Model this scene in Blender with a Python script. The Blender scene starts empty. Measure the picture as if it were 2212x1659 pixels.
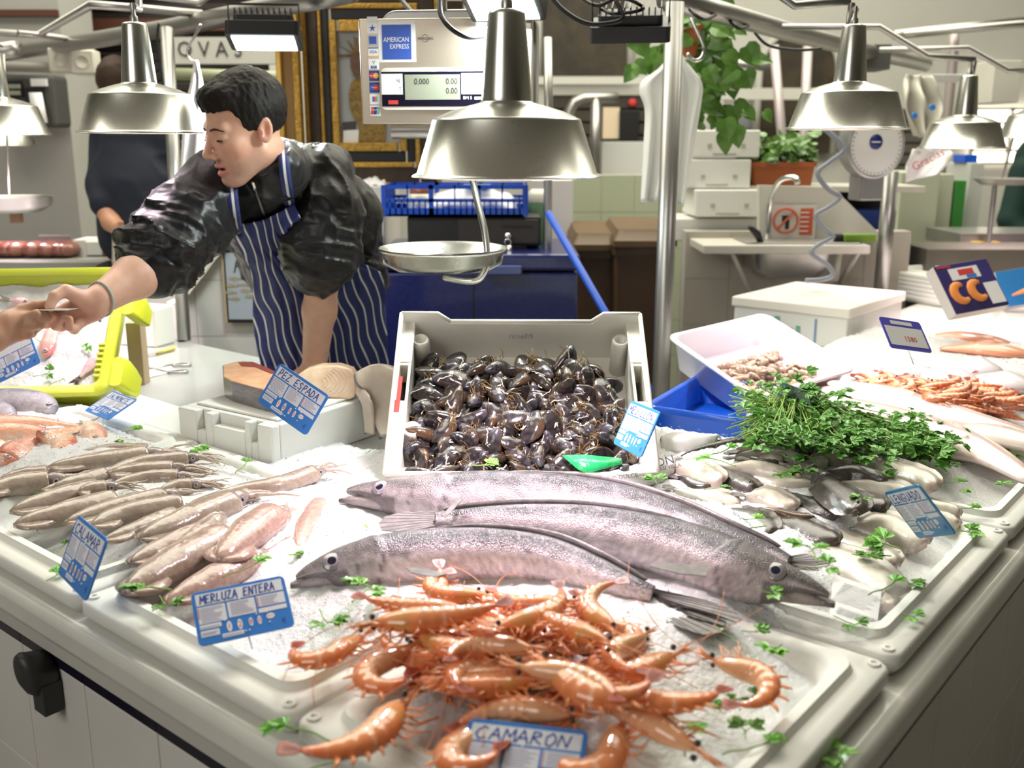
import bpy, math, random
import numpy as np
from mathutils import Vector, Matrix, Euler, noise as mn
R=random.Random(7)
C=bpy.context.scene.collection
F=2150.; CAMZ=1.58; ZC=.92; PIT=math.atan(519/2150); cP,sP=math.cos(PIT),math.sin(PIT); PI=math.pi
def ray(px,py):
    x=(px-1106)/F; v=(py-829.5)/F
    return Vector((x,cP-v*sP,-(sP+v*cP)))
def P(px,py,z=ZC):                      # a point on the level z, seen along the photograph's line of sight
    r=ray(px,py); t=(CAMZ-z)/-r.z
    return Vector((0,0,CAMZ))+r*t
def D(px,py,t): return Vector((0,0,CAMZ))+ray(px,py)*t
_a=math.radians(50.5)
UU=Vector((-math.sin(_a),math.cos(_a),0)); VV=Vector((math.cos(_a),math.sin(_a),0)); O0=P(1460,2146)
def W(u,v,z=ZC):                        # the stall's own axes: u along the left front, v along the right front
    p=O0+UU*u+VV*v; return Vector((p.x,p.y,z))
MUV=Matrix((( VV.x,UU.x,0,O0.x),(VV.y,UU.y,0,O0.y),(0,0,1,0),(0,0,0,1)))   # local x=v, y=u
# ---------- materials
MATS={}
def pm(name,col=(.8,.8,.8),rough=.5,metal=0,attr=False,var=None,bump=None,coat=0,sss=0,emit=0,ecol=None,trans=0,alpha=1,ior=1.45,vor=None,rnd=0,spec=.5,rvar=0,stretch=(1,1,1)):
    if name in MATS: return MATS[name]
    m=bpy.data.materials.new(name); MATS[name]=m; m.use_nodes=True; nt=m.node_tree; N=nt.nodes; L=nt.links
    b=N['Principled BSDF']; i=b.inputs
    i['Base Color'].default_value=(*col,1); i['Roughness'].default_value=rough; i['Metallic'].default_value=metal
    i['IOR'].default_value=ior; i['Specular IOR Level'].default_value=spec
    if coat: i['Coat Weight'].default_value=coat; i['Coat Roughness'].default_value=.08
    if sss: i['Subsurface Weight'].default_value=sss; i['Subsurface Radius'].default_value=(.02,.01,.006); i['Subsurface Scale'].default_value=.4
    if trans: i['Transmission Weight'].default_value=trans
    if alpha<1: i['Alpha'].default_value=alpha
    if emit: i['Emission Color'].default_value=(*(ecol or col),1); i['Emission Strength'].default_value=emit
    src=None; tc=None
    def coord():
        nonlocal tc
        if tc is None:
            t=N.new('ShaderNodeTexCoord'); mp=N.new('ShaderNodeMapping'); mp.inputs['Scale'].default_value=stretch
            L.new(t.outputs['Object'],mp.inputs['Vector']); tc=mp.outputs['Vector']
        return tc
    if attr:
        a=N.new('ShaderNodeVertexColor'); a.layer_name='Col'; src=a.outputs['Color']
    if var:                              # (scale, amount, colour2)
        n=N.new('ShaderNodeTexNoise'); n.inputs['Scale'].default_value=var[0]; n.inputs['Detail'].default_value=5; n.inputs['Roughness'].default_value=.6
        L.new(coord(),n.inputs['Vector'])
        r=N.new('ShaderNodeMapRange'); r.inputs['From Min'].default_value=.38; r.inputs['From Max'].default_value=.68; r.inputs['To Max'].default_value=var[1]
        L.new(n.outputs['Fac'],r.inputs['Value'])
        x=N.new('ShaderNodeMix'); x.data_type='RGBA'; L.new(r.outputs['Result'],x.inputs[0])
        if src: L.new(src,x.inputs[6])
        else: x.inputs[6].default_value=(*col,1)
        x.inputs[7].default_value=(*var[2],1); src=x.outputs[2]
        if rvar:
            q=N.new('ShaderNodeMapRange'); q.inputs['To Min'].default_value=rough; q.inputs['To Max'].default_value=rough+rvar
            L.new(n.outputs['Fac'],q.inputs['Value']); L.new(q.outputs['Result'],i['Roughness'])
    if rnd:
        o=N.new('ShaderNodeObjectInfo'); h=N.new('ShaderNodeHueSaturation'); q=N.new('ShaderNodeMapRange')
        q.inputs['To Min'].default_value=1-rnd; q.inputs['To Max'].default_value=1+rnd
        L.new(o.outputs['Random'],q.inputs['Value']); L.new(q.outputs['Result'],h.inputs['Value'])
        if src: L.new(src,h.inputs['Color'])
        else: h.inputs['Color'].default_value=(*col,1)
        src=h.outputs['Color']
    if src: L.new(src,i['Base Color'])
    if bump or vor:
        last=None
        for kind,spec_ in (('n',bump),('v',vor)):
            if not spec_: continue
            n=N.new('ShaderNodeTexNoise' if kind=='n' else 'ShaderNodeTexVoronoi'); n.inputs['Scale'].default_value=spec_[0]
            if kind=='n': n.inputs['Detail'].default_value=4
            L.new(coord(),n.inputs['Vector'])
            bp=N.new('ShaderNodeBump'); bp.inputs['Strength'].default_value=spec_[1]; bp.inputs['Distance'].default_value=spec_[2] if len(spec_)>2 else .002
            L.new(n.outputs['Fac' if kind=='n' else 'Distance'],bp.inputs['Height'])
            if last: L.new(last,bp.inputs['Normal'])
            last=bp.outputs['Normal']
        L.new(last,i['Normal'])
        if coat: L.new(last,i['Coat Normal'])
    return m
def lin(r,g,b):                          # sRGB 0-255 to linear
    f=lambda c:(c/255/12.92) if c/255<=.04045 else ((c/255+.055)/1.055)**2.4
    return (f(r),f(g),f(b))
# ---------- objects
WM={}
def tag(o,label=None,cat=None,group=None,kind=None):
    if label: o['label']=label
    if cat: o['category']=cat
    if group: o['group']=group
    if kind: o['kind']=kind
    return o
def thing(name,label,cat,loc=(0,0,0),rot=None,group=None,M=None):
    o=bpy.data.objects.new(name,None); C.objects.link(o); o.empty_display_size=.05
    if M is None: M=Matrix.Translation(loc)@((rot.to_matrix().to_4x4() if isinstance(rot,Euler) else rot) if rot is not None else Matrix())
    o.matrix_basis=M; WM[o]=M.copy(); return tag(o,label,cat,group)
class MB:
    def __init__(s): s.v=[]; s.f=[]; s.c=[]; s.m=[]; s.mi=0; s.col=(1,1,1)
    def add(s,vs,fs,cols=None,M=None):
        b=len(s.v)
        for k,p in enumerate(vs):
            p=Vector(p); s.v.append(M@p if M is not None else p); s.c.append(cols[k] if cols else s.col)
        for f in fs: s.f.append([b+i for i in f]); s.m.append(s.mi)
        return s
    def box(s,x0,x1,y0,y1,z0,z1,M=None):
        v=[(x,y,z) for x in (x0,x1) for y in (y0,y1) for z in (z0,z1)]
        return s.add(v,[(0,1,3,2),(4,6,7,5),(0,4,5,1),(2,3,7,6),(0,2,6,4),(1,5,7,3)],None,M)
    def hexa(s,a,b): # two quads (lists of 4)
        v=list(a)+list(b); return s.add(v,[(3,2,1,0),(4,5,6,7)]+[(i,(i+1)%4,4+(i+1)%4,4+i) for i in range(4)])
    def prism(s,poly,z0,z1,M=None):
        n=len(poly); v=[(x,y,z0) for x,y in poly]+[(x,y,z1) for x,y in poly]
        return s.add(v,[list(range(n))[::-1],list(range(n,2*n))]+[(i,(i+1)%n,n+(i+1)%n,n+i) for i in range(n)],None,M)
    def rings(s,rs,cap=True,closed=False,cols=None,M=None):
        n=len(rs[0]); v=[p for r in rs for p in r]; f=[]
        for j in range(len(rs)-(0 if closed else 1)):
            k=(j+1)%len(rs)
            for i in range(n): f.append((j*n+i,j*n+(i+1)%n,k*n+(i+1)%n,k*n+i))
        if cap and not closed: f.append(list(range(n))[::-1]); f.append(list(range((len(rs)-1)*n,len(rs)*n)))
        return s.add(v,f,cols,M)
    def tube(s,pts,r,n=8,cap=True,closed=False,flat=1,up=None,M=None,cols=None):
        pts=[Vector(p) for p in pts]; m=len(pts); rs=[]; a=None
        for i,p in enumerate(pts):
            t=(pts[(i+1)%m]-pts[i-1]) if closed else (pts[min(i+1,m-1)]-pts[max(i-1,0)])
            t.normalize()
            if a is None:
                a=Vector(up) if up is not None else (Vector((0,0,1)) if abs(t.z)<.9 else Vector((1,0,0)))
            elif up is not None: a=Vector(up)
            a=(a-t*a.dot(t)); a.normalize(); b=t.cross(a); rr=r[i] if isinstance(r,(list,tuple)) else r
            rs.append([p+(a*math.cos(2*PI*k/n)*flat+b*math.sin(2*PI*k/n))*rr for k in range(n)])
        cc=[c for c in cols for _ in range(n)] if cols else None
        return s.rings(rs,cap,closed,cc,M)
    def lathe(s,prof,n=32,M=None,cap=True):
        return s.rings([[(r*math.cos(2*PI*k/n),r*math.sin(2*PI*k/n),z) for k in range(n)] for r,z in prof],cap,False,None,M)
    def grid(s,fn,nu,nv,col=None,M=None):
        v=[];c=[]
        for i in range(nu+1):
            for j in range(nv+1):
                v.append(fn(i/nu,j/nv)); c.append(col(i/nu,j/nv) if col else s.col)
        f=[(i*(nv+1)+j,(i+1)*(nv+1)+j,(i+1)*(nv+1)+j+1,i*(nv+1)+j+1) for i in range(nu) for j in range(nv)]
        return s.add(v,f,c,M)
    def ball(s,c,r,n=12,M=None):
        r=(r,r,r) if not isinstance(r,(list,tuple)) else r; m=n//2
        rs=[[(c[0]+r[0]*math.sin(PI*j/m)*math.cos(2*PI*k/n),c[1]+r[1]*math.sin(PI*j/m)*math.sin(2*PI*k/n),c[2]+r[2]*math.cos(PI*j/m)) for k in range(n)] for j in range(m+1)]
        rs[0]=[Vector(p)*1 for p in rs[0]]
        return s.rings(rs[::-1],False,False,None,M)
    def build(s,name,mat,parent=None,world=True,smooth=True,bev=0,sub=0,solid=0,ang=None,seg=2):
        me=bpy.data.meshes.new(name); inv=None
        if parent is not None and world: inv=WM[parent].inverted()
        vs=[(inv@v if inv is not None else v) for v in s.v]
        me.from_pydata([tuple(v) for v in vs],[],s.f)
        for m in (mat if isinstance(mat,(list,tuple)) else [mat]): me.materials.append(m)
        me.polygons.foreach_set('material_index',s.m)
        me.polygons.foreach_set('use_smooth',[bool(smooth)]*len(s.f))
        if any(c!=(1,1,1) for c in s.c):
            ca=me.color_attributes.new('Col','FLOAT_COLOR','POINT')
            ca.data.foreach_set('color',[x for c in s.c for x in (c[0],c[1],c[2],1)])
        if smooth and ang: me.set_sharp_from_angle(angle=math.radians(ang))
        me.validate(); me.update()
        o=bpy.data.objects.new(name,me); C.objects.link(o)
        if parent is not None: o.parent=parent; WM[o]=WM[parent]
        else: WM[o]=Matrix()
        if bev:
            q=o.modifiers.new('b','BEVEL'); q.width=bev; q.segments=seg; q.limit_method='ANGLE'; q.angle_limit=math.radians(40)
        if solid:
            q=o.modifiers.new('s','SOLIDIFY'); q.thickness=solid; q.offset=0
        if sub:
            q=o.modifiers.new('u','SUBSURF'); q.levels=q.render_levels=sub
        return o
def recenter(o):                         # puts a lone mesh's origin at its base
    me=o.data; n=len(me.vertices); a=np.empty(n*3,'f'); me.vertices.foreach_get('co',a); a=a.reshape(-1,3)
    c=np.array([(a[:,0].min()+a[:,0].max())/2,(a[:,1].min()+a[:,1].max())/2,a[:,2].min()]); a-=c
    me.vertices.foreach_set('co',a.ravel()); me.update(); o.location=[float(q) for q in c]; WM[o]=Matrix.Translation(o.location); return o
def kids(o): return [x for x in C.objects if x.parent==o]
KC={}
def dup(root,M,label=None,group=None):
    if root not in KC: KC[root]=[(c,kids(c)) for c in kids(root)]
    r=root.copy(); C.objects.link(r); r.matrix_basis=M; WM[r]=M.copy()
    if label: r['label']=label
    if group: r['group']=group
    for ch,gs in KC[root]:
        c=ch.copy(); C.objects.link(c); c.parent=r
        for g in gs:
            d=g.copy(); C.objects.link(d); d.parent=c
    return r
def frame(o,x,y=None,z=None):            # matrix with given x axis and z hint (or y hint)
    x=Vector(x).normalized()
    if z is not None: z=Vector(z); z=(z-x*z.dot(x)).normalized(); y=z.cross(x)
    else: y=Vector(y); y=(y-x*y.dot(x)).normalized(); z=x.cross(y)
    return Matrix(((x.x,y.x,z.x,o[0]),(x.y,y.y,z.y,o[1]),(x.z,y.z,z.z,o[2]),(0,0,0,1)))
def smoothpath(pts,k=6):
    pts=[Vector(p) for p in pts]; out=[]
    for i in range(len(pts)-1):
        a=pts[max(i-1,0)];b=pts[i];c=pts[i+1];d=pts[min(i+2,len(pts)-1)]
        for j in range(k):
            t=j/k; out.append(.5*((2*b)+(c-a)*t+(2*a-5*b+4*c-d)*t*t+(3*b-a-3*c+d)*t**3))
    out.append(pts[-1]); return out
def lerpt(tab,x):
    if x<=tab[0][0]: return tab[0][1]
    for (a,b),(c,d) in zip(tab,tab[1:]):
        if x<=c:
            t=(x-a)/(c-a); return b+(d-b)*t if not isinstance(b,tuple) else tuple(p+(q-p)*t for p,q in zip(b,d))
    return tab[-1][1]
def mixc(a,b,t): t=max(0,min(1,t)); return tuple(p+(q-p)*t for p,q in zip(a,b))
def pose(px3,W_,H_,t0):                  # rigid card from three seen corners (top left, top right, bottom left)
    rs=[np.array(ray(*q)) for q in px3]; t=np.array(t0,float)
    def res(t):
        A,B,Cc=[r*k for r,k in zip(rs,t)]
        return np.array([np.linalg.norm(B-A)-W_,np.linalg.norm(Cc-A)-H_,np.dot(B-A,Cc-A)/max(W_,H_)])
    for _ in range(60):
        r0=res(t); J=np.array([(res(t+np.eye(3)[i]*1e-5)-r0)/1e-5 for i in range(3)]).T
        t=t-np.linalg.lstsq(J.T@J+1e-6*np.eye(3),J.T@r0,rcond=None)[0]*.5
    A,B,Cc=[Vector((0,0,CAMZ))+Vector(r*k) for r,k in zip(rs,t)]
    x=(B-A).normalized(); y=(A-Cc); return frame((A+B+Cc+(B+Cc-A))/4,x,y=y),t
# ---------- text
_TX={}
def text_mb(txt,size=1,align='CENTER',depth=.0):
    k=(txt,align)
    if k not in _TX:
        cu=bpy.data.curves.new('t','FONT'); cu.body=txt; cu.align_x=align; cu.align_y='CENTER'; cu.resolution_u=2
        o=bpy.data.objects.new('t',cu); C.objects.link(o); bpy.context.view_layer.update()
        me=bpy.data.meshes.new_from_object(o.evaluated_get(bpy.context.evaluated_depsgraph_get()))
        _TX[k]=([v.co.copy() for v in me.vertices],[list(p.vertices) for p in me.polygons])
        bpy.data.objects.remove(o); bpy.data.curves.remove(cu); bpy.data.meshes.remove(me)
    return _TX[k]
def put_text(mb,txt,M,size,sx=1,align='CENTER',shear=0):
    v,f=text_mb(txt,1,align); mb.add([(p.x*size*sx+p.y*size*shear,p.y*size,0) for p in v],f,None,M); return mb
STR={'A':[[(0,0),(.35,1),(.7,0)],[(.12,.4),(.6,.4)]],'C':[[(.65,.85),(.4,1),(.1,.75),(.03,.35),(.25,0),(.6,.12)]],'D':[[(.05,0),(.1,1),(.5,.85),(.65,.5),(.5,.12),(.02,0)]],
'E':[[(.6,1),(.08,.96),(.04,.02),(.6,.05)],[(.06,.5),(.48,.55)]],'G':[[(.65,.85),(.35,1),(.05,.6),(.1,.1),(.5,0),(.62,.42),(.35,.42)]],'I':[[(.15,0),(.2,1)]],'J':[[(.5,1),(.48,.15),(.25,0),(.05,.2)]],
'L':[[(.12,1),(.05,.02),(.55,.05)]],'M':[[(0,0),(.1,1),(.38,.35),(.65,1),(.75,0)]],'N':[[(.03,0),(.08,1),(.58,.03),(.65,1)]],'O':[[(.35,1),(.05,.65),(.1,.1),(.4,0),(.66,.4),(.6,.85),(.35,1)]],
'P':[[(.05,0),(.1,1),(.5,.95),(.6,.68),(.4,.48),(.1,.45)]],'R':[[(.05,0),(.1,1),(.5,.95),(.58,.7),(.1,.5),(.65,0)]],'S':[[(.6,.88),(.3,1),(.08,.75),(.55,.35),(.4,.02),(.03,.12)]],
'T':[[(0,.95),(.7,1)],[(.35,.97),(.3,0)]],'U':[[(.05,1),(.06,.2),(.35,0),(.6,.2),(.65,1)]],'Z':[[(.05,.95),(.6,1),(.05,.03),(.65,.05)]],' ':[]}
def scrawl(mb,txt,M,w,h,pen,seed=1):
    rr=random.Random(seed); n=len(txt); s=w/(n*.86)
    for i,ch in enumerate(txt):
        for st in STR[ch]:
            pts=[((i*.86+x+rr.uniform(-.04,.04)+y*.12)*s,(y+rr.uniform(-.04,.04))*h,0) for x,y in st]
            for a,b in zip(pts,pts[1:]):
                a=Vector(a);b=Vector(b);d=(b-a); 
                if d.length<1e-6: continue
                d.normalize(); nn=Vector((-d.y,d.x,0))*pen/2; a=a-d*pen*.3; b=b+d*pen*.3
                mb.add([a-nn,b-nn,b+nn,a+nn],[(0,1,2,3)],None,M)
# ---------- distance-field shapes
def nrm(v): return np.sqrt((v*v).sum(-1))
def sCap(p,a,b,ra,rb):                   # tapered capsule
    a=np.array(a,float);b=np.array(b,float);ab=b-a; t=np.clip(((p-a)@ab)/max(1e-12,ab@ab),0,1)
    return nrm(p-(a+t[:,None]*ab))-(ra+(rb-ra)*t)
def sEll(p,c,r,Rm=None):
    q=p-np.array(c,float)
    if Rm is not None: q=q@np.array(Rm)
    r=np.array(r,float); k0=nrm(q/r); k1=nrm(q/(r*r)); return k0*(k0-1)/np.maximum(k1,1e-9)
def smin(a,b,k): h=np.maximum(k-np.abs(a-b),0)/k; return np.minimum(a,b)-h*h*k*.25
def smax(a,b,k): return -smin(-a,-b,k)
def chain(p,pts,rs,k=.01):
    d=None
    for (a,b),(ra,rb) in zip(zip(pts,pts[1:]),zip(rs,rs[1:])):
        e=sCap(p,a,b,ra,rb); d=e if d is None else smin(d,e,k)
    return d
def vnoise(p,s):
    q=p*s; i=np.floor(q).astype(np.int64); f=q-i; f=f*f*(3-2*f); out=0
    for dx in (0,1):
        for dy in (0,1):
            for dz in (0,1):
                h=((i[:,0]+dx)*73856093)^((i[:,1]+dy)*19349663)^((i[:,2]+dz)*83492791); h=(h*1103515245+12345)&0x7fffffff; h=(h>>7)&0xffff
                w=(f[:,0] if dx else 1-f[:,0])*(f[:,1] if dy else 1-f[:,1])*(f[:,2] if dz else 1-f[:,2]); out=out+w*(h/65535.)
    return out
def sdf_mb(fn,lo,hi,vx,colfn=None,bs=24):
    lo=np.array(lo,float);hi=np.array(hi,float); n=np.ceil((hi-lo)/vx).astype(int)+1
    VK=[];VP=[];QS=[]; NY=int(n[1])+3; NZ=int(n[2])+3
    key=lambda I:(I[:,0]*NY+I[:,1])*NZ+I[:,2]
    for bx in range(0,n[0],bs):
        for by in range(0,n[1],bs):
            for bz in range(0,n[2],bs):
                o=np.array([bx,by,bz]); c=lo+(o+bs/2)*vx
                if abs(fn(c[None])[0])>bs*vx*1.05+.02: continue
                m=bs+2; g=np.stack(np.meshgrid(*[np.arange(m)]*3,indexing='ij'),-1).reshape(-1,3)
                d=fn(lo+(g+o)*vx).reshape(m,m,m)
                # cells bs+1 wide; cell (i) spans corners i,i+1
                S=d<0; cc=np.stack([S[a:a+m-1,b:b+m-1,e:e+m-1] for a in (0,1) for b in (0,1) for e in (0,1)],0)
                act=cc.any(0)&~cc.all(0)
                if not act.any(): continue
                I=np.argwhere(act); ps=np.zeros((len(I),3)); ct=np.zeros(len(I))
                for ax in range(3):
                    oth=[a for a in range(3) if a!=ax]
                    for e0 in (0,1):
                        for e1 in (0,1):
                            A=I.copy(); A[:,oth[0]]+=e0; A[:,oth[1]]+=e1; B=A.copy(); B[:,ax]+=1
                            da=d[A[:,0],A[:,1],A[:,2]]; db=d[B[:,0],B[:,1],B[:,2]]; cr=(da<0)!=(db<0)
                            t=np.where(cr,da/np.where(cr,da-db,1),0); pt=A.astype(float); pt[:,ax]+=t
                            ps+=pt*cr[:,None]; ct+=cr
                ps/=ct[:,None]; VK.append(key(I+o)); VP.append(lo+(ps+o)*vx)
                for ax in range(3):
                    u,w=[a for a in range(3) if a!=ax]
                    sl=[slice(1,bs+1)]*3; sl[ax]=slice(0,bs); sl2=list(sl); sl2[ax]=slice(1,bs+1)
                    a=S[tuple(sl)]; b=S[tuple(sl2)]; J=np.argwhere(a!=b)
                    if not len(J): continue
                    fl=a[J[:,0],J[:,1],J[:,2]]; off=np.array([1,1,1]); off[ax]=0; J=J+off
                    eu=np.zeros(3,int);eu[u]=1; ew=np.zeros(3,int);ew[w]=1
                    q=np.stack([key(J+o),key(J+o-eu),key(J+o-eu-ew),key(J+o-ew)],1)
                    if ax==1: fl=~fl
                    q=np.where(fl[:,None],q,q[:,::-1]); QS.append(q)
    K=np.concatenate(VK);V_=np.concatenate(VP);Q=np.concatenate(QS)
    uk,ix=np.unique(K,return_index=True); V_=V_[ix]; Qi=np.searchsorted(uk,Q); Qi=np.minimum(Qi,len(uk)-1)
    ok=(uk[Qi]==Q).all(1); Qi=Qi[ok]
    # each vertex eased onto the surface, one smoothing pass
    mb=MB(); mb.v=[Vector(v) for v in V_.tolist()]; mb.f=Qi[:, ::-1].tolist(); mb.m=[0]*len(mb.f)
    mb.c=[tuple(c) for c in colfn(V_).tolist()] if colfn else [(1,1,1)]*len(mb.v)
    return mb
def Yp(px,py,Y):
    r=ray(px,py); return Vector((0,0,CAMZ))+r*(Y/r.y)
def ybox(mb,x0,y0,x1,y1,Y,dy=.05):       # upright box whose front face fills the seen rectangle at distance Y
    a=Yp(x0,(y0+y1)/2,Y); b=Yp(x1,(y0+y1)/2,Y); t=Yp((x0+x1)/2,y0,Y); u=Yp((x0+x1)/2,y1,Y)
    mb.box(a.x,b.x,Y,Y+dy,u.z,t.z); return (a.x,b.x,u.z,t.z)
cam=bpy.data.cameras.new('camera'); co=bpy.data.objects.new('camera',cam); C.objects.link(co)
cam.sensor_width=36; cam.lens=36*F/2212; co.location=(0,0,CAMZ); co.rotation_euler=(PI/2-PIT,0,0)
cam.dof.use_dof=True; cam.dof.focus_distance=1.85; cam.dof.aperture_fstop=4.0; cam.clip_end=60
bpy.context.scene.camera=co
sc=bpy.context.scene; sc.view_settings.view_transform='Standard'; sc.view_settings.look='None'; sc.view_settings.gamma=1; sc.view_settings.exposure=0.6; sc.view_settings.use_curve_mapping=False
w=bpy.data.worlds.new('world'); sc.world=w; w.use_nodes=True; w.node_tree.nodes['Background'].inputs[0].default_value=(.9,.95,.85,1); w.node_tree.nodes['Background'].inputs[1].default_value=.085
# ---- materials of the place
marble=pm('marble',(.72,.72,.66),.22,var=(3,.5,(.52,.52,.48)),coat=.4,bump=(40,.08))
tilew=pm('white_tile',(.70,.68,.64),.25,var=(2,.3,(.56,.54,.5)),coat=.3)
black=pm('black_plastic',(.012,.012,.014),.4)
blackg=pm('black_gloss',(.01,.008,.02),.12)
steel=pm('steel',(.46,.45,.43),.3,metal=.95,var=(5,.35,(.4,.4,.38)),rvar=.15)
zinc=pm('zinc_top',(.36,.37,.35),.28,var=(4,.5,(.28,.29,.28)),coat=.4,bump=(12,.1))
alu=pm('brushed_aluminium',(.60,.60,.55),.2,metal=1,var=(7,.4,(.6,.6,.56)),rvar=.14)
chrome=pm('polished_steel',(.82,.81,.8),.1,metal=1)
foamw=pm('white_foam',(.76,.76,.71),.6,bump=(220,.12),vor=(300,.15,.0008))
plastw=pm('white_plastic',(.84,.83,.77),.35,coat=.2,var=(6,.3,(.74,.72,.64)))
wallm=pm('plaster',(.62,.61,.56),.85,var=(1.5,.4,(.52,.51,.46)),bump=(60,.2))
wallg=pm('grey_plaster',(.40,.40,.37),.8,var=(2,.3,(.33,.33,.30)))
dark=pm('dark_shutter',(.022,.017,.013),.45)
ICE=pm('crushed_ice',(.74,.75,.76),.3,sss=.0,coat=.25,bump=(130,.7,.004),vor=(420,.35,.0015),var=(14,.45,(.60,.59,.56)))
def struct(mb,name,mat,**k):
    o=mb.build(name,mat,**k); return tag(o,kind='structure')
m=MB(); m.box(-9,11,-4,13,-.1,0); struct(m,'floor',pm('floor_stone',(.20,.19,.17),.4,var=(2,.5,(.13,.12,.11))),smooth=False)
m=MB(); m.box(-9,11,-4,13,4.6,4.7); struct(m,'ceiling',pm('ceil',(.62,.61,.55),.9),smooth=False)
m=MB(); m.box(-9,11,9.0,9.2,0,4.6); struct(m,'wall_back',wallm,smooth=False)
m=MB(); m.box(9.5,9.7,-4,9,0,4.6); struct(m,'wall_right',wallm,smooth=False)
m=MB(); m.box(-7.2,-7,-4,9,0,4.6); struct(m,'wall_far_left',wallg,smooth=False)
m=MB(); m.box(-7,9.5,-4,-3.9,0,4.6); struct(m,'wall_behind',pm('dim_plaster',(.20,.19,.17),.8),smooth=False)
# grey pier at the left with its brown line
p0=Yp(0,300,5.2); p1=Yp(158,330,5.2)
m=MB(); m.box(-7,p1.x,5.2,5.6,0,4.6); struct(m,'wall_left',wallg,smooth=False)
m=MB(); ybox(m,-400,22,128,36,5.2,-.03); struct(m,'trim_1',pm('rust_brown',(.10,.035,.02),.6),smooth=False)
# shuttered stall front behind the second man
m=MB(); a=Yp(150,300,6.0); b=Yp(600,300,6.0)
z=0
while z<2.9:
    m.box(a.x-.4,b.x+.2,6.0+.012,6.06,z,z+.05); m.box(a.x-.4,b.x+.2,6.0,6.05,z+.012,z+.042); z+=.055
m.box(a.x-.4,b.x+.2,6.02,6.07,2.8,4.6)
struct(m,'door_1',dark,smooth=False)
m=MB(); ybox(m,596,60,690,760,5.9,.2); struct(m,'trim_2',wallm,smooth=False)
m=MB(); ybox(m,150,66,640,40,5.9,.1); struct(m,'trim_3',pm('rust_brown'),smooth=False)
r=Yp(150,540,5.2)
# back wall openings: dark arches and shutters
def arch(n,x0,x1,ytop,ybot,Y,rail=True):
    a=Yp(x0,ybot,Y);b=Yp(x1,ybot,Y);t=Yp((x0+x1)/2,ytop,Y).z; rad=(b.x-a.x)/2; cx=(a.x+b.x)/2; zc=t-rad
    poly=[(a.x,a.z),(b.x,a.z)]+[(cx+rad*math.cos(k*PI/16),zc+rad*math.sin(k*PI/16)) for k in range(17)]
    Mx=Matrix(((1,0,0,0),(0,0,-1,Y),(0,1,0,0),(0,0,0,1)))
    m=MB(); m.prism(poly,-.06,.02,Mx); struct(m,'window_%d'%n,pm('arch_dark',(.035,.028,.018),.5,var=(6,.6,(.10,.07,.04))),smooth=False)
    m=MB(); pts=[(cx+(rad+.03)*math.cos(k*PI/16),Y-.03,zc+(rad+.03)*math.sin(k*PI/16)) for k in range(17)]; m.tube([(b.x+.03,Y-.03,a.z)]+pts+[(a.x-.03,Y-.03,a.z)],.035,6); struct(m,'trim_%d'%(n+10),wallm)
arch(1,1170,1352,-60,165,8.9); arch(2,1636,1790,70,330,8.9); arch(3,1190,1352,-60,160,8.95) if 0 else None
def shutter(name,x0,y0,x1,y1,Y,col,n=14):
    a=Yp(x0,y1,Y);b=Yp(x1,y0,Y); m=MB(); h=(b.z-a.z)/n
    for i in range(n): m.box(a.x,b.x,Y,Y+.06,a.z+i*h,a.z+(i+.8)*h); m.box(a.x,b.x,Y+.03,Y+.06,a.z+(i+.8)*h,a.z+(i+1)*h)
    struct(m,name,col,smooth=False)
shg=pm('grey_shutter',(.14,.13,.11),.5,metal=.3)
shutter('door_2',1185,205,1400,480,8.3,pm('dark_brown_shutter',(.05,.04,.03),.5),10)
shutter('door_3',1860,235,2010,560,8.6,shg)
m=MB(); ybox(m,1150,165,1400,182,8.2,.1); ybox(m,1480,190,1860,215,8.4,.1); struct(m,'trim_4',wallm,smooth=False)
# low tiled walls
def tiles(name,mat,gm,quad,tw,th,d=.02):
    """tiled wall: quad=(origin, along, height), real joints between tiles"""
    o,al,h=quad; L=al.length; ax=al.normalized(); nrm_=Vector((ax.y,-ax.x,0)); m=MB(); g=MB(); nu=max(1,round(L/tw)); nv=max(1,round(h/th))
    M=Matrix(((ax.x,-nrm_.x,0,o.x),(ax.y,-nrm_.y,0,o.y),(0,0,1,o.z),(0,0,0,1)))
    for i in range(nu):
        for j in range(nv): m.box(i*L/nu+.0012,(i+1)*L/nu-.0012,-.003,.012,j*h/nv+.0012,(j+1)*h/nv-.0012,M)
    m.mi=1; m.box(0,L,0,.1,0,h,M); return m
grout=pm('grout',(.42,.40,.36),.8)
greent=pm('pale_green_tile',(.42,.46,.33),.3,var=(2,.3,(.36,.40,.27)),coat=.3)
a=Yp(1225,600,5.6);b=Yp(1505,600,5.6)
m=tiles('wall_low',greent,grout,(Vector((a.x,5.6,0)),Vector((b.x-a.x,0,0)),Yp(1300,378,5.6).z),.2,.2); struct(m,'wall_low_green',[greent,grout],smooth=False)
beige=pm('beige_tile',(.46,.42,.36),.3,var=(1.5,.5,(.38,.34,.28)),coat=.3)
a=Yp(1478,600,4.3);b=Yp(1960,600,4.3)
m=tiles('',beige,grout,(Vector((a.x,4.3,0)),Vector((b.x-a.x,0,0)),Yp(1500,500,4.3).z),.2,.2); struct(m,'wall_sink',[beige,grout],smooth=False)
m=MB(); ybox(m,1395,398,1235,800,5.5,-.02) if 0 else None
# white pier behind the freezer
m=MB(); ybox(m,1150,390,1236,720,4.95,.3); struct(m,'trim_5',pm('pier_paint',(.62,.60,.62),.6),smooth=False)
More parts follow.
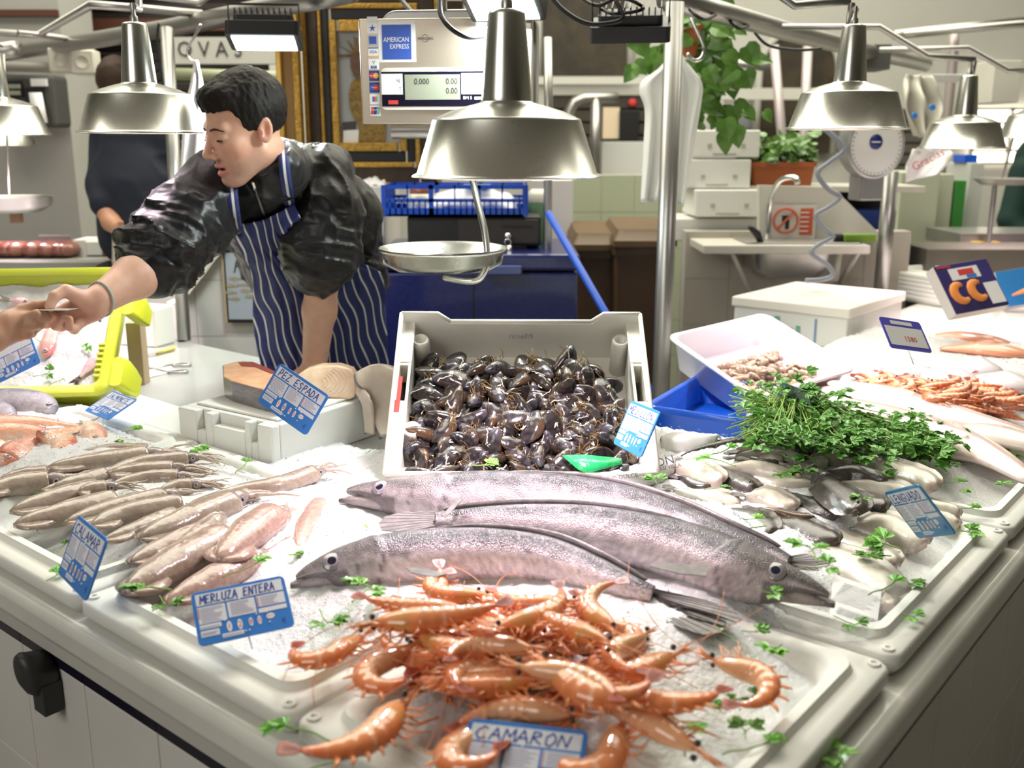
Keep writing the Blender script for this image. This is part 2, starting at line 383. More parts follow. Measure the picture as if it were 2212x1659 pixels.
# tiled half wall with sloping cream top behind the man, left
a=Yp(300,700,3.75);b=Yp(806,700,3.75)
m=tiles('',tilew,grout,(Vector((a.x,3.75,0)),Vector((b.x-a.x,0,0)),Yp(560,480,3.75).z),.2,.2); m.mi=0; struct(m,'wall_tiled',[tilew,grout],smooth=False)
m=MB(); q=[Yp(405,650,3.6),Yp(480,560,3.6),Yp(560,470,3.6),Yp(560,440,3.6),Yp(500,470,3.6),Yp(405,620,3.6)]
cream=pm('cream_board',(.62,.60,.50),.5)
m.hexa([Yp(398,650,3.66),Yp(535,470,3.66),Yp(515,455,3.66),Yp(385,630,3.66)],[Yp(398,650,3.74),Yp(535,470,3.74),Yp(515,455,3.74),Yp(385,630,3.74)]); struct(m,'trim_6',cream,smooth=False)
# ---- the counter
ct=thing('fish_counter','L-shaped market counter of pale marble slabs over white tiles with a black stripe','counter',W(0,0,0))
def slab(u0,u1,v0,v1,z0,z1,mb): # rounded outer corner by bevel
    mb.add([W(u,v,z) for z in (z0,z1) for u,v in ((u0,v0),(u1,v0),(u1,v1),(u0,v1))],[(0,1,2,3)[::-1],(4,5,6,7),(0,1,5,4),(1,2,6,5),(2,3,7,6),(3,0,4,7)])
def Lpoly(i,vin,uin,ue,ve): return [(i,i),(i,ve),(uin,ve),(uin,vin),(ue,vin),(ue,i)]
def Lprism(mb,poly,z0,z1):
    n=len(poly); mb.add([W(u,v,z0) for u,v in poly]+[W(u,v,z1) for u,v in poly],[list(range(n)),list(range(n,2*n))[::-1]]+[(i,n+i,n+(i+1)%n,(i+1)%n) for i in range(n)])
m=MB(); Lprism(m,Lpoly(0,1.28,1.03,4.2,7.0),ZC-.055,ZC); m.build('marble_top',marble,ct,bev=.016,smooth=True,ang=50,seg=3)
m=MB(); Lprism(m,Lpoly(.025,1.20,.95,4.2,7.0),ZC-.095,ZC-.052); m.build('slab_support',pm('slab_edge',(.5,.49,.45),.5),ct,smooth=False)
m=MB(); g=MB()
def facetiles(u0,v0,u1,v1,z0,z1,tw,mb,th=.2):
    a=W(u0,v0,0);b=W(u1,v1,0);L=(b-a).length;n=round(L/tw);nz=max(1,round((z1-z0)/th)); ax=(b-a).normalized(); out=Vector((ax.y,-ax.x,0))
    if (out).dot(W(.5,.5,0)-a)>0: out=-out
    for i in range(n):
        for j in range(nz):
            p=a+ax*(i*L/n+.001); q=a+ax*((i+1)*L/n-.001); za=z0+j*(z1-z0)/nz+.001; zb=z0+(j+1)*(z1-z0)/nz-.001
            v=[p,q,q-out*.02,p-out*.02]; mb.hexa([Vector((k.x,k.y,za)) for k in v],[Vector((k.x,k.y,zb)) for k in v])
facetiles(.035,.035,4.2,.035,.10,.795,.2,m,.23); facetiles(.035,.035,.035,7,.10,.795,.2,m,.23)
m.build('front_tiles',tilew,ct,smooth=False,bev=.0015)
m=MB(); facetiles(.033,.033,4.2,.033,.797,.822,.2,m,1); facetiles(.033,.033,.033,7,.797,.822,.2,m,1); m.build('black_stripe',blackg,ct,smooth=False)
m=MB(); Lprism(m,Lpoly(.045,1.20,.95,4.2,7.0),0,ZC-.09); m.build('counter_body',grout,ct,smooth=False)
# zinc worktop on the serving side
m=MB(); Lprism(m,[(.80,.62),(.80,1.27),(4.1,1.27),(4.1,.62)],ZC,ZC+.006); o=m.build('zinc_worktop',zinc,None,smooth=False,bev=.003); recenter(o); tag(o,'grey zinc worktop on the serving side of the left counter','worktop')
# rubber bag hook
hk=D(112,1462,1.47); hk=W(0,0,0)
def onface(px,py,v=.033): # a point on the left front face
    r=ray(px,py); n=VV; c0=Vector((0,0,CAMZ)); t=(W(0,v,0)-c0).dot(n)/r.dot(n); return c0+r*t
hp=onface(112,1455)
m=MB(); fr=frame(hp,UU,z=-VV)
m.rings([[ (x*s,y*s*1.15-.006*k,zz) for x,y in [(.030*math.cos(a),.032*math.sin(a)) for a in [i*2*PI/20 for i in range(20)]]] for k,(s,zz) in enumerate([(.85,0),(1,.006),(1,.03),(.93,.04),(.7,.047),(.3,.05)])],True,M=fr)
m.box(-.03,.005,.0,.05,.0,.03,fr); m.build('bag_hook',pm('grey_rubber',(.035,.035,.035),.45),ct,smooth=True,ang=50)
# ---- foam trays
def rrect(w,h,r,n=5):
    o=[]
    for cx,cy,a0 in ((w/2-r,h/2-r,0),(-w/2+r,h/2-r,90),(-w/2+r,-h/2+r,180),(w/2-r,-h/2+r,270)):
        for k in range(n+1):
            a=math.radians(a0+90*k/n); o.append((cx+r*math.cos(a),cy+r*math.sin(a)))
    return o
def tray_mb(w,h):
    m=MB(); prof=[(.012,0,.01),(0,.014,.02),(0,.030,.022),(.004,.034,.02),(.030,.034,.03),(.034,.044,.03),(.046,.044,.034),(.052,.036,.036),(.060,.012,.034),(.075,.009,.03)]
    m.rings([[(x,y,z) for x,y in rrect(w-2*i,h-2*i,r)] for i,z,r in prof]); 
    for sx in (-1,1):
        for sy in (-1,1): m.lathe([(.009,.033),(.008,.037),(.004,.0375),(.0035,.035)],12,Matrix.Translation((sx*(w/2-.018),sy*(h/2-.018),0)))
    return m
trays=[]
def tray(u0,u1,v0,v1,label):
    o=tray_mb(v1-v0,u1-u0).build('foam_tray',foamw,None,smooth=True,ang=60); c=W((u0+u1)/2,(v0+v1)/2)
    o.matrix_basis=Matrix(((VV.x,UU.x,0,c.x),(VV.y,UU.y,0,c.y),(0,0,1,ZC),(0,0,0,1))); WM[o]=o.matrix_basis.copy(); trays.append(o)
    tag(o,label,'tray','white foam fish trays along the counter front')
tray(.028,.505,.018,.572,'white foam tray at the corner of the counter under the large orange prawns')
tray(.512,.985,.018,.572,'white foam tray on the left front under the whole hake sign')
tray(.992,1.50,.018,.572,'white foam tray at left holding the squid behind the tilted blue squid sign')
tray(1.507,2.02,.018,.572,'white foam tray at far left under the red mullets')
tray(.028,.505,.585,1.135,'white foam tray on the right front under the soles and the barcode slip')
tray(.028,.505,1.142,1.70,'white foam tray on the right edge under the sole sign and empty ice')
tray(.028,.505,1.707,2.26,'white foam tray on the far right edge beside the white fillets')
tray(.512,.985,.585,1.14,'white foam tray buried in ice behind the middle hake')
# ---- ice
def ss(a,b,x): t=max(0,min(1,(x-a)/(b-a))); return t*t*(3-2*t)
def Hice(u,v):
    d=min(u-.085,v-.075); z=.011+.050*ss(.0,.22,d)
    z-=.036*ss(.40,.56,v)*ss(.95,1.25,u)
    z+=.012*ss(.15,.4,d)*mn.noise(Vector((u*5,v*5,0)))
    return ZC+max(z,.010)
TUBC=[D(1405,890,2.20),D(1600,916,2.12),D(1600,800,2.72),D(1415,770,2.86)]
def intub(u,v):
    p=W(u,v); s=0
    for a,b in zip(TUBC,TUBC[1:]+TUBC[:1]):
        if (b.x-a.x)*(p.y-a.y)-(b.y-a.y)*(p.x-a.x)<-.012*(b-a).length: return False
    return True
def icemesh(u0,u1,v0,v1,skip,name,label,seed):
    m=MB(); st=.0075; nu=int((u1-u0)/st); nv=int((v1-v0)/st); idx={}
    for i in range(nu+1):
        for j in range(nv+1):
            u=u0+i*st; v=v0+j*st
            if skip(u,v): continue
            h=Hice(u,v); e=min(i,j,nu-i,nv-j)
            b=ss(.0,.10,min(u,v)-.085); h+=b*(.0035*mn.noise(Vector((u*60,v*60,seed)))+.0022*mn.noise(Vector((u*150,v*150,seed))))+.001*mn.noise(Vector((u*30,v*30,5)))
            if e==0 or skip(u+.012,v+.012) or skip(u+.012,v): h=ZC+.008
            idx[i,j]=len(m.v); m.v.append(W(u,v,h)); m.c.append((1,1,1))
    for (i,j) in list(idx):
        q=[(i,j),(i,j+1),(i+1,j+1),(i+1,j)]
        if all(k in idx for k in q): m.f.append([idx[k] for k in q][::-1]); m.m.append(0)
    rr=random.Random(seed)
    for _ in range(int((u1-u0)*(v1-v0)*2600)):
        u=rr.uniform(u0+.05,u1-.03); v=rr.uniform(v0+.05,v1-.03)
        if skip(u,v) or (min(u,v)-.085)<rr.uniform(.0,.15): continue
        s=rr.uniform(.001,.0028); p=W(u,v,Hice(u,v)+.002)
        k=[p+Vector((rr.uniform(-1,1),rr.uniform(-1,1),rr.uniform(-.4,.9)))*s for _ in range(5)]
        m.add(k,[(0,1,2),(0,2,3),(0,3,4),(1,2,4),(2,3,4),(0,1,4)])
    o=m.build(name,ICE,None,smooth=True); recenter(o); tag(o,label,'ice',kind='stuff')
icemesh(.088,2.25,.078,2.75,lambda u,v:(u>.86 and v>.60 and not(u<1.32 and v<.80)) or intub(u,v),'crushed_ice','crushed ice heaped in the white foam trays along both counter fronts',1)
UP=Vector((0,0,1))
def vdir(p): return (Vector((0,0,CAMZ))-p).normalized()
def pxz(px,py,dz): return P(px,py,ZC+dz)
def body_path(ctrl,k,lean):
    """ctrl: (px,py,half width px,height over the counter) from snout to tail -> points, radii, frames"""
    A=[];B=[]
    for px,py,hw,dz in ctrl:
        p=pxz(px,py,dz); A.append(p); B.append(hw/F*(p-Vector((0,0,CAMZ))).length)
    pts=smoothpath(A,k); rr=[v.x for v in smoothpath([Vector((b,0,0)) for b in B],k)]
    fr=[]
    for i,p in enumerate(pts):
        t=(pts[min(i+1,len(pts)-1)]-pts[max(i-1,0)]).normalized(); N=(vdir(p)*lean+UP*(1-lean)).normalized()
        N=(N-t*N.dot(t)).normalized(); d=t.cross(N); 
        if d.y<0: d=-d
        fr.append((t,N,d))
    return pts,rr,fr
SILV=pm('fish_skin',attr=True,rough=.3,metal=.2,coat=.25,bump=(60,.15,.002),vor=(560,.75,.0011),var=(35,.35,(.30,.26,.30)))
FIN=pm('fish_fin',(.13,.115,.115),.35,coat=.4,var=(60,.6,(.30,.27,.26)),stretch=(1,1,1),bump=(150,.4,.001))
RAY=pm('fin_ray',(.07,.06,.06),.35,coat=.4)
def finpoly(name,pts,parent,mat=FIN,th=.0012,col=None):
    m=MB(); m.add(pts,[list(range(len(pts)))]); b=(pts[0]+pts[-1])/2; v=vdir(b); per=sum((q-p).length for p,q in zip(pts,pts[1:]))
    if per>.06 and len(pts)>5:
        m.mi=1; n=16
        for k in range(1,n):
            d=per*k/n
            for p,q in zip(pts,pts[1:]):
                l=(q-p).length
                if d<=l: e=p.lerp(q,d/l); break
                d-=l
            m.tube([pts[0].lerp(pts[-1],k/n)+v*.0006,e+v*.0006],[.0008,.0004],4)
    return m.build(name,[mat,RAY],parent,solid=th,smooth=False)
EYEM=pm('fish_eye',attr=True,rough=.05,coat=1)
def eye(parent,p,N,r,iris=(.33,.30,.32),sub='eye'):
    M=frame(p,N.orthogonal(),z=N); m=MB(); n=24
    prof=[(1.12,-.05),(1.1,.06),(1.0,.14),(.92,.16),(.72,.26),(.52,.32),(.47,.33),(.25,.37),(.01,.38)]
    cols=[(.10,.09,.10),(.08,.07,.08),(.30,.27,.29),iris,iris,(.40,.36,.42),(.012,.012,.03),(.01,.01,.03),(.01,.01,.03)]
    m.rings([[(a*r*math.cos(2*PI*k/n),a*r*math.sin(2*PI*k/n),z*r) for k in range(n)] for a,z in prof],True,cols=[c for c in cols for _ in range(n)],M=M)
    return m.build(sub,EYEM,parent)
def hake(label,ctrl,eyeuv,tailpolys,fins,open_=.0,seed=1,group=None):
    pts,rr,fr=body_path([(x,y,w_*1.13,z_+.008) for x,y,w_,z_ in ctrl],14,.62); n=len(pts); ns=40
    L=[0]
    for a,b in zip(pts,pts[1:]): L.append(L[-1]+(b-a).length)
    tot=L[-1]; root=thing('whole_hake',label,'fish',(pts[n//2].x,pts[n//2].y,ZC+.01),group='whole hakes lying on the ice')
    DK=(.016,.014,.018); MD=(.13,.112,.13); BL=(.78,.68,.70); rg=[];cl=[]
    for i,p in enumerate(pts):
        s=L[i]/tot; t,N,d=fr[i]; a=rr[i]; b=a*.78; row=[]
        hd=1; hv=1
        if s<.13: hv=.32+.68*ss(.0,.13,s)   # the lower jaw is a piece of its own here
        for k in range(ns):
            th=2*PI*k/ns; c,si=math.cos(th),math.sin(th); g=1
            if s<.30:   # gill cover ridge
                x=(s-.215-.025*(1-c*c)); g+=.05*ss(-.05,0,x)*(1-ss(0,.006,x))
            q=p+d*(c*a*(hd if c>0 else hv))*g+N*(si*b)*g; row.append(q)
            f=.5+.5*c+.10*mn.noise(Vector((s*22,c*3,seed))); 
            col=mixc(BL,MD,ss(.34,.62,f)); col=mixc(col,DK,ss(.50,.68,f))
            sp=mn.noise(Vector((s*120,c*14,seed*3))); col=tuple(x*(1+.55*sp) for x in col)
            if s<.215: col=mixc(col,(.26,.22,.21),.45+.3*mn.noise(Vector((s*60,c*5,seed))))
            if s<.14 and c<-.35: col=mixc(col,(.05,.04,.045),.75)
            if abs(x if s<.30 else 1)<.0035: col=mixc(col,(.05,.04,.05),.75)
            if s<.3 and .0045<x<.012: col=mixc(col,(.5,.45,.45),.4)
            if s<.215 and abs(s-.155-.02*(1-c*c))<.003 and abs(c)<.7: col=mixc(col,(.05,.04,.05),.6)
            if f>.45 and f<.49 and s>.22: col=mixc(col,(.10,.09,.1),.5)
            cl.append(col)
        rg.append(row)
    m=MB(); m.rings(rg,True,cols=cl); m.build('body',SILV,root)
    # lower jaw
    j=[i for i in range(n) if L[i]/tot<.135]; jp=[];jr=[]
    for q,i in enumerate(j):
        u=q/(len(j)-1); t,N,d=fr[i]; jp.append(pts[i]-d*(rr[i]*(.56-.20*u)+open_*(1-u))-t*(.010*(1-u))+N*.001); jr.append(max(.0045,rr[i]*(.36+.10*u))*(.75+.25*min(1,u*6)))
    m=MB(); m.tube(jp,jr,16,up=fr[3][2],cols=[mixc((.07,.06,.06),(.42,.36,.35),ss(0,.5,q/(len(j)-1))) for q in range(len(j))]); jw=m.build('lower_jaw',SILV,root)
    m=MB() # teeth along the jaw
    for q in range(1,len(jp)-3):
        for w in (0,.5):
            a=jp[q].lerp(jp[q+1],w)+fr[q][2]*jr[q]*.8+fr[q][1]*jr[q]*.3; m.tube([a,a+fr[q][2]*.005],[.0008,.0002],4)
    m.build('teeth',pm('tooth',(.8,.78,.7),.3),jw)
    ei=min(range(n),key=lambda i:abs(L[i]/tot-eyeuv[0])); t,N,d=fr[ei]; c=eyeuv[1]; si=math.sqrt(1-c*c)
    p=pts[ei]+d*c*rr[ei]+N*si*rr[ei]*.78; nn=(d*c*.78+N*si).normalized(); eye(root,p-nn*.0015,nn,eyeuv[2]*.9,(.26,.235,.25))
    for tp,z in tailpolys: finpoly('tail_fin',[pxz(x,y,z) for x,y in tp],root)
    for nm,pl,z in fins:
        finpoly(nm,[pxz(x,y,z) for x,y in pl],root)
    # dorsal fin strip
    m=MB(); i0=int(n*.42); i1=int(n*.93); q=[]
    for i in range(i0,i1):
        t,N,d=fr[i]; h=.010*math.sin(PI*(i-i0)/(i1-i0))**.6; q.append((pts[i]+d*rr[i]*.96,pts[i]+d*(rr[i]*.96+h)+N*.006-t*-.006))
    v=[a for pr in q for a in pr]; m.add(v,[(2*i,2*i+2,2*i+3,2*i+1) for i in range(len(q)-1)]); m.build('dorsal_fin',FIN,root,solid=.0015)
    return root
HG=None
hake('silver grey hake at the back, mouth gaping at left, touching the mussel crate',
 [(752,1064,10,.075),(785,1066,22,.078),(845,1072,36,.08),(930,1074,46,.085),(1050,1073,52,.085),(1200,1080,52,.085),(1330,1096,48,.08),(1450,1128,42,.075),(1560,1168,34,.07),(1650,1196,24,.065),(1705,1216,14,.062)],
 (.095,.10,.0145),[([(1690,1205),(1740,1196),(1795,1216),(1760,1222),(1770,1232),(1720,1230),(1692,1224)],.066)],[('pectoral_fin',[(985,1083),(1000,1078),(975,1106),(960,1120),(955,1112)],.125)],.012,1)
hake('large hake in the middle facing right, lying over the one behind it',
 [(1790,1290,9,.062),(1750,1278,24,.066),(1680,1258,42,.07),(1600,1235,56,.075),(1500,1200,60,.08),(1390,1168,54,.088),(1270,1143,47,.092),(1150,1130,38,.092),(1050,1124,28,.09),(980,1122,19,.088),(940,1124,15,.088)],
 (.12,.12,.0145),[([(985,1108),(930,1104),(870,1106),(832,1116),(818,1130),(824,1146),(870,1150),(930,1140),(985,1134)],.092)],[('pectoral_fin',[(1530,1222),(1525,1245),(1470,1240),(1404,1224),(1440,1217)],.118)],.006,2)
hake('front hake facing left with a forked tail, beside the large prawns',
 [(640,1252,8,.052),(675,1242,24,.056),(745,1228,44,.062),(840,1212,54,.07),(960,1200,54,.075),(1070,1197,50,.075),(1180,1208,44,.072),(1280,1238,34,.068),(1360,1268,24,.064),(1410,1284,17,.06)],
 (.10,.12,.0145),[([(1398,1268),(1450,1280),(1530,1298),(1590,1322),(1602,1338),(1590,1345),(1540,1325),(1480,1312),(1425,1300)],.064),([(1405,1290),(1470,1312),(1540,1330),(1570,1345),(1562,1352),(1500,1335),(1420,1302)],.060),([(1400,1288),(1440,1312),(1500,1335),(1545,1350),(1560,1366),(1520,1372),(1450,1350),(1400,1312)],.058)],
 [('pectoral_fin',[(875,1226),(920,1230),(965,1240),(940,1247),(890,1238)],.118)],.004,3)
# ---------- soles
SOLE=pm('sole_skin',attr=True,rough=.2,coat=.7,metal=.0,bump=(50,.12,.002),vor=(700,.3,.0006),var=(25,.25,(.32,.27,.25)))
def sole(label,path,hw,kind,dz,seed):
    c=[]; n=len(path)
    for i,(x,y) in enumerate(path): c.append((x,y,hw,dz+(.007 if kind!='w' else 0)))
    A=[pxz(x,y,z) for x,y,_,z in c]; pts=smoothpath(A,max(3,18//(n-1))); k=len(pts); root=thing('sole',label,'fish',(pts[k//2].x,pts[k//2].y,ZC+.01),group='soles heaped on the ice')
    top={'w':(.56,.51,.41),'d':(.045,.038,.036),'b':(.10,.055,.025)}[kind]; bot=(.05,.042,.04) if kind=='w' else (.6,.52,.5)
    edge=mixc(top,(.25,.20,.19),.5) if kind=='w' else (.07,.06,.055)
    rg=[];cl=[];ns=28; W_=None
    for i,p in enumerate(pts):
        s=i/(k-1); t=(pts[min(i+1,k-1)]-pts[max(i-1,0)]).normalized(); lean=.48+.12*math.sin(seed*1.7); N=(vdir(p)*lean+UP*(1-lean)).normalized(); N=(N-t*N.dot(t)).normalized(); d=t.cross(N)
        if d.y<0: d=-d
        v=vdir(p); pr=(d-v*d.dot(v)).length; a0=hw/F*(p-Vector((0,0,CAMZ))).length/max(pr,.5)
        wv=lerpt([(0,.10),(.06,.16),(.16,.42),(.35,.82),(.58,1),(.80,.90),(.92,.62),(.975,.36),(1,.08)],s); a=a0*wv; b=.003+.0052*wv
        for q in range(ns):
            th=2*PI*q/ns; cc,si=math.cos(th),math.sin(th); ff=max(0,si)**.8 if si>0 else -abs(si)**.8
            e=abs(cc); pt=p+d*(cc*a*(1+.20*ss(.86,1,e)*ss(0,.2,s)*(1-ss(.93,1,s)))+.003*math.sin(s*7+seed))+N*(b*ff*(1-.9*ss(.5,.95,e))-.008*e*e+.0012*e*math.sin(s*40+seed)); rg.append(pt)
            col=top if si>=0 else bot; col=mixc(col,edge,ss(.72,.92,e)); nz=mn.noise(Vector((s*9,cc*4,seed*5.1))); col=tuple(x*(1+.22*nz) for x in col)
            if s>.93: col=mixc(col,(.55,.36,.33) if kind=='w' else (.12,.08,.06),.5)
            cl.append(col)
    m=MB(); m.rings([rg[i*ns:(i+1)*ns] for i in range(k)],True,cols=cl); m.build('body',SOLE,root)
    t=(pts[0]-pts[2]).normalized(); d=t.cross(UP).normalized(); w=.011
    finpoly('tail_fin',[pts[0]-t*.004+d*w*.35,pts[0]+t*.020+d*w,pts[0]+t*.026,pts[0]+t*.020-d*w,pts[0]-t*.004-d*w*.35],root,th=.0012)
    if kind!='w' and seed%2==0:
        i=int(k*.9); N=UP; m=MB(); m.ball(tuple(pts[i]+Vector((0,0,.012))),.0028,8); m.build('eye',pm('small_eye',(.02,.02,.02),.05,coat=1),root)
Z7=lambda x,y:(1400+x/3.16,820+y/3.16)
SO=[([(230,530),(420,455),(690,420)],27,'d',.05,'dark sole at the back left of the heap'),
([(610,480),(800,420),(1000,415),(1100,470)],52,'w',.085,'pink white sole at the very back of the heap beside the parsley bunch'),
([(860,470),(1000,480),(1090,500)],22,'d',.075,'narrow dark sole tucked under the back white one'),
([(600,500),(850,488),(1060,525)],24,'w',.08,'thin white sole lying across the back of the heap'),
([(1070,530),(1280,505),(1460,480)],42,'w',.075,'white sole pointing right toward the parsley leaves'),
([(590,530),(760,515),(920,545)],34,'w',.07,'short white sole behind the dark small head'),
([(690,545),(890,575)],20,'d',.072,'small dark sole with only its head in view'),
([(1310,545),(1550,570),(1780,650),(1970,730)],60,'w',.065,'long white sole curving to the right beyond the sign'),
([(1000,575),(1120,560),(1230,550)],28,'w',.07,'small white sole with a curled edge in the middle of the heap'),
([(1200,625),(1400,625),(1640,680)],34,'d',.066,'slender purple black sole under the long white one'),
([(500,590),(760,610),(1050,665)],46,'w',.07,'white sole with big parsley leaves lying on it'),
([(150,570),(330,620),(505,690)],62,'w',.066,'greenish white sole at the left by the paper wrapper'),
([(200,670),(420,740)],36,'d',.045,'dark sole under the left greenish white one'),
([(430,610),(600,670),(700,745)],60,'d',.055,'dark speckled sole between two white soles at left'),
([(680,650),(900,720),(1170,735)],46,'w',.056,'white sole half covered by the glossy black one'),
([(1290,690),(1550,740),(1850,810)],52,'w',.056,'white sole reaching under the corner of the sole sign'),
([(180,745),(400,810),(632,850)],56,'w',.055,'white sole at front left above the hake back'),
([(660,790),(830,810),(1010,865)],56,'w',.062,'white sole with a dark rim in the left middle'),
([(740,885),(950,925),(1140,950)],30,'b',.05,'brown edged sole seen from its side'),
([(960,780),(1100,855),(1260,930)],62,'d',.05,'purplish dark sole left of the glossy black one'),
([(1350,750),(1480,830),(1620,880)],52,'d',.052,'dark wet sole right of the glossy black one'),
([(1130,590),(1280,750),(1440,895)],74,'d',.078,'glossy black sole lying on top with a green leaf'),
([(520,870),(680,960),(840,1060)],80,'d',.045,'broad dark sole at the front touching the hake'),
([(1400,1000),(1620,1000),(1910,1110)],66,'w',.04,'white sole just below the sole sign'),
([(830,975),(1050,1020),(1290,1105)],66,'d',.045,'grey brown sole with its blunt head toward the right'),
([(1160,980),(1400,1120),(1690,1270)],76,'w',.036,'white sole in front, its head by a parsley tuft'),
([(900,1075),(1200,1190),(1500,1340),(1700,1560)],90,'w',.034,'largest white sole at the front beside the hake head'),
([(1750,770),(2000,865),(2130,910)],26,'w',.05,'thin pale sole whose head sticks out right of the sign'),
([(1800,860),(2000,935),(2130,980)],28,'w',.042,'pale sole emerging below the right corner of the sign')]
for i,(pa,hw,kd,dz,lb) in enumerate(SO): sole(lb,[Z7(*q) for q in pa],hw*1.7/3.16,kd,dz+.006,i+1)
# ---------- squid
SQ=pm('squid_flesh',attr=True,rough=.2,coat=.6,sss=.1,bump=(45,.45,.004),var=(130,.55,(.24,.15,.12)))
def squid(label,path,hw,dz,seed,head=True,pink=0,px=False):
    Z=(lambda x,y:(x,y)) if px else (lambda x,y:(x/3.318,850+y/3.318)); s_=1 if px else 1/3.318
    c=[(*Z(x,y),hw*s_,dz) for x,y in path]; rr_=random.Random(seed)
    A=[pxz(x,y,z+.012) for x,y,_,z in c]; pts=smoothpath(A,max(3,22//(len(A)-1))); k=len(pts)
    root=thing('squid',label,'squid',(pts[k//2].x,pts[k//2].y,ZC+.01),group='squid in rows on the ice')
    base=mixc((.40,.34,.27),(.56,.37,.31),pink); rg=[];cl=[];ns=22
    for i,p in enumerate(pts):
        s=i/(k-1); t=(pts[min(i+1,k-1)]-pts[max(i-1,0)]).normalized(); N=(vdir(p)*.35+UP*.65).normalized(); N=(N-t*N.dot(t)).normalized(); d=t.cross(N)
        a0=hw*s_/F*(p-Vector((0,0,CAMZ))).length; w=lerpt([(0,.06),(.04,.25),(.12,.5),(.3,.8),(.6,1),(.9,.96),(1,.9)],s)
        for q in range(ns):
            th=2*PI*q/ns; cc,si=math.cos(th),math.sin(th); g=1+.05*mn.noise(Vector((s*5,cc*2,seed)))
            rg.append(p+d*cc*a0*w*1.08*g+N*si*a0*w*.85*g); nz=mn.noise(Vector((s*6,cc*2+si,seed*3.3)))
            col=mixc(base,(.30,.20,.17),.35*ss(.1,.5,nz)+.35*ss(.35,1,si)*ss(.1,.5,s)); cl.append(col)
    m=MB(); m.rings([rg[i*ns:(i+1)*ns] for i in range(k)],True,cols=cl); m.build('mantle',SQ,root)
    t=(pts[3]-pts[0]).normalized(); d=t.cross(UP).normalized(); a0=hw*s_/F*(pts[0]-Vector((0,0,CAMZ))).length
    m=MB(); i1=int(k*.42)
    for sg in (-1,1):
        v=[]; 
        for i in range(i1+1):
            w=lerpt([(0,.06),(.04,.25),(.12,.5),(.3,.8),(.6,1)],i/(k-1)); tt=(pts[i+1]-pts[max(i-1,0)]).normalized(); dd=tt.cross(UP).normalized()
            v+= [pts[i]+dd*sg*a0*w*.9+UP*.003,pts[i]+dd*sg*(a0*w*.95+a0*.75*math.sin(PI*i/i1)**.8)-UP*.004]
        m.add(v,[(2*i,2*i+2,2*i+3,2*i+1) for i in range(i1)],[mixc(base,(.45,.30,.26),.3)]*len(v))
    m.build('fin',SQ,root,solid=.002)
    if head:
        t=(pts[-1]-pts[-3]).normalized(); e=pts[-1]; r=a0*.72; d=t.cross(UP).normalized(); m=MB()
        m.tube([e-t*r*.6,e,e+t*r*.7,e+t*r*1.5,e+t*r*2.1],[r*.6,r*.85,r*.95,r*.7,r*.35],14,cols=[base,mixc(base,(.3,.25,.26),.3),(.30,.25,.25),mixc(base,(.3,.22,.2),.5),base]); hd=m.build('head',SQ,root)
        for sg in (-1,1):
            ep=e+t*r*.75+d*sg*r*.55+vdir(e)*r*.55; nn=(vdir(e)+d*sg*.6).normalized(); eye(hd,ep,nn,r*.34,(.35,.33,.36))
        m=MB()
        for q in range(8):
            an=2*PI*q/8; b=e+t*r*1.7+(d*math.cos(an)+UP*math.sin(an))*r*.35; L_=r*rr_.uniform(3,5.5); ps=[b]; dr=(t+d*math.cos(an)*.3).normalized()
            for w in range(5): dr=(dr+d*rr_.uniform(-.5,.5)+UP*rr_.uniform(-.25,.1)).normalized(); b=b+dr*L_/5; b.z=max(b.z,ZC+.03); ps.append(b)
            m.tube(smoothpath(ps,3),[r*.27*(1-.8*w/15) for w in range(16)],6,cols=[mixc(base,(.72,.6,.52),.4)]*16)
        m.build('arms',SQ,root)
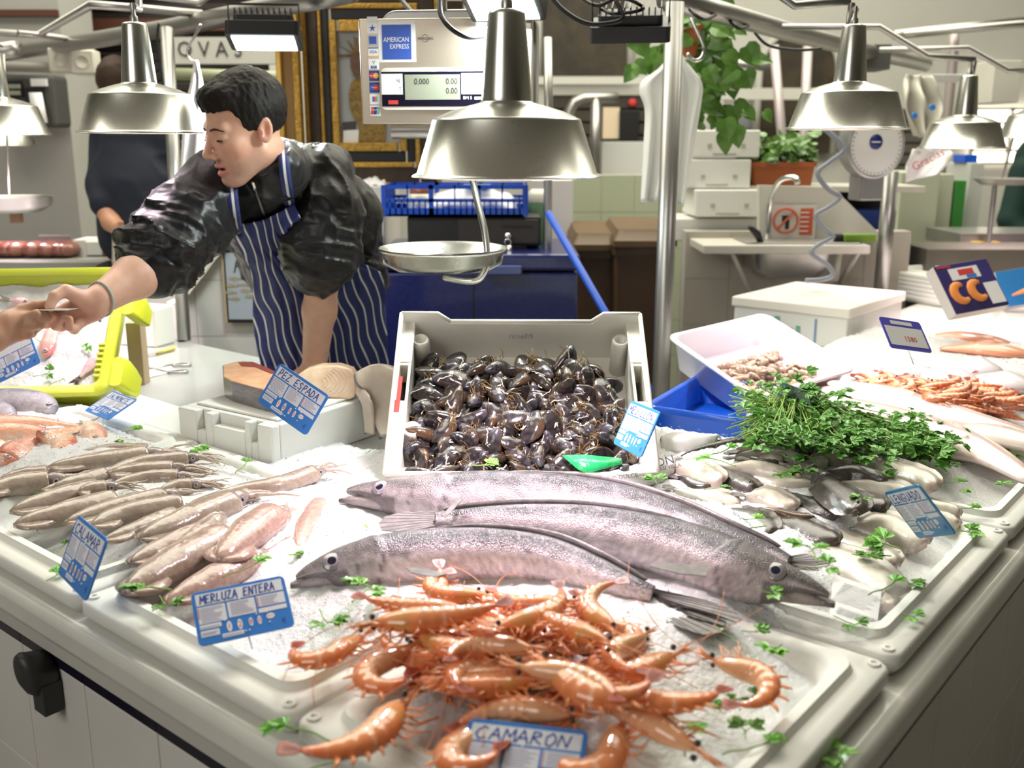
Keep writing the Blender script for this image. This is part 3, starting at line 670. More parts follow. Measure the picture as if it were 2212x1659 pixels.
SQL=[([(300,700),(600,640),(900,610)],36,.042,1,'squid wedged between the back and the lower row'),
([(1150,700),(1260,670),(1370,655)],34,.055,1,'stub of a squid with an eye by the small parsley leaf'),
([(0,1000),(0,1000)],1,-9,0,''),
([(1280,880),(1400,830),(1560,760)],40,.052,1,'squid mantle behind the plump grey one'),
([(1250,1120),(1420,1010),(1560,900)],44,.052,1,'squid under the dark head in the middle of the heap'),
([(520,440),(800,400),(1050,400)],27,.045,0,'half hidden squid behind the back row beside the red mullet'),
([(345,530),(700,490),(1060,440)],46,.055,1,'pale squid at the back whose dark head points to the foam box'),
([(0,620),(180,585),(340,570)],36,.045,1,'squid at the left edge above the parsley leaf'),
([(-140,720),(100,660),(350,625)],48,.045,1,'squid cut by the left edge of the view, below the upper one'),
([(760,570),(1000,500),(1350,462)],34,.058,1,'narrow squid pointing at the loose tentacles in the back row'),
([(380,680),(560,640),(760,585)],40,.05,0,'short squid left of the ringed mantle'),
([(790,575),(1000,555),(1240,540)],40,.06,1,'squid with a collar like ring and blue grey head'),
([(800,660),(1050,610),(1280,600)],40,.05,1,'squid in the middle row below the ringed one'),
([(560,710),(660,690),(760,675)],36,.062,1,'small squid with its dark head among the long bodies'),
([(75,850),(400,765),(700,690)],54,.048,0,'brown tinged squid at the left of the lower row'),
([(100,945),(450,865),(820,765)],54,.044,0,'squid in the lower left lying nearest the parsley sprig'),
([(470,930),(800,835),(1180,740)],48,.05,1,'squid right behind the tilted squid sign'),
([(650,960),(900,870),(1300,795)],52,.05,0,'long pale squid right of the tilted squid sign top'),
([(740,1060),(1000,965),(1250,860)],38,.044,0,'thin squid touching the right edge of the squid sign'),
([(1480,750),(1750,700),(2000,660),(2250,570)],44,.05,1,'long wrinkled squid stretching toward the foam box corner'),
([(1000,1050),(1300,930),(1660,775)],66,.058,1,'plump grey squid in the centre of the heap with a dark head'),
([(930,1225),(1200,1100),(1480,985)],56,.044,1,'squid with a bright highlight above the two front bodies'),
([(900,1430),(1200,1250),(1600,1030)],80,.046,0,'large squid at the front above the parsley tuft'),
([(1200,1500),(1500,1350),(1800,1200)],66,.040,1,'pinkish squid nearest the whole hake sign'),
([(1570,1200),(1750,1030),(1950,880)],78,.062,0,'broad squid lying on top near the hake mouth')]
SQL=[q for q in SQL if q[4]]
for i,(pa,hw,dz,hd,lb) in enumerate(SQL): squid(lb,pa,hw*1.65,dz,i+1,bool(hd),1 if i>=22 else (.5 if i>=20 else 0))
squid('pink mantle piece standing upright near the hake mouths',[(646,1188),(662,1140),(690,1092)],24,.045,31,False,.9,True)
squid('small grey squid with a staring eye behind the pink piece',[(560,1150),(590,1130),(612,1112)],20,.055,32,True,.3,True)
# ---------- red mullets and bream
MUL=pm('red_mullet_skin',attr=True,rough=.22,coat=.7,vor=(300,.5,.001),var=(30,.3,(.75,.45,.30)))
def smallfish(name,label,cat,ctrl,cols,group,er=.005,mat=MUL,seed=1,eu=(.10,.15)):
    pts,rr,fr=body_path([(a,b,c*1.1,d+.014) for a,b,c,d in ctrl],7,.5); n=len(pts); root=thing(name,label,cat,(pts[n//2].x,pts[n//2].y,ZC+.01),group=group); rg=[];cl=[];ns=24
    for i,p in enumerate(pts):
        t,N,d=fr[i]; s=i/(n-1)
        for k in range(ns):
            th=2*PI*k/ns; c,si=math.cos(th),math.sin(th); rg.append(p+d*c*rr[i]+N*si*rr[i]*.7)
            f=.5+.5*c+.2*mn.noise(Vector((s*12,c*3,seed))); col=mixc(cols[2],cols[1],ss(.05,.45,f)); col=mixc(col,cols[0],ss(.5,.9,f)); cl.append(tuple(x*(1+.35*mn.noise(Vector((s*50,c*9,seed)))) for x in col))
    m=MB(); m.rings([rg[i*ns:(i+1)*ns] for i in range(n)],True,cols=cl); m.build('body',mat,root)
    i=max(1,int(n*eu[0])); t,N,d=fr[i]; c=eu[1]; si=math.sqrt(1-c*c); eye(root,pts[i]+d*c*rr[i]+N*si*rr[i]*.7,(d*c*.7+N*si).normalized(),er,(.5,.45,.4))
    t,N,d=fr[-1]; e=pts[-1]; w=rr[-1]*3.2
    finpoly('tail_fin',[e-t*.003+d*rr[-1],e+t*.028+d*w,e+t*.014,e+t*.028-d*w,e-t*.003-d*rr[-1]],root,mat)
RD=((.55,.10,.08),(.85,.42,.26),(.86,.70,.55))
G='red mullets at the left of the counter'
smallfish('red_mullet','pink red mullet along the back of the group, tail toward the salmon coloured sign','fish',[(-60,925,22,.045),(0,922,24,.045),(80,918,17,.045),(140,920,8,.045),(170,922,5,.045)],RD,G,mat=MUL,seed=1)
smallfish('red_mullet','yellow striped red mullet crossing in the middle of the group','fish',[(-50,945,22,.05),(20,938,24,.052),(80,938,17,.05),(120,940,7,.05),(140,942,4,.05)],RD,G,seed=2)
smallfish('red_mullet','greyish mullet whose tail ends beside the round headed one','fish',[(90,950,20,.055),(110,945,20,.055),(135,938,15,.055),(160,930,8,.055),(176,922,5,.055)],RD,G,seed=3)
smallfish('red_mullet','red mullet head at the right end facing forward, one eye in view','fish',[(206,966,14,.03),(204,952,22,.036),(200,938,24,.045),(194,925,18,.05),(186,915,9,.05)],((.72,.30,.22),(.85,.55,.4),(.9,.7,.6)),G,seed=4,eu=(.2,.1))
smallfish('red_mullet','pink mullet head in front of the group pointing at the squid','fish',[(126,990,10,.03),(132,976,20,.036),(142,962,22,.042),(150,950,14,.045),(156,943,7,.045)],RD,G,seed=5,eu=(.2,.1))
smallfish('red_mullet','blotchy red mullet head at the lower left of the group','fish',[(8,1006,10,.03),(18,994,24,.036),(36,978,28,.042),(60,962,18,.045),(95,945,7,.05)],((.62,.16,.10),(.80,.32,.22),(.85,.6,.5)),G,seed=6,eu=(.2,.1))
smallfish('red_mullet','orange tailed mullet lying under the others toward the lower left','fish',[(-60,985,22,.03),(-20,975,25,.032),(20,955,16,.034),(50,940,8,.034),(66,934,5,.034)],RD,G,seed=7)
SB=((.14,.13,.17),(.45,.42,.48),(.80,.76,.80)); G2='grey bream heads at the left edge'
smallfish('grey_bream','silver bream head beside the small parsley leaves, facing right','fish',[(112,886,12,.05),(92,876,24,.052),(50,872,30,.055),(-10,872,30,.055),(-60,872,22,.05)],SB,G2,.007,SILV,8)
smallfish('grey_bream','dark bream head in the left corner below the silver one','fish',[(26,906,8,.045),(10,894,20,.048),(-20,890,26,.05),(-60,888,24,.05)],SB,G2,.007,SILV,9)
# ---------- prawns
PRM=pm('prawn_shell',attr=True,rough=.18,coat=.8,sss=.1,rnd=.12,bump=(90,.2,.001),var=(40,.35,(.62,.20,.07)))
PRL=pm('prawn_leg',(.80,.28,.10),.3,coat=.4,rnd=.15)
SHM=pm('shrimp_shell',attr=True,rough=.25,coat=.6,rnd=.2,bump=(90,.2,.001),var=(40,.75,(.26,.10,.055)))
def prawn_proto(bend,seed,name='prawn',parts=True):
    """lies on its side, head toward +x, curl in the xy plane; about 15 cm stretched out"""
    rr=random.Random(seed); root=thing(name,'x','prawn',(0,0,-5)); M=WM[root]; m=MB(); n=46; ns=18; A=[];p=Vector((.030,0,0)); ang=PI; pts=[]
    for i in range(n):
        s=i/(n-1); pts.append((p.copy(),ang)); 
        ang+=(math.radians(bend)/(n*.62)) if s>.36 else .12/n
        p=p+Vector((math.cos(ang),math.sin(ang),0))*(.118/n)
    rd=[(0,.10),(.04,.32),(.12,.66),(.25,.94),(.36,1.0),(.45,.98),(.6,.86),(.75,.66),(.88,.42),(.96,.26),(1,.14)]
    def seg(i0,i1,nm,car):
        rg=[];cl=[]
        for i in range(i0,i1):
            s=i/(n-1); c,a=pts[i]; t=Vector((math.cos(a),math.sin(a),0)); d=Vector((t.y,-t.x,0)); r=.0135*lerpt(rd,s); q=0
            if not car: q=((s-.36)*10.5)%1; r*=1.04-.11*q**2
            for k in range(ns):
                th=2*PI*k/ns; cc,si=math.cos(th),math.sin(th); rg.append(c+d*cc*r*(1.12 if cc>0 else .95)+Vector((0,0,1))*si*r*.82)
                col=mixc((.93,.52,.30),(.86,.24,.08),.5+.5*cc); 
                if car: col=mixc(col,(.62,.34,.10),.75*ss(.06,.2,s)*(1-ss(.26,.34,s))*(.5+.5*cc)); 
                else: col=mixc(col,(1,.72,.55),.7*(1-ss(.0,.14,q))); col=mixc(col,(.80,.12,.05),.55*ss(.75,1,s))
                cl.append(col)
        mm=MB(); mm.rings([rg[j*ns:(j+1)*ns] for j in range(i1-i0)],True,cols=cl); return mm.build(nm,PRM if parts else SHM,root,world=False)
    seg(0,18,'carapace',True); seg(16,n,'abdomen',False)
    # rostrum
    c,a=pts[0]; mm=MB(); mm.tube([c+Vector((-.012,.005,0)),c+Vector((.004,.004,0)),c+Vector((.026,.009,0))],[.0035,.0028,.0004],6,flat=.6); mm.build('rostrum',PRL,root,world=False)
    # tail fan
    c,a=pts[-1]; t=Vector((math.cos(a),math.sin(a),0)); d=Vector((-t.y,t.x,0)); mm=MB(); mm.col=(.70,.12,.04)
    for q,w in ((-.34,.0030),(-.17,.0032),(0,.0022),(.17,.0032),(.34,.0030)):
        e=(t+d*q).normalized(); f=Vector((-e.y,e.x,0)); b=c-t*.003
        mm.add([b,b+e*.009+f*w,b+e*.018+f*w*.8,b+e*.021,b+e*.018-f*w*.8,b+e*.009-f*w],[(0,1,2,3,4,5)])
    mm.build('tail_fan',pm('tail_fan_red',(.42,.06,.02),.4,rnd=.15),root,world=False,solid=.0012,smooth=False)
    mm=MB(); 
    for sz in (-1,1): mm.ball((.031,.0015,.0062*sz),.0031,8)
    mm.build('eye',pm('prawn_eye',(.012,.008,.008),.05,coat=1),root,world=False)
    if parts:
        mm=MB()
        for q in range(6):
            b=pts[4+int(q*2.4)][0]+Vector((0,.008,0)); dx=rr.uniform(-.2,.9); a1=b+Vector((dx*.013,.014,rr.uniform(-.006,.008))); a2=a1+Vector((rr.uniform(-.004,.016),rr.uniform(.004,.016),rr.uniform(-.006,.004)))
            mm.tube([b,a1,a2],[.0014,.001,.0004],5)
        mm.build('walking_legs',PRL,root,world=False); mm=MB()
        for q in range(5):
            c,a=pts[19+q*4]; t=Vector((math.cos(a),math.sin(a),0)); d=Vector((-t.y,t.x,0))*-1 if False else Vector((-math.sin(a),math.cos(a),0))*-1
            mm.tube([c+d*.007,c+d*.015+t*.003,c+d*.022+t*.008],[.0028,.0024,.0008],6,flat=.5)
        mm.build('swimmerets',PRL,root,world=False)
        mm=MB()
        for q in range(2):
            b=Vector((.034,.0,.003*(1-2*q))); ps=[b]; dr=Vector((1,rr.uniform(-.6,.8),.15)).normalized(); k=rr.uniform(-.5,.5)
            for w in range(7): dr=(dr+Vector((-dr.y,dr.x,0))*k*.5+Vector((0,0,-.09))).normalized(); b=b+dr*rr.uniform(.011,.019); ps.append(b)
            mm.tube(smoothpath(ps,3),.00045,4)
        for q in range(6):
            b=Vector((.030,.004,.0)); dr=Vector((1,rr.uniform(-.25,.55),rr.uniform(-.3,.3))).normalized(); mm.tube([b,b+dr*.013,b+dr*.022+Vector((0,.003,-.003))],[.0014,.001,.0002],4)
        mm.build('antennae',pm('feeler',(.85,.35,.16),.4),root,world=False)
    return root
PRO=[prawn_proto(b,i+3) for i,b in enumerate((25,70,115,160,205,240))]
used_p=set()
def place(pro,M,label,group):
    if pro.name not in used_p:
        used_p.add(pro.name); kk=kids(pro); KC[pro]=[(c,kids(c)) for c in kk]; pro.matrix_basis=M; WM[pro]=M; pro['label']=label; pro['group']=group; return pro
    return dup(pro,M,label,group)
GP='large orange prawns heaped at the front corner'
def prawn(pro,ep,bp,dz,label,flip=1,sc=1,roll=0,tilt=0):
    a=pxz(*ep,dz); b=pxz(*bp,dz); x=(a-b); L=x.length; x.normalize(); y=UP.cross(x)*flip; z=x.cross(y)
    M=Matrix(((x.x,y.x,z.x,a.x),(x.y,y.y,z.y,a.y),(x.z,y.z,z.z,a.z),(0,0,0,1)))@Matrix.Rotation(roll,4,'X')@Matrix.Rotation(tilt,4,'Y')@Matrix.Scale(sc,4)@Matrix.Translation((-.031,0,0))
    return place(PRO[pro],M,label,GP)
def hp(px,py): # height of the prawn heap
    return .070+.045*math.exp(-((px-1130)/210)**2-((py-1400)/95)**2)
PW=[(3,(1538,1428),(1620,1452),.075,'single curled prawn lying apart at the right of the heap',-1,1.12),
(0,(806,1342),(900,1342),.125,'big orange prawn on top at the upper left with its feelers over the ice',1,1.25),
(3,(778,1372),(735,1405),.075,'curled prawn at the left end of the heap beside the dark parsley leaf',-1,1.1),
(4,(890,1400),(835,1420),.090,'tightly curled prawn left of centre showing its legs',1,1.15),
(0,(972,1462),(1060,1455),.095,'straight prawn in the middle front with a black eye facing left',1,1.15),
(1,(1158,1474),(1060,1492),.085,'prawn whose long straight tail points to the lower left',-1,1.2),
(1,(868,1512),(820,1580),.075,'prawn standing toward the viewer at the lower left of the heap',-1,1.3),
(2,(1182,1424),(1245,1480),.120,'long bent prawn crossing the front of the heap',1,1.25),
(2,(1330,1358),(1262,1312),.115,'prawn at the upper right corner of the heap, eye facing right',-1,1.1),
(3,(1452,1410),(1375,1455),.095,'plump pink prawn at the right side pointing to the single one',-1,1.2),
(1,(1500,1622),(1420,1578),.075,'prawn at the lower right with its snout on the parsley',1,1.3),
(4,(1335,1560),(1322,1620),.070,'curled prawn at the bottom right of the price sign',-1,1.25),
(4,(1060,1560),(1000,1595),.065,'curled prawn half hidden behind the top left of the prawn sign',1,1.2),
(3,(1052,1285),(980,1290),.085,'pale prawn at the very top of the heap near the front hake',-1,1.05),
(1,(1235,1545),(1170,1530),.080,'prawn just above the prawn sign, head to the right',1,1.1),
(1,(1075,1355),(1160,1335),.125,'prawn in the centre top with bright highlights, facing left',1,1.1),
(0,(1318,1390),(1240,1360),.130,'prawn with translucent head near the upper right of the heap',-1,1.1),
(2,(1150,1400),(1080,1385),.120,'short prawn in the centre showing its pale belly',1,1.0),
(1,(1240,1300),(1150,1302),.105,'row prawn at the back edge of the heap, facing right',-1,1.0),
(0,(1010,1318),(930,1318),.115,'pale orange prawn behind the big upper left one',-1,1.1),
(2,(1400,1370),(1340,1395),.110,'red tailed prawn at the right shoulder of the heap',1,1.0),
(1,(1300,1500),(1390,1520),.095,'brick red prawn below the plump pink one',1,1.15),
(2,(900,1365),(960,1392),.110,'reddish prawn beneath the big upper left one',1,1.1),
(1,(1120,1440),(1205,1450),.120,'prawn wedged in the middle of the heap, facing left',-1,1.1)]
for q in PW: prawn(*q[:5],flip=q[5],sc=q[6],tilt=R.uniform(-.1,.1),roll=R.uniform(-.25,.25))
k=0; rp=random.Random(5)
while k<34:
    px=rp.gauss(1130,150);py=rp.gauss(1400,62)
    if ((px-1130)/300)**2+((py-1400)/125)**2>1: continue
    an=rp.uniform(0,2*PI); dx,dy=math.cos(an)*60,math.sin(an)*26; h=hp(px,py)-rp.uniform(.012,.045)
    side='back' if py<1370 else ('front' if py>1440 else 'middle')
    prawn(rp.choice([0,1,1,2,2,3,4]),(px+dx,py+dy),(px-dx*.2,py-dy*.2),h,'orange prawn jammed among others in the %s of the heap'%side,rp.choice([-1,1]),rp.uniform(.95,1.15),rp.uniform(-.5,.5),rp.uniform(-.25,.25)); k+=1
# small shrimps on the right counter
GS='small brown shrimps piled on the right counter'
PS=[prawn_proto(b,50+i,'shrimp',False) for i,b in enumerate((30,90,150))]
for q in PS: q['category']='shrimp'
rp=random.Random(9); 
for k in range(120):
    while True:
        px=rp.uniform(1850,2185);py=rp.uniform(802,892)
        u=(px-2020)/165; w=(py-(812+ (px-1850)*.12+18))/38
        if u*u+w*w<1: break
    h=.055+.05*max(0,1-u*u-w*w)-rp.uniform(0,.02); a=pxz(px,py,h); an=rp.gauss(2.6,.7)
    M=Matrix.Translation(a)@Matrix.Rotation(an,4,'Z')@Matrix.Rotation(rp.uniform(-.4,.4),4,'X')@Matrix.Rotation(rp.uniform(-.3,.3),4,'Y')@Matrix.Scale(rp.uniform(.75,1.0),4)
    place(PS[k%3],M,'small brown shrimp in the pile on the right counter, %s side'%('left' if px<1960 else 'middle' if px<2080 else 'right'),GS)
# ---------- rounded boards used for signs
def rr_poly(w,h,r): return rrect(w,h,r,4)
BLU=pm('sign_blue',(.035,.20,.62),.35,coat=.3); PAP=pm('sign_paper',(.72,.74,.80),.5); INK=pm('marker_ink',(.02,.06,.38),.5); RED=pm('red_print',(.60,.05,.05),.5); SML=pm('small_print',(.36,.33,.50),.6); PIN=pm('plastic_pin',(.75,.75,.72),.3); GRP=pm('green_print',(.18,.42,.30),.5)
WHS=pm('oval_white',(.85,.85,.85),.4)
def price_sign(corners,w,t0,word,digits,label,blue=BLU,pindir=None,seed=1,light=False):
    h=w*.66; M,t=pose(corners,w,h,t0); z=.0016
    root=thing('price_sign',label,'sign',M=M,group='blue price signs stuck in the ice')
    m=MB(); m.prism(rr_poly(w,h,h*.09),-.0012,.0012); m.build('board',blue,root,world=False,smooth=False,bev=.0004)
    m=MB()
    def rc(x0,y0,x1,y1,zz=z): m.box(x0*w,x1*w,y0*h,y1*h,.001,zz)
    rc(-.46,.22,.46,.44); rc(-.46,-.12,-.17,.19); rc(-.15,-.10,.14,.19); rc(.16,-.02,.46,.19); rc(.16,-.13,.46,-.05); rc(-.46,-.22,-.24,-.14); rc(-.46,-.36,-.27,-.25); rc(-.25,-.44,-.03,-.37)
    m.build('paper_panels',PAP,root,world=False,smooth=False)
    m=MB()
    rl=random.Random(seed)
    for x0,x1,y0,y1 in ((-.45,-.19,-.10,.17),(-.14,.12,-.08,.17),(.18,.44,-.01,.17)):
        y=y1-.01; 
        while y>y0:
            m.box((x0+.02)*w,(x0+(x1-x0)*rl.uniform(.6,.98))*w,y*h-h*.0055,y*h+h*.0055,z,z+.0002); y-=.031
    m.box(-.45*w,-.26*w,-.20*h,-.185*h,z,z+.0002); m.box(-.45*w,-.29*w,-.30*h,-.285*h,z,z+.0002); m.box(-.45*w,-.31*w,-.33*h,-.315*h,z,z+.0002); m.box(-.24*w,-.05*w,-.415*h,-.40*h,z,z+.0002)
    m.build('small_print',SML,root,world=False,smooth=False)
    m=MB()
    for xm in (-.455,.165):
        m=MB(); [m.box(xm*w,(xm+.015)*w,y*h-.008*h,y*h+.012*h,z,z+.0003) for y in (.15,.11,.07,.03,-.01)]; m.build('red_marks',RED,root,world=False,smooth=False)
    m=MB(); scrawl(m,word,Matrix.Translation((-.42*w,.245*h,z+.0004)),w*.80,h*.16,w*.014,seed); m.build('handwriting',INK,root,world=False,smooth=False)
    m=MB(); m2=MB(); xs=(-.165,-.055,.06,.15); 
    for x,sz,dg in zip(xs,(1,1,.82,.82),digits):
        m=MB(); m.prism([(x*w+.026*w*sz*math.cos(a),-.255*h+.095*h*sz*math.sin(a)) for a in [i*2*PI/20 for i in range(20)]],.001,z); m.build('digit_disc',WHS,root,world=False,smooth=False); put_text(m2,dg,Matrix.Translation((x*w,-.258*h,z+.0003)),h*.155*sz,.8)
    m=MB(); m.prism([(.27*w+.045*w*math.cos(a),-.22*h+.05*h*math.sin(a)) for a in [i*2*PI/16 for i in range(16)]],.001,z); put_text(m2,'KILO',Matrix.Translation((.27*w,-.22*h,z+.0003)),h*.05)
    for x,y in ((-.01,.205),(.13,-.135),(-.2,-.13),(.235,-.135),(.25,-.33),(-.01,-.40),(.03,-.40)): m_=MB(); m_.ball((x*w,y*h,z),h*.016,8); m_.build('peg',WHS,root,world=False)
    m.build('unit_disc',WHS,root,world=False,smooth=False); m2.build('digits',RED,root,world=False,smooth=False)
    m=MB(); put_text(m,'\u20ac',Matrix.Translation((.40*w,-.36*h,z)),h*.13); m.build('euro_mark',INK,root,world=False,smooth=False)
    if pindir is not None:
        loc=M.inverted()@Vector(pindir); a=Vector((0,-.3*h,-.003)); m=MB(); m.tube([a,(a+loc)*.5,loc],.0011,6); m.build('pin',PIN,root,world=False)
    return root
def zt(px,py,dz): return (CAMZ-ZC-dz)/-ray(px,py).z
price_sign([(411,1283),(612,1243),(430,1398)],.117,(1.26,1.29,1.22),'MERLUZA ENTERA','1280','blue price sign for the whole hake, tilted slightly, left of the front hake head',pindir=pxz(545,1402,.045),seed=2)
price_sign([(1015,1551),(1272,1580),(975,1720)],.125,(1.05,1.05,1.0),'CAMARON','1680','blue price sign in front of the large prawns, cut by the bottom edge',pindir=pxz(1120,1700,.05),seed=3)
price_sign([(170,1112),(234,1165),(126,1238)],.133,(1.44,1.34,1.43),'CALAMAR','0650','narrow looking blue price sign turned sideways among the squid',pindir=pxz(188,1290,.03),seed=4)
price_sign([(605,783),(712,855),(556,868)],.135,(1.95,1.92,1.93),'PEZ ESPADA','1880','blue price sign leaning on the foam box with the swordfish steaks',pindir=D(604,912,1.96),seed=5)
price_sign([(1365,865),(1428,890),(1325,958)],.125,(1.76,1.68,1.75),'MEJILLON','1480','blue price sign clipped at the right of the mussel crate',pindir=D(1378,990,1.79),seed=6)
price_sign([(1910,1063),(1984,1045),(1985,1163)],.130,(1.54,1.41,1.53),'LENGUADO','1900','blue price sign standing over the soles at the right',pindir=pxz(2028,1165,.05),seed=7,blue=pm('sign_teal',(.02,.22,.48),.35,coat=.3))
price_sign([(245,845),(297,864),(182,887)],.12,(2.16,2.12,2.02),'SALMONETE','1500','small blue price sign lying slanted over the red mullets',pindir=pxz(225,925,.02),seed=8)
price_sign([(-32,770),(66,722),(-10,832)],.12,(2.30,2.27,2.25),' ','1200','blue price sign standing in the ice of the yellow green crate',pindir=D(35,800,2.34),seed=9)
# ---------- mussels and their crate
CR_A=D(857,690,2.085);CR_B=D(1378,700,2.085);CR_C=D(1425,1020,1.80);CR_D=D(845,1028,1.80)
xc=((CR_B-CR_A)+(CR_C-CR_D)).normalized(); yc=((CR_A+CR_B)/2-(CR_C+CR_D)/2); CH=yc.length; CW=((CR_B-CR_A).length+(CR_C-CR_D).length)/2
MC=frame((CR_A+CR_B+CR_C+CR_D)/4,xc,y=yc)
crate=thing('mussel_crate','white plastic crate tilted to the front and full of mussels','crate',M=MC); CD=.105
CRP=pm('crate_plastic',(.80,.79,.70),.32,coat=.25,var=(7,.35,(.68,.64,.52)),bump=(30,.05))
w2,h2=CW/2,CH/2
m=MB(); t=.006
m.box(-w2,w2,-h2,h2,-CD,-CD+t)                                              # floor
m.box(-w2,w2,-h2,-h2+t,-CD,-.0); 
def profwall(pts,y0,y1,mb,axis='x'):                                        # wall with shaped top edge
    if axis=='x': M=Matrix(((1,0,0,0),(0,0,1,0),(0,1,0,0),(0,0,0,1)))
    else: M=Matrix(((0,0,1,0),(1,0,0,0),(0,1,0,0),(0,0,0,1)))
    mb.prism(pts,y0,y1,M)
hiL=.022
profwall([(-w2,-CD),(w2,-CD),(w2,hiL),(w2-.075,hiL),(w2-.10,0),(-w2+.10,0),(-w2+.075,hiL),(-w2,hiL)],h2-t,h2,m)
m.build('shell',CRP,crate,world=False,smooth=False,bev=.002)
for sx in (-1,1):
    m=MB(); xo=sx*w2; xi=sx*(w2-.028)
    a,b=sorted((xo,xi)); c,d=sorted((xo,xo-sx*t)); e,f=sorted((xi,xi+sx*t))
    # outer wall, rim top with hand hole, inner pillar boxes
    m.box(c,d,-h2,h2,-CD,.0)
    m.box(a,b,h2*.40,h2,-.004,.0015); m.box(a,b,-h2,-h2*.12,-.004,.0015); m.box(c,d,-h2*.12,h2*.40,-.004,.004); m.box(e,f,-h2*.12,h2*.40,-.03,.0015)
    m.box(a,b,h2*.36,h2*.40,-.05,.0); m.box(a,b,-h2*.15,-h2*.11,-.05,.0)
    m.box(e,f,-h2*.16,h2*.44,-CD,-.0)
    for yy in (-.86,-.32,.52,.9): m.box(*sorted((xi,xi+sx*t*.6)),yy*h2-.028,yy*h2+.028,-CD,-.001)
    m.build('side_rim',CRP,crate,world=False,smooth=False,bev=.002)
m=MB()
m.tube([(-w2,-h2,0),(w2,-h2,0)],.005,8); m.tube([(-w2+.1,h2,0),(w2-.1,h2,0)],.005,8); m.tube([(-w2,-h2,0),(-w2,h2,hiL)],.0045,8); m.tube([(w2,-h2,0),(w2,h2,hiL)],.0045,8)
m.tube([(-w2+.1,h2,0),(-w2+.075,h2,hiL),(-w2+.0,h2,hiL)],.005,8); m.tube([(w2-.1,h2,0),(w2-.075,h2,hiL),(w2,h2,hiL)],.005,8)
m.build('rim_bead',CRP,crate,world=False)
for sx,sy in ((1,.78),(-1,.78),(-1,-.42),(1,-.5)):
    cx=sx*(w2-.040)
    m=MB(); m.lathe([(.019,-CD),(.019,-.014),(.016,-.008),(.012,-.010),(.010,-.02),(.001,-.021)],20,Matrix.Translation((cx,sy*h2,0)))
    m.build('corner_post',CRP,crate,world=False)
m=MB(); m.box(-w2+.004,-w2+.014,-.02-.035,.075-.035,.0015,.0025); m.build('red_label',pm('red_sticker',(.62,.05,.04),.4),crate,world=False,smooth=False)
m=MB(); put_text(m,'Marin',Matrix(((-1,0,0,.0),(0,0,-1,h2-t-.001),(0,1,0,-.035),(0,0,0,1))),.022); m.build('faded_print',pm('faded_blue',(.50,.52,.62),.5),crate,world=False,smooth=False)
# prop under the raised side
pb=MC@Vector((0,h2*.6,-CD)); m=MB(); m.box(-.2,.2,-.05,.05,ZC+.006,pb.z-.012,Matrix.Translation((pb.x,pb.y,0))@Matrix.Rotation(math.atan2(xc.y,xc.x),4,'Z')); o=m.build('foam_block',foamw,None,smooth=False,bev=.004); recenter(o); tag(o,'white foam block propping up the back of the mussel crate','block')
MUS=pm('mussel_shell',attr=True,rough=.22,coat=.5,rnd=.4,var=(40,.55,(.045,.038,.018)),bump=(40,.5,.003),vor=(120,.25,.002))
def mussel_proto(seed,wd):
    m=MB(); n=20; ns=20; rg=[];cl=[]
    for i in range(n):
        s=i/(n-1); L=.056; w=wd*lerpt([(0,.05),(.06,.32),(.2,.62),(.45,.95),(.7,1),(.88,.78),(.96,.5),(1,.1)],s); b=.0115*lerpt([(0,.1),(.15,.75),(.4,1),(.75,.7),(1,.08)],s); yo=.004*math.sin(s*PI)
        for k in range(ns):
            th=2*PI*k/ns; c,si=math.cos(th),math.sin(th); z=abs(si)**.75*(1 if si>0 else -1); rg.append(((s-.5)*L,yo+c*w,z*b*(1+.02*math.sin(s*60)))); e=abs(c)
            col=mixc((.010,.010,.016),(.035,.028,.03),.5+.5*math.sin(s*38)); col=mixc(col,(.12,.06,.022),.7*ss(.86,1,e)*(1 if c>0 else .35)); col=mixc(col,(.09,.10,.13),.6*(1-ss(0,.3,s))); cl.append(col)
    m.rings([rg[i*ns:(i+1)*ns] for i in range(n)],True,cols=cl); return m
MP=[]
for i,wd in enumerate((.0135,.0155,.0145)):
    r_=thing('mussel','x','mussel',(0,0,-5)); mussel_proto(i,wd).build('shell',MUS,r_,world=False)
    m=MB(); rb=random.Random(i)
    if i!=1:
        for q in range(9):
            b=Vector((-.008,.006,.004)); ps=[b]; 
            for w in range(4): b=b+Vector((rb.uniform(-.007,.008),rb.uniform(-.006,.009),rb.uniform(-.003,.005))); ps.append(b)
            m.tube(ps,.00055,4)
        m.build('beard',pm('byssus',(.20,.12,.03),.7),r_,world=False)
    else:
        for q in range(3):
            b=Vector((rb.uniform(-.01,.016),rb.uniform(-.006,.006),.0108)); ps=[b]
            for w in range(5): b=b+Vector((rb.uniform(-.006,.006),rb.uniform(-.005,.005),0)); b.z=.0112-abs(b.y)*.25-abs(b.x)*.10; ps.append(b)
            m.tube(smoothpath(ps,3),.0009,5)
        m.build('tube_worms',pm('worm_tube',(.62,.55,.42),.6),r_,world=False)
    MP.append(r_)
rm=random.Random(11); cnt=0; GM='mussels in the white crate'
def depth_at(x,y):  # pile surface below the rim plane
    return -.022-.055*ss(.25,1.0,y/h2)-.02*ss(.7,1,abs(x)/(w2-.03))
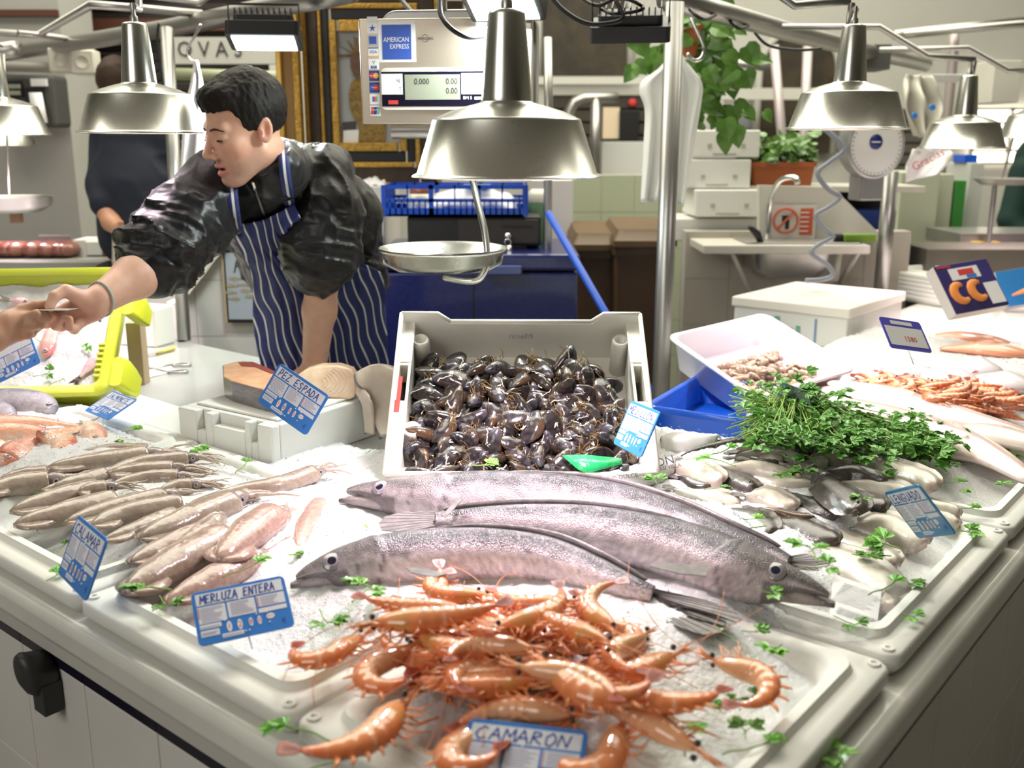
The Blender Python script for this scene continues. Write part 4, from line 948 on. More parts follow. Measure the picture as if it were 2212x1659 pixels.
for layer in range(3):
    y=-h2+.022
    while y<h2*.66:
        x=-w2+.055+rm.uniform(0,.02)
        while x<w2-.050:
            lim=h2*(.62+.10*math.sin(x*30)+(.0 if x<.10 else -.35*ss(.10,.2,x)))
            if y<lim and (layer or True):
                z=depth_at(x,y)-layer*.017+rm.uniform(-.006,.008)
                if z>-CD+.008:
                    px_=MC@Vector((x,y,z)); side=('left' if x<-.08 else 'right' if x>.08 else 'middle'); dp=('back' if y>.05 else 'front' if y<-.07 else 'centre')
                    Mm=MC@Matrix.Translation((x+rm.uniform(-.006,.006),y+rm.uniform(-.006,.006),z))@Matrix.Rotation(rm.uniform(0,2*PI),4,'Z')@Matrix.Rotation(rm.gauss(0,.45),4,'Y')@Matrix.Rotation(rm.gauss(0,.6),4,'X')@Matrix.Scale(rm.uniform(1.15,1.6),4)
                    place(MP[rm.randrange(3)] if cnt>2 else MP[cnt],Mm,'black wet mussel in the %s %s of the white crate, %s layer'%(dp,side,('top','second','bottom')[layer]),GM); cnt+=1
            x+=rm.uniform(.040,.050)
        y+=.033
# ---------- clams in the white tub
PW1=pm('tub_plastic',(.72,.68,.71),.3,coat=.3)
T0=[(1480,722),(1675,672),(1830,800),(1590,862)]
ta=D(1480,722,2.60);tb=D(1670,675,2.78);tc=D(1829,803,2.52);td=D(1592,868,2.34)
xx=((tb-ta)+(tc-td)).normalized(); yy=((ta+tb)/2-(tc+td)/2); MT=frame((ta+tb+tc+td)/4,xx,y=yy); TW=((tb-ta).length+(tc-td).length)/2; TH=yy.length
tub=thing('clam_tub','white plastic tub tilted forward with brown clams in it','tub',M=MT); m=MB(); TD=.085
m.rings([[(x,y,z) for x,y in rrect(TW-2*i,TH-2*i,r_)] for i,z,r_ in [(.028,-TD,.03),(.022,-TD+.004,.035),(.006,-.006,.03),(0,-.006,.03),(-.004,-.002,.03),(-.004,.002,.03),(.0,.004,.03),(.010,.003,.03),(.028,-TD+.012,.03),(.036,-TD+.007,.03)]]); m.build('tub_body',PW1,tub,world=False)
CLM=pm('clam_shell',attr=True,rough=.35,coat=.3,rnd=.35,var=(60,.6,(.16,.10,.07)),bump=(200,.3,.001))
m=MB(); rg=[];cl=[]
for i in range(11):
    s=i/10
    for k in range(14):
        th=2*PI*k/14; c,si=math.cos(th),math.sin(th); w=math.sin(PI*min(1,s*.97+.03))**.6; rg.append(((s-.5)*.030,c*.0105*w,si*.0068*w*(1.1-.4*s))); cl.append(mixc((.42,.27,.18),(.60,.44,.32),.5+.5*math.sin(s*30)))
m.rings([rg[i*14:(i+1)*14] for i in range(11)],True,cols=cl); clam=m.build('clam',CLM,None); tag(clam,'x','clam'); KC[clam]=[]
rc_=random.Random(4); first=True; n=0
while n<210:
    x=rc_.uniform(-TW/2+.045,TW/2-.045); y=rc_.uniform(-TH/2+.045,TH/2-.05)
    if y>TH*.22-.12*abs(x) : continue
    z=-TD+.018+rc_.random()*(.036*(1-max(0,y+TH*.1)/(TH*.35)) if y<TH*.25 else .006)
    Mm=MT@Matrix.Translation((x,y,z))@Euler((rc_.uniform(-.7,.7),rc_.uniform(-.7,.7),rc_.uniform(0,6.3))).to_matrix().to_4x4()@Matrix.Scale(rc_.uniform(.85,1.2),4)
    lb='small brown clam in the %s of the white tub'%(('left part' if x<-.05 else 'right part' if x>.06 else 'middle')+(' near the back' if y>0 else ' near the front'))
    if first: clam.matrix_basis=Mm; tag(clam,lb,'clam','brown clams in the white tub'); first=False
    else: dup(clam,Mm,lb,'brown clams in the white tub')
    n+=1
# ---------- parsley
PAR=pm('parsley_leaf',(.10,.34,.03),.4,rnd=.3,var=(60,.6,(.26,.52,.09)),coat=.15); STM=pm('parsley_stem',(.20,.36,.06),.4)
def leaf_mb(m,o,x,y,size,rr):
    """one toothed parsley leaflet: three notched lobes, slightly cupped"""
    z=x.cross(y)
    for a,s in ((0,1),(.95,.78),(-.95,.78)):
        d=x*math.cos(a)+y*math.sin(a); e=z.cross(d); L=size*s; v=[o]; 
        out=[(.25,.16),(.45,.42),(.58,.34),(.72,.46),(.80,.22),(1,.10),(1.04,0)]
        pts=[(p,q) for p,q in out]+[(p,-q) for p,q in out[::-1][1:]]
        v+=[o+d*L*p+e*L*q*.8+z*L*(.22*p-.28*p*p+.15*abs(q))+z*rr.uniform(-.03,.03)*L for p,q in pts]
        m.add(v,[(0,i,i+1) for i in range(1,len(v)-1)])
def sprig_proto(seed,nl,stem):
    rr=random.Random(seed); root=thing('parsley_sprig','x','parsley',(0,0,-5)); m=MB(); s=MB(); b=Vector((0,0,.002)); ps=[b]; a=0
    for i in range(5): a+=rr.uniform(-.35,.35); b=b+Vector((math.cos(a),math.sin(a),rr.uniform(-.02,.08)))*stem/5; ps.append(b)
    s.tube(smoothpath(ps,2),.0007,5)
    for i in range(nl):
        an=a+rr.uniform(-1.3,1.3); x=Vector((math.cos(an),math.sin(an),rr.uniform(-.1,.25))).normalized(); y=UP.cross(x).normalized(); o=ps[-1-(i%2)]+x*.006; s.tube([ps[-1-(i%2)],o],.0005,4); leaf_mb(m,o,x,y,rr.uniform(.010,.015),rr)
    s.build('stem',STM,root,world=False); m.build('leaves',PAR,root,world=False,smooth=False,solid=.0004); return root
SP=[sprig_proto(i,n,st) for i,(n,st) in enumerate(((3,.03),(4,.02),(2,.045),(3,.012)))]
def sprig(px,py,dz,label,sc=1,an=None,k=None,onp=None):
    rr=random.Random(int(px*7+py)); p=onp or pxz(px,py,dz); k=rr.randrange(4) if k is None else k
    M=Matrix.Translation(p)@Matrix.Rotation(rr.uniform(0,6.28) if an is None else an,4,'Z')@Matrix.Rotation(rr.uniform(-.2,.2),4,'X')@Matrix.Scale(sc,4)
    return place(SP[k],M,label,'loose parsley sprigs scattered on fish and ice')
SPL=[(262,935,.06,'parsley sprig between the red mullets and the foam box',1.1),(240,948,.055,'parsley sprig right behind the forward facing mullet head',.9),(413,965,.06,'parsley sprig at the corner of the foam box',1.3),(440,985,.06,'parsley sprig among the squid tentacles by the foam box',1.1),
(508,1025,.05,'thin parsley sprig on bare ice right of the squid',1.2),(420,1058,.06,'parsley sprig over the squid arms',1.1),(75,1068,.05,'parsley sprig left of the squid rows',1.1),(85,1155,.045,'parsley sprig on the ice left of the squid sign',1.3),(105,1205,.03,'parsley sprig at the lower left tray rim',1.0),(100,1258,.04,'parsley sprig hanging over the left tray rim',1.1),
(370,1280,.07,'big parsley tuft in front of the large squid',1.6),(345,1290,.05,'small parsley leaf at the edge of the squid tuft',1.1),(480,1252,.09,'parsley tuft on the pink squid by the hake sign',1.2),(660,1190,.05,'parsley sprig below the upright pink squid piece',1.0),(738,1168,.055,'parsley sprig between the two left hake heads',.9),(620,1200,.06,'parsley crumb on the squid edge',.8),
(690,1320,.05,'pale parsley sprig right of the whole hake sign',1.3),(760,1305,.07,'parsley clump under the front hake jaw',1.3),(810,1280,.08,'wet parsley clump beside the front hake gill',1.3),(775,1290,.07,'second parsley leaf in the clump under the front hake',1.1),(658,1445,.055,'dark parsley leaf at the left end of the prawns',1.2),(730,1610,.05,'parsley leaf at the bottom left of the prawn tray',1.4),(765,1640,.05,'parsley leaf by the lower left prawn',1.3),
(1600,1365,.06,'parsley blade near the forked hake tail',.9),(1690,1395,.055,'parsley sprig in the upper part of the empty prawn tray',1.1),(1600,1395,.055,'short parsley stalk between tail and single prawn',.8),(1580,1515,.05,'parsley sprig in the middle of the empty ice',1.2),(1510,1510,.05,'tiny parsley leaf right of the heap',.8),(1598,1538,.05,'parsley fragment below the middle sprig',.7),
(1610,1600,.045,'parsley sprig near the lower tray rim',1.1),(1480,1640,.05,'large parsley leaf under the lower right prawn',1.5),(1560,1635,.045,'parsley leaf touched by the lower right prawn',1.2),(1765,1640,.01,'parsley leaf on the marble edge at bottom',1.3),(1805,1630,.01,'second parsley leaf on the marble edge at bottom',1.0),
(1640,1280,.08,'parsley stalk hanging on the middle hake cheek',1.0),(1728,1232,.14,'bright parsley leaf beside the middle hake eye',1.1),(1765,1220,.13,'big parsley leaf on top of the middle hake snout',1.5),(1945,1190,.05,'large parsley tuft right of the front soles',1.7),(1925,1205,.05,'left leaf of the tuft beside the sole head',1.2),(1840,1200,.06,'parsley leaf between two front soles',1.1),
(1875,1290,.07,'parsley sprig on the head of the largest sole',1.3),(1800,1333,.045,'parsley leaf on the barcode slip',1.0),(1925,1322,.04,'parsley leaf right of the largest sole',.9),(1945,1262,.04,'parsley leaf on wet ice near the right rim',1.1),(1655,1140,.08,'parsley leaf on the broad dark sole',1.3),(1605,1125,.08,'small parsley leaf on the dark sole back',.9),
(1670,1020,.10,'large parsley leaf on the white soles at centre',1.5),(1590,1010,.10,'parsley sprig on the white sole left of centre',1.3),(1530,988,.10,'parsley leaf at the left end of the soles',1.2),(1420,1048,.08,'parsley sprig under the paper wrapper',1.2),(1520,1060,.08,'parsley crumbs beneath the greenish sole',.8),(1640,968,.11,'pale parsley leaf on the back white sole',.9),
(1760,1005,.11,'parsley on the curled sole edge',1.2),(1840,1090,.10,'bright leaf on the glossy black sole',1.0),(2045,1045,.05,'parsley sprig on bare ice right of the sign top',1.0),(2080,1055,.05,'tiny leaf on bare ice at far right',.8),(2170,1055,.045,'little parsley leaf near the right tray rim',.8),(2075,1100,.05,'parsley behind the sole heads at right',.9),
(2065,1150,.045,'parsley sprig below the right corner of the sole sign',1.3),(2100,985,.05,'long parsley twig lying across the ice edge',1.4),(2150,965,.05,'parsley twig at the right edge of the view',1.4),(2030,965,.05,'parsley twig reaching out of the big bunch',1.4),(1020,1008,.09,'pale green leaf hanging over the mussel crate rim',1.2),
(1990,875,.06,'parsley leaf between fillets and shrimps',1.5),(1925,850,.06,'parsley leaf left of the small shrimps',1.3),(2090,915,.06,'parsley row on the white fillet',1.6),(560,878,.105,'parsley on the foam box below the swordfish',1.3)]
for px,py,dz,lb,s_ in SPL: sprig(px,py,dz,lb,s_*1.15)
# the big bunch
root=thing('parsley_bunch','big fresh bunch of parsley tied with a green band behind the soles','parsley',tuple(pxz(1780,920,.05))); rb=random.Random(3); ms=MB(); ml=MB()
h0=pxz(1700,880,.10); 
for k in range(120):
    st=pxz(rb.uniform(1570,1660),rb.uniform(830,950),rb.uniform(.06,.17)); tg=(rb.uniform(1640,2040),0); f=(tg[0]-1640)/400; en=pxz(tg[0],rb.uniform(865,930)+f*55+rb.uniform(-18,38)*(1-.4*f),.06+.10*(1-f)*rb.random()+.02)
    mid=h0.lerp(en,.35)+Vector((rb.uniform(-.02,.02),rb.uniform(-.02,.02),.03*(1-f)+.01)); ps=smoothpath([st,h0+Vector((rb.uniform(-.015,.015),rb.uniform(-.02,.02),rb.uniform(-.018,.018))),mid,en],4); ms.tube(ps,.0011,5)
    for q in range(9):
        o=en+Vector((rb.gauss(0,.020),rb.gauss(0,.020),rb.gauss(0,.012))) if q else en
        if q==5: o=mid+Vector((rb.gauss(0,.03),rb.gauss(0,.02),rb.gauss(.01,.012)))
        o.z=max(o.z,ZC+.055); an=rb.uniform(0,6.3); x=Vector((math.cos(an),math.sin(an),rb.uniform(-.3,.5))).normalized(); n_=Vector((rb.uniform(-.5,.5),rb.uniform(-.8,.2),1)).normalized(); y=n_.cross(x).normalized(); leaf_mb(ml,o,x,y,rb.uniform(.015,.026),rb)
ms.build('stems',pm('pale_stem',(.30,.45,.08),.4,coat=.3),root); ml.build('leaves',PAR,root,smooth=False,solid=.0004)
m=MB(); m.tube([h0+Vector((0,.024*math.cos(a),.026*math.sin(a))) for a in [i*PI/10 for i in range(20)]],.0022,6,closed=True); m.build('green_band',pm('green_band',(.02,.45,.30),.4),root)
def onbase(mb,M,*a): mb.box(*a,M=M)
def boxframe(A,B,h_ref=None): # A near corner, B along x; both on a level
    x=(B-A); return frame(A,x.normalized(),z=UP)
def pxprism(m,poly,dz,th,top=None):
    v=[pxz(x,y,dz) for x,y in poly]; n=len(v); b=[p-UP*th for p in v]
    m.add(v+b,[list(range(n))[::-1]]); k=len(m.v)-2*n; mi=m.mi
    if top is not None: m.mi=top
    for i in range(n): m.f.append([k+i,k+(i+1)%n,k+n+(i+1)%n,k+n+i]); m.m.append(m.mi)
    m.f.append([k+n+i for i in range(n)]); m.m.append(m.mi); m.mi=mi
# foam box with swordfish
Zt=ZC+.006
A=P(592,1018,Zt); B=P(862,922,Zt); Cn=P(408,962,Zt); M=boxframe(A,B); Li=M.inverted(); lx=(Li@B).x; ly=(Li@Cn).y; 
bh=(Zt-ZC)+.088
fb=thing('foam_fish_box','white foam box with notched end carrying the swordfish pieces','box',M=M)
m=MB(); m.box(.022,lx,0,ly,0,bh); 
for a,b,h in ((0,.15,1),(.15,.22,.55),(.22,.28,1),(.28,.62,.74),(.62,.70,1),(.70,.80,.55),(.80,1,1)): m.box(0,.022,a*ly,b*ly,0,bh*h)
m.build('box_body',foamw,fb,world=False,smooth=False,bev=.0035)
m=MB(); m.box(.035,lx-.02,.02,ly-.02,bh,bh+.006); m.build('top_ledge',foamw,fb,world=False,smooth=False,bev=.003)
bz=.006+bh+.006
SK=pm('swordfish_skin',(.16,.15,.16),.3,coat=.3,var=(30,.6,(.32,.29,.27)),stretch=(1,1,6)); FO=pm('orange_flesh',(.72,.36,.20),.35,coat=.3,var=(22,.9,(.86,.55,.34)),bump=(60,.3)); FC=pm('cream_flesh',(.74,.50,.33),.35,coat=.35,var=(30,.8,(.88,.72,.52)),bump=(60,.3))
root=thing('swordfish_piece','thick swordfish chunk with orange flesh and dark skin on the foam box','fish',tuple(pxz(555,840,bz)),group='swordfish pieces on the foam box')
m=MB(); top=[(480,788),(505,781),(530,779),(560,785),(600,804),(650,832),(610,850),(560,838),(500,822),(482,812)]; rr_=random.Random(2)
pxprism(m,top,bz+.048,.048,1); m.build('chunk',[FO,SK],root,smooth=False,bev=.004,seg=3)
m=MB(); pxprism(m,[(515,782),(545,781),(580,795),(600,806),(585,806),(552,792),(522,790)],bz+.0495,.003); m.build('blood_line',pm('dark_flesh',(.30,.06,.05),.4,coat=.3),root,smooth=False)
root=thing('swordfish_piece','cream coloured swordfish steak with ringed grain in the middle of the box','fish',tuple(pxz(715,850,bz)),group='swordfish pieces on the foam box')
m=MB(); poly=[(640,812),(660,798),(690,790),(730,789),(758,798),(769,815),(771,840),(766,858),(755,864),(715,860),(675,852),(645,840)]
c0=D(708,832,pxz(708,832,bz).length and (pxz(715,862,bz)-Vector((0,0,CAMZ))).dot(Vector((0,cP,-sP)))); tt=(pxz(715,862,bz)-Vector((0,0,CAMZ))).dot(Vector((0,cP,-sP)))
fr_=[D(x,y,tt+(862-y)*.0005) for x,y in poly]; bk=[p+Vector((0,.05,-.004)) for p in fr_]; bk=[Vector((p.x,p.y,max(p.z,ZC+bz))) for p in bk]; n=len(poly)
m.add(fr_+bk,[list(range(n)),list(range(n,2*n))[::-1]]+[(i,n+i,n+(i+1)%n,(i+1)%n) for i in range(n)]); m.build('steak',FC,root,smooth=True,bev=.006,seg=3,ang=80)
m=MB(); cc=D(672,822,tt-.002)
for k in range(7):
    pts=[]
    for j in range(9):
        an=math.radians(-55+j*14); x=690+ (10+k*9)*math.cos(an); y=826-(8+k*5)*math.sin(an)*1.1
        if x<765 and 795<y<855: pts.append(D(x,y,tt+(862-y)*.0005-.0008))
    if len(pts)>2: m.tube(pts,.0006,4)
m.build('grain_rings',pm('fat_line',(.92,.84,.72),.4),root)
root=thing('swordfish_piece','pale swordfish slice draped over the edge of the foam box','fish',tuple(pxz(830,850,bz-.03)),group='swordfish pieces on the foam box')
def drape(L_,R_,zz,nm,th,mat):
    Lp=smoothpath([pxz(x,y,z) for (x,y),z in zip(L_,zz)],5); Rp=smoothpath([pxz(x,y,z) for (x,y),z in zip(R_,zz)],5); m=MB()
    def fn(a,b):
        i=round(a*(len(Lp)-1)); p=Lp[i].lerp(Rp[i],b); return p+UP*.012*math.sin(PI*b)*(1-a)
    m.grid(fn,len(Lp)-1,8); m.build(nm,mat,root,solid=th); mm=MB(); mm.tube([p-UP*.002 for p in Lp],.0045,8); mm.build('skin_edge',SK,root)
drape([(768,808),(772,828),(795,846),(806,880),(810,915),(822,945)],[(846,795),(878,815),(890,842),(882,880),(872,915),(862,940)],[bz+.052,bz+.035,bz+.012,bz-.022,bz-.052,bz-.075],'slice',.012,pm('pale_flesh',(.66,.56,.45),.35,coat=.3,var=(14,.7,(.52,.42,.36)),bump=(60,.2)))
drape([(764,845),(776,858),(786,890),(790,935)],[(786,845),(800,862),(806,895),(808,940)],[bz+.01,bz+.004,bz-.03,bz-.072],'under_slice',.008,pm('pale_flesh'))
# small foam slabs
def slabbox(name,label,cat,px,z0,h,mat=foamw,group=None,bev=.004):
    v=[P(x,y,ZC+z0) for x,y in px]; m=MB(); m.hexa(v,[p+UP*h for p in v]); o=m.build(name,mat,None,smooth=False,bev=bev); bmfix(o); recenter(o); tag(o,label,cat,group); return o
def bmfix(o):
    import bmesh
    b=bmesh.new(); b.from_mesh(o.data); bmesh.ops.recalc_face_normals(b,faces=b.faces); b.to_mesh(o.data); b.free()
slabbox('foam_strip','short white foam strip lying between the foam box and the hake head','foam strip',[(676,1030),(806,1040),(812,1012),(690,1000)],.0,.028)
slabbox('foam_board','flat white foam board behind the red mullets on the worktop','board',[(235,925),(410,960),(420,905),(300,868)],.002,.022)
# things on the zinc worktop
zz=ZC+.006
m=MB(); a=P(300,772,zz+.006);b=P(338,762,zz+.008);c=P(376,752,zz+.008)
kn=thing('knife','knife with a yellow handle on the zinc worktop','knife',tuple(P(330,768,zz)))
m=MB(); m.tube([b,c],.0075,8); m.build('handle',pm('yellow_handle',(.72,.62,.16),.4),kn); m=MB(); m.tube([P(262,785,zz+.003),a,b],[.002,.009,.008],8,flat=.15,up=(0,0,1)); m.build('blade',steel,kn)
sci=thing('scissors','steel scissors lying beside the paper strip on the worktop','scissors',tuple(P(360,795,zz)))
for s,q in ((1,(392,787)),(-1,(385,802))):
    m=MB(); c_=P(*q,zz+.006); e=(P(q[0]+22,q[1],zz)-P(q[0],q[1],zz)).normalized(); f=UP.cross(e)
    m.tube([c_+e*.028*math.cos(a)+f*.016*math.sin(a) for a in [i*PI/10 for i in range(20)]],.0035,8,closed=True); m.tube([c_-e*.028,P(335,795,zz+.005),P(296,793-s*2,zz+.004)],[.004,.005,.002],8,flat=.5,up=(0,0,1)); m.build('blade',steel,sci)
m=MB(); q=[P(268,828,zz+.001),P(376,803,zz+.001),P(370,790,zz+.001),P(268,812,zz+.001)]; m.hexa(q,[p+UP*.0012 for p in q])
ps=thing('paper_strip','printed white paper strip on the worktop','paper',tuple(P(320,810,zz))); o=m.build('paper',pm('paper_white',(.75,.75,.74),.6),ps,smooth=False); bmfix(o)
e=(q[1]-q[0]).normalized(); f=(q[3]-q[0]).normalized(); M=frame(q[0].lerp(q[2],.5)+UP*.0016,e,z=UP); m=MB(); put_text(m,'Sujeto 902',M@Matrix.Translation((.03,.0,0)),.018); put_text(m,'NIF 415',M@Matrix.Translation((-.05,.0,0)),.014)
m.build('print',pm('dark_print',(.10,.10,.16),.6),ps,smooth=False)
# paper wrapper and green film
wr=thing('printed_wrapper','white printed paper wrapper folded between crate and soles, with a green end','wrapper',tuple(pxz(1370,1030,.06)))
Lt=[(1265,1022),(1300,1022),(1350,1010),(1400,996),(1458,985)]; Lb=[(1278,1030),(1320,1042),(1370,1050),(1420,1045),(1462,1020)]
tp=smoothpath([pxz(x,y,.085) for x,y in Lt],4);bt=smoothpath([pxz(x,y,.055) for x,y in Lb],4); m=MB(); m.grid(lambda a,b:tp[round(a*(len(tp)-1))].lerp(bt[round(a*(len(tp)-1))],b)+vdir(tp[0])*.012*math.sin(PI*b),len(tp)-1,8); m.build('paper',pm('wrap_paper',(.80,.78,.76),.45,coat=.3,bump=(30,.3)),wr,solid=.001)
def wtext(t,px,py,sz,rot,z=.082,mat='dark_print',nm='print'):
    p=pxz(px,py,z); v=vdir(p); x=Vector((math.cos(rot),0,math.sin(rot))); m=MB(); put_text(m,t,frame(p+v*.016,x,z=v),sz); m.build(nm,pm(mat),wr,smooth=False)
wtext('CCION',1415,1002,.022,.25); wtext('MERCASEVILLA',1432,1012,.010,.2,nm='print'); wtext('O DULCE',1350,1030,.011,.15)
gp=[pxz(x,y,z) for x,y,z in ((1214,984,.105),(1262,982,.108),(1342,990,.10),(1345,1002,.095),(1270,1022,.085),(1250,1015,.09),(1232,1000,.098))]
m=MB(); c=sum(gp,Vector())/len(gp)+vdir(gp[0])*.006; m.add(gp+[c],[(i,(i+1)%7,7) for i in range(7)]); m.build('green_film',pm('green_film',(.02,.42,.12),.25,coat=.7,bump=(60,.6,.004)),wr,solid=.0008)
m=MB(); tp=smoothpath([pxz(x,y,z) for x,y,z in ((1425,950,.06),(1460,940,.075),(1510,942,.07),(1560,952,.06))],4); bt=smoothpath([pxz(x,y,z) for x,y,z in ((1430,985,.05),(1460,985,.06),(1510,975,.06),(1545,968,.055))],4)
m.grid(lambda a,b:tp[round(a*12)].lerp(bt[round(a*12)],b)+UP*(.02*math.sin(PI*b)+.006*mn.noise(Vector((a*6,b*6,1)))),12,8); o=m.build('plastic_sheet',pm('thin_white_plastic',(.82,.80,.82),.3,coat=.3),None,solid=.001); recenter(o); tag(o,'crumpled white plastic sheet between the blue tub and the soles','plastic sheet')
# barcode slip and clear bag
sl=thing('barcode_slip','white barcode slip under clear plastic next to the middle hake mouth','label',tuple(pxz(1860,1310,.02)))
q=[pxz(1800,1240,.050),pxz(1905,1275,.044),pxz(1890,1378,.030),pxz(1790,1345,.034)]; m=MB(); m.hexa([p-UP*.001 for p in q],q); o=m.build('paper',pm('slip_paper',(.70,.70,.70),.5),sl,smooth=False); bmfix(o)
x=(q[1]-q[0]).normalized(); y=(q[0]-q[3]); M=frame(sum(q,Vector())/4+UP*.0012,x,y=y); m=MB(); rb=random.Random(8)
for k in range(26): m.box(-.015+k*.0020,-.015+k*.0020+rb.uniform(.0005,.0013),-.035,-.018,0,.0004,M)
for k in range(9): m.box(-.030,.030*rb.uniform(.2,1),-.005+k*.006,-.0038+k*.006,0,.0004,M)
m.build('barcode_print',pm('grey_print',(.30,.30,.32),.6),sl,smooth=False)
CLR=pm('clear_film',(.95,.95,.97),.08,alpha=.16,coat=1,bump=(35,.8,.004))
m=MB(); tp=smoothpath([pxz(x,y,z) for x,y,z in ((1700,1320,.055),(1790,1300,.05),(1880,1262,.056),(1960,1240,.05))],4); bt=smoothpath([pxz(x,y,z) for x,y,z in ((1745,1375,.042),(1820,1395,.034),(1900,1380,.034),(1955,1330,.03))],4)
m.grid(lambda a,b:tp[round(a*12)].lerp(bt[round(a*12)],b)+UP*(.006+.004*mn.noise(Vector((a*9,b*9,1)))),12,10); m.build('clear_film',CLR,sl)
# ---- tilted open boxes: generic
def openbox(root,M,w,h,d,mat,t=.006,rimw=.02,nm='shell'):
    m=MB(); prof=[(rimw+.012,-d),(rimw+.004,-d+.003),(rimw*.6,-.010),(0,-.010),(0,.0),(.003,.004),(rimw-.002,.004),(rimw+.003,0),(rimw+.014,-d+t+.004),(rimw+.02,-d+t)]
    m.rings([[(x,y,z) for x,y in rrect(w-2*i,h-2*i,max(.006,.030-i*.3))] for i,z in prof]); return m.build(nm,mat,root,world=False,ang=50)
# yellow green crate at the left
YG=pm('yellow_green_plastic',(.46,.52,.02),.35,coat=.3,var=(6,.4,(.58,.56,.10)),bump=(30,.1))
a=D(272,577,2.70);b=D(240,850,2.46); yv=(a-b); xv=Vector((1,.12,0)); h=yv.length; Wd=.60
M=frame((a+b)/2,xv,y=yv); M=M@Matrix.Translation((-Wd/2,0,0)); yc_=thing('fish_crate','yellow green plastic crate tipped forward, full of ice, at the left edge','crate',M=M)
openbox(yc_,M,Wd,h,.13,YG,rimw=.026)
for y0,sz in ((.22*h,.030),(-.33*h,.036)):
    m=MB(); m.rings([[(x*s+Wd/2+.012+k*.011,y*s+y0-.0*k,z_) for x,y in rrect(.03,.09,.012)] for k,(s,z_) in enumerate([(1,-.004),(1.05,-.02),(.95,-.05),(.7,-.075)])])
    m.build('side_lug',YG,yc_,world=False,ang=50)
m=MB()
for k in range(6): m.box(Wd/2-.040,Wd/2-.026,-h/2+.05+k*.017,-h/2+.058+k*.017,-.02,.0055)
m.box(Wd/2-.042,Wd/2-.024,-h/2+.150,-h/2+.156,-.01,.0055)
m.build('comb_grip',YG,yc_,world=False,smooth=False,bev=.001)
m=MB(); m.grid(lambda a,b:((a-.5)*(Wd-.07),(b-.5)*(h-.07),-.030-.010*mn.noise(Vector((a*9,b*7,1)))-.004*mn.noise(Vector((a*50,b*40,1)))),70,50); o=m.build('crushed_ice',ICE,None); o.matrix_basis=M; o['label']='flat bed of crushed ice inside the yellow green crate'; o['category']='ice'; o['kind']='stuff'; WM[o]=M
YI=M
def cratefish(p0,p1,w,cols,label,seed):
    # a fish lying on the ice of the tipped crate, points given on its rim plane
    n=YI.to_3x3()@UP; c=YI.translation-n*.022
    def hit(px,py): r=ray(px,py); o=Vector((0,0,CAMZ)); return o+r*((c-o).dot(n)/r.dot(n))
    A=hit(*p0);B=hit(*p1); root=thing('red_fish',label,'fish',tuple((A+B)/2)); x=(B-A).normalized(); L_=(B-A).length; y=n.cross(x); m=MB(); rg=[];cl=[]
    for i in range(16):
        s=i/15; ww=w*lerpt([(0,.25),(.1,.7),(.3,1),(.6,.8),(.85,.35),(1,.22)],s); ce=A+x*L_*s
        for k in range(16):
            th=2*PI*k/16; rg.append(ce+y*math.cos(th)*ww+n*math.sin(th)*ww*.6); cl.append(mixc(cols[0],cols[1],.5+.5*math.cos(th)+.3*mn.noise(Vector((s*9,th,seed)))))
    m.rings([rg[i*16:(i+1)*16] for i in range(16)],True,cols=cl); m.build('body',MUL,root); eye(root,A+x*L_*.12+n*w*.45,n,.006,(.6,.3,.3)); finpoly('tail_fin',[B-x*.005+y*w*.25,B+x*.03+y*w*.7,B+x*.018,B+x*.03-y*w*.7,B-x*.005-y*w*.25],root,MUL)
cratefish((98,772),(118,690),.022,((.70,.22,.22),(.85,.45,.42)),'red pink fish pointing down in the ice of the yellow green crate',1)
cratefish((222,762),(172,815),.018,((.62,.36,.42),(.80,.62,.66)),'pinkish fish in the lower right corner of the yellow green crate',2)
cratefish((62,655),(20,648),.016,((.70,.35,.42),(.85,.6,.66)),'small pink fish behind the two hands',3)
def insprig(px,py,lb):
    n=YI.to_3x3()@UP; c=YI.translation-n*.018; r=ray(px,py); o=Vector((0,0,CAMZ)); p=o+r*((c-o).dot(n)/r.dot(n)); place(SP[1],YI.to_3x3().to_4x4(),lb,None); q=C.objects[-1] if False else None
    return p
rp=random.Random(6)
for px,py,lb in ((168,716,'parsley sprig on the ice of the yellow green crate beside the hand'),(222,780,'parsley sprig at the right corner inside the yellow green crate'),(72,815,'parsley bits at the lower rim inside the yellow green crate'),(140,818,'parsley leaf at the bottom middle of the yellow green crate'),(88,740,'dark parsley leaf beside the red pink fish')):
    n=YI.to_3x3()@UP; c=YI.translation-n*.020; r=ray(px,py); o=Vector((0,0,CAMZ)); p=o+r*((c-o).dot(n)/r.dot(n))
    dup(SP[rp.randrange(3)],Matrix.Translation(p)@YI.to_3x3().to_4x4()@Matrix.Rotation(rp.uniform(0,6),4,'Z')@Matrix.Scale(1.3,4),lb,'loose parsley sprigs scattered on fish and ice')
m=MB(); a=D(285,700,2.72); m.box(-.02,.02,-.015,.03,ZC+.006,a.z,Matrix.Translation((a.x-.005,a.y+.03,0))); o=m.build('wooden_prop',pm('wood',(.50,.38,.24),.6,var=(20,.5,(.40,.28,.17)),stretch=(1,1,.1)),None,smooth=False,bev=.002); recenter(o); tag(o,'wooden prop holding up the yellow green crate','prop')
# foam box standing behind the crate
a=P(338,752,zz); M=frame(a,Vector((-1,.35,0)),z=UP); fbx=thing('foam_box','white foam box standing on its side behind the yellow green crate','box',M=M); 
m=MB(); m.box(0,.30,-.10,0,0,.13); m.build('box_body',foamw,fbx,world=False,smooth=False,bev=.006)
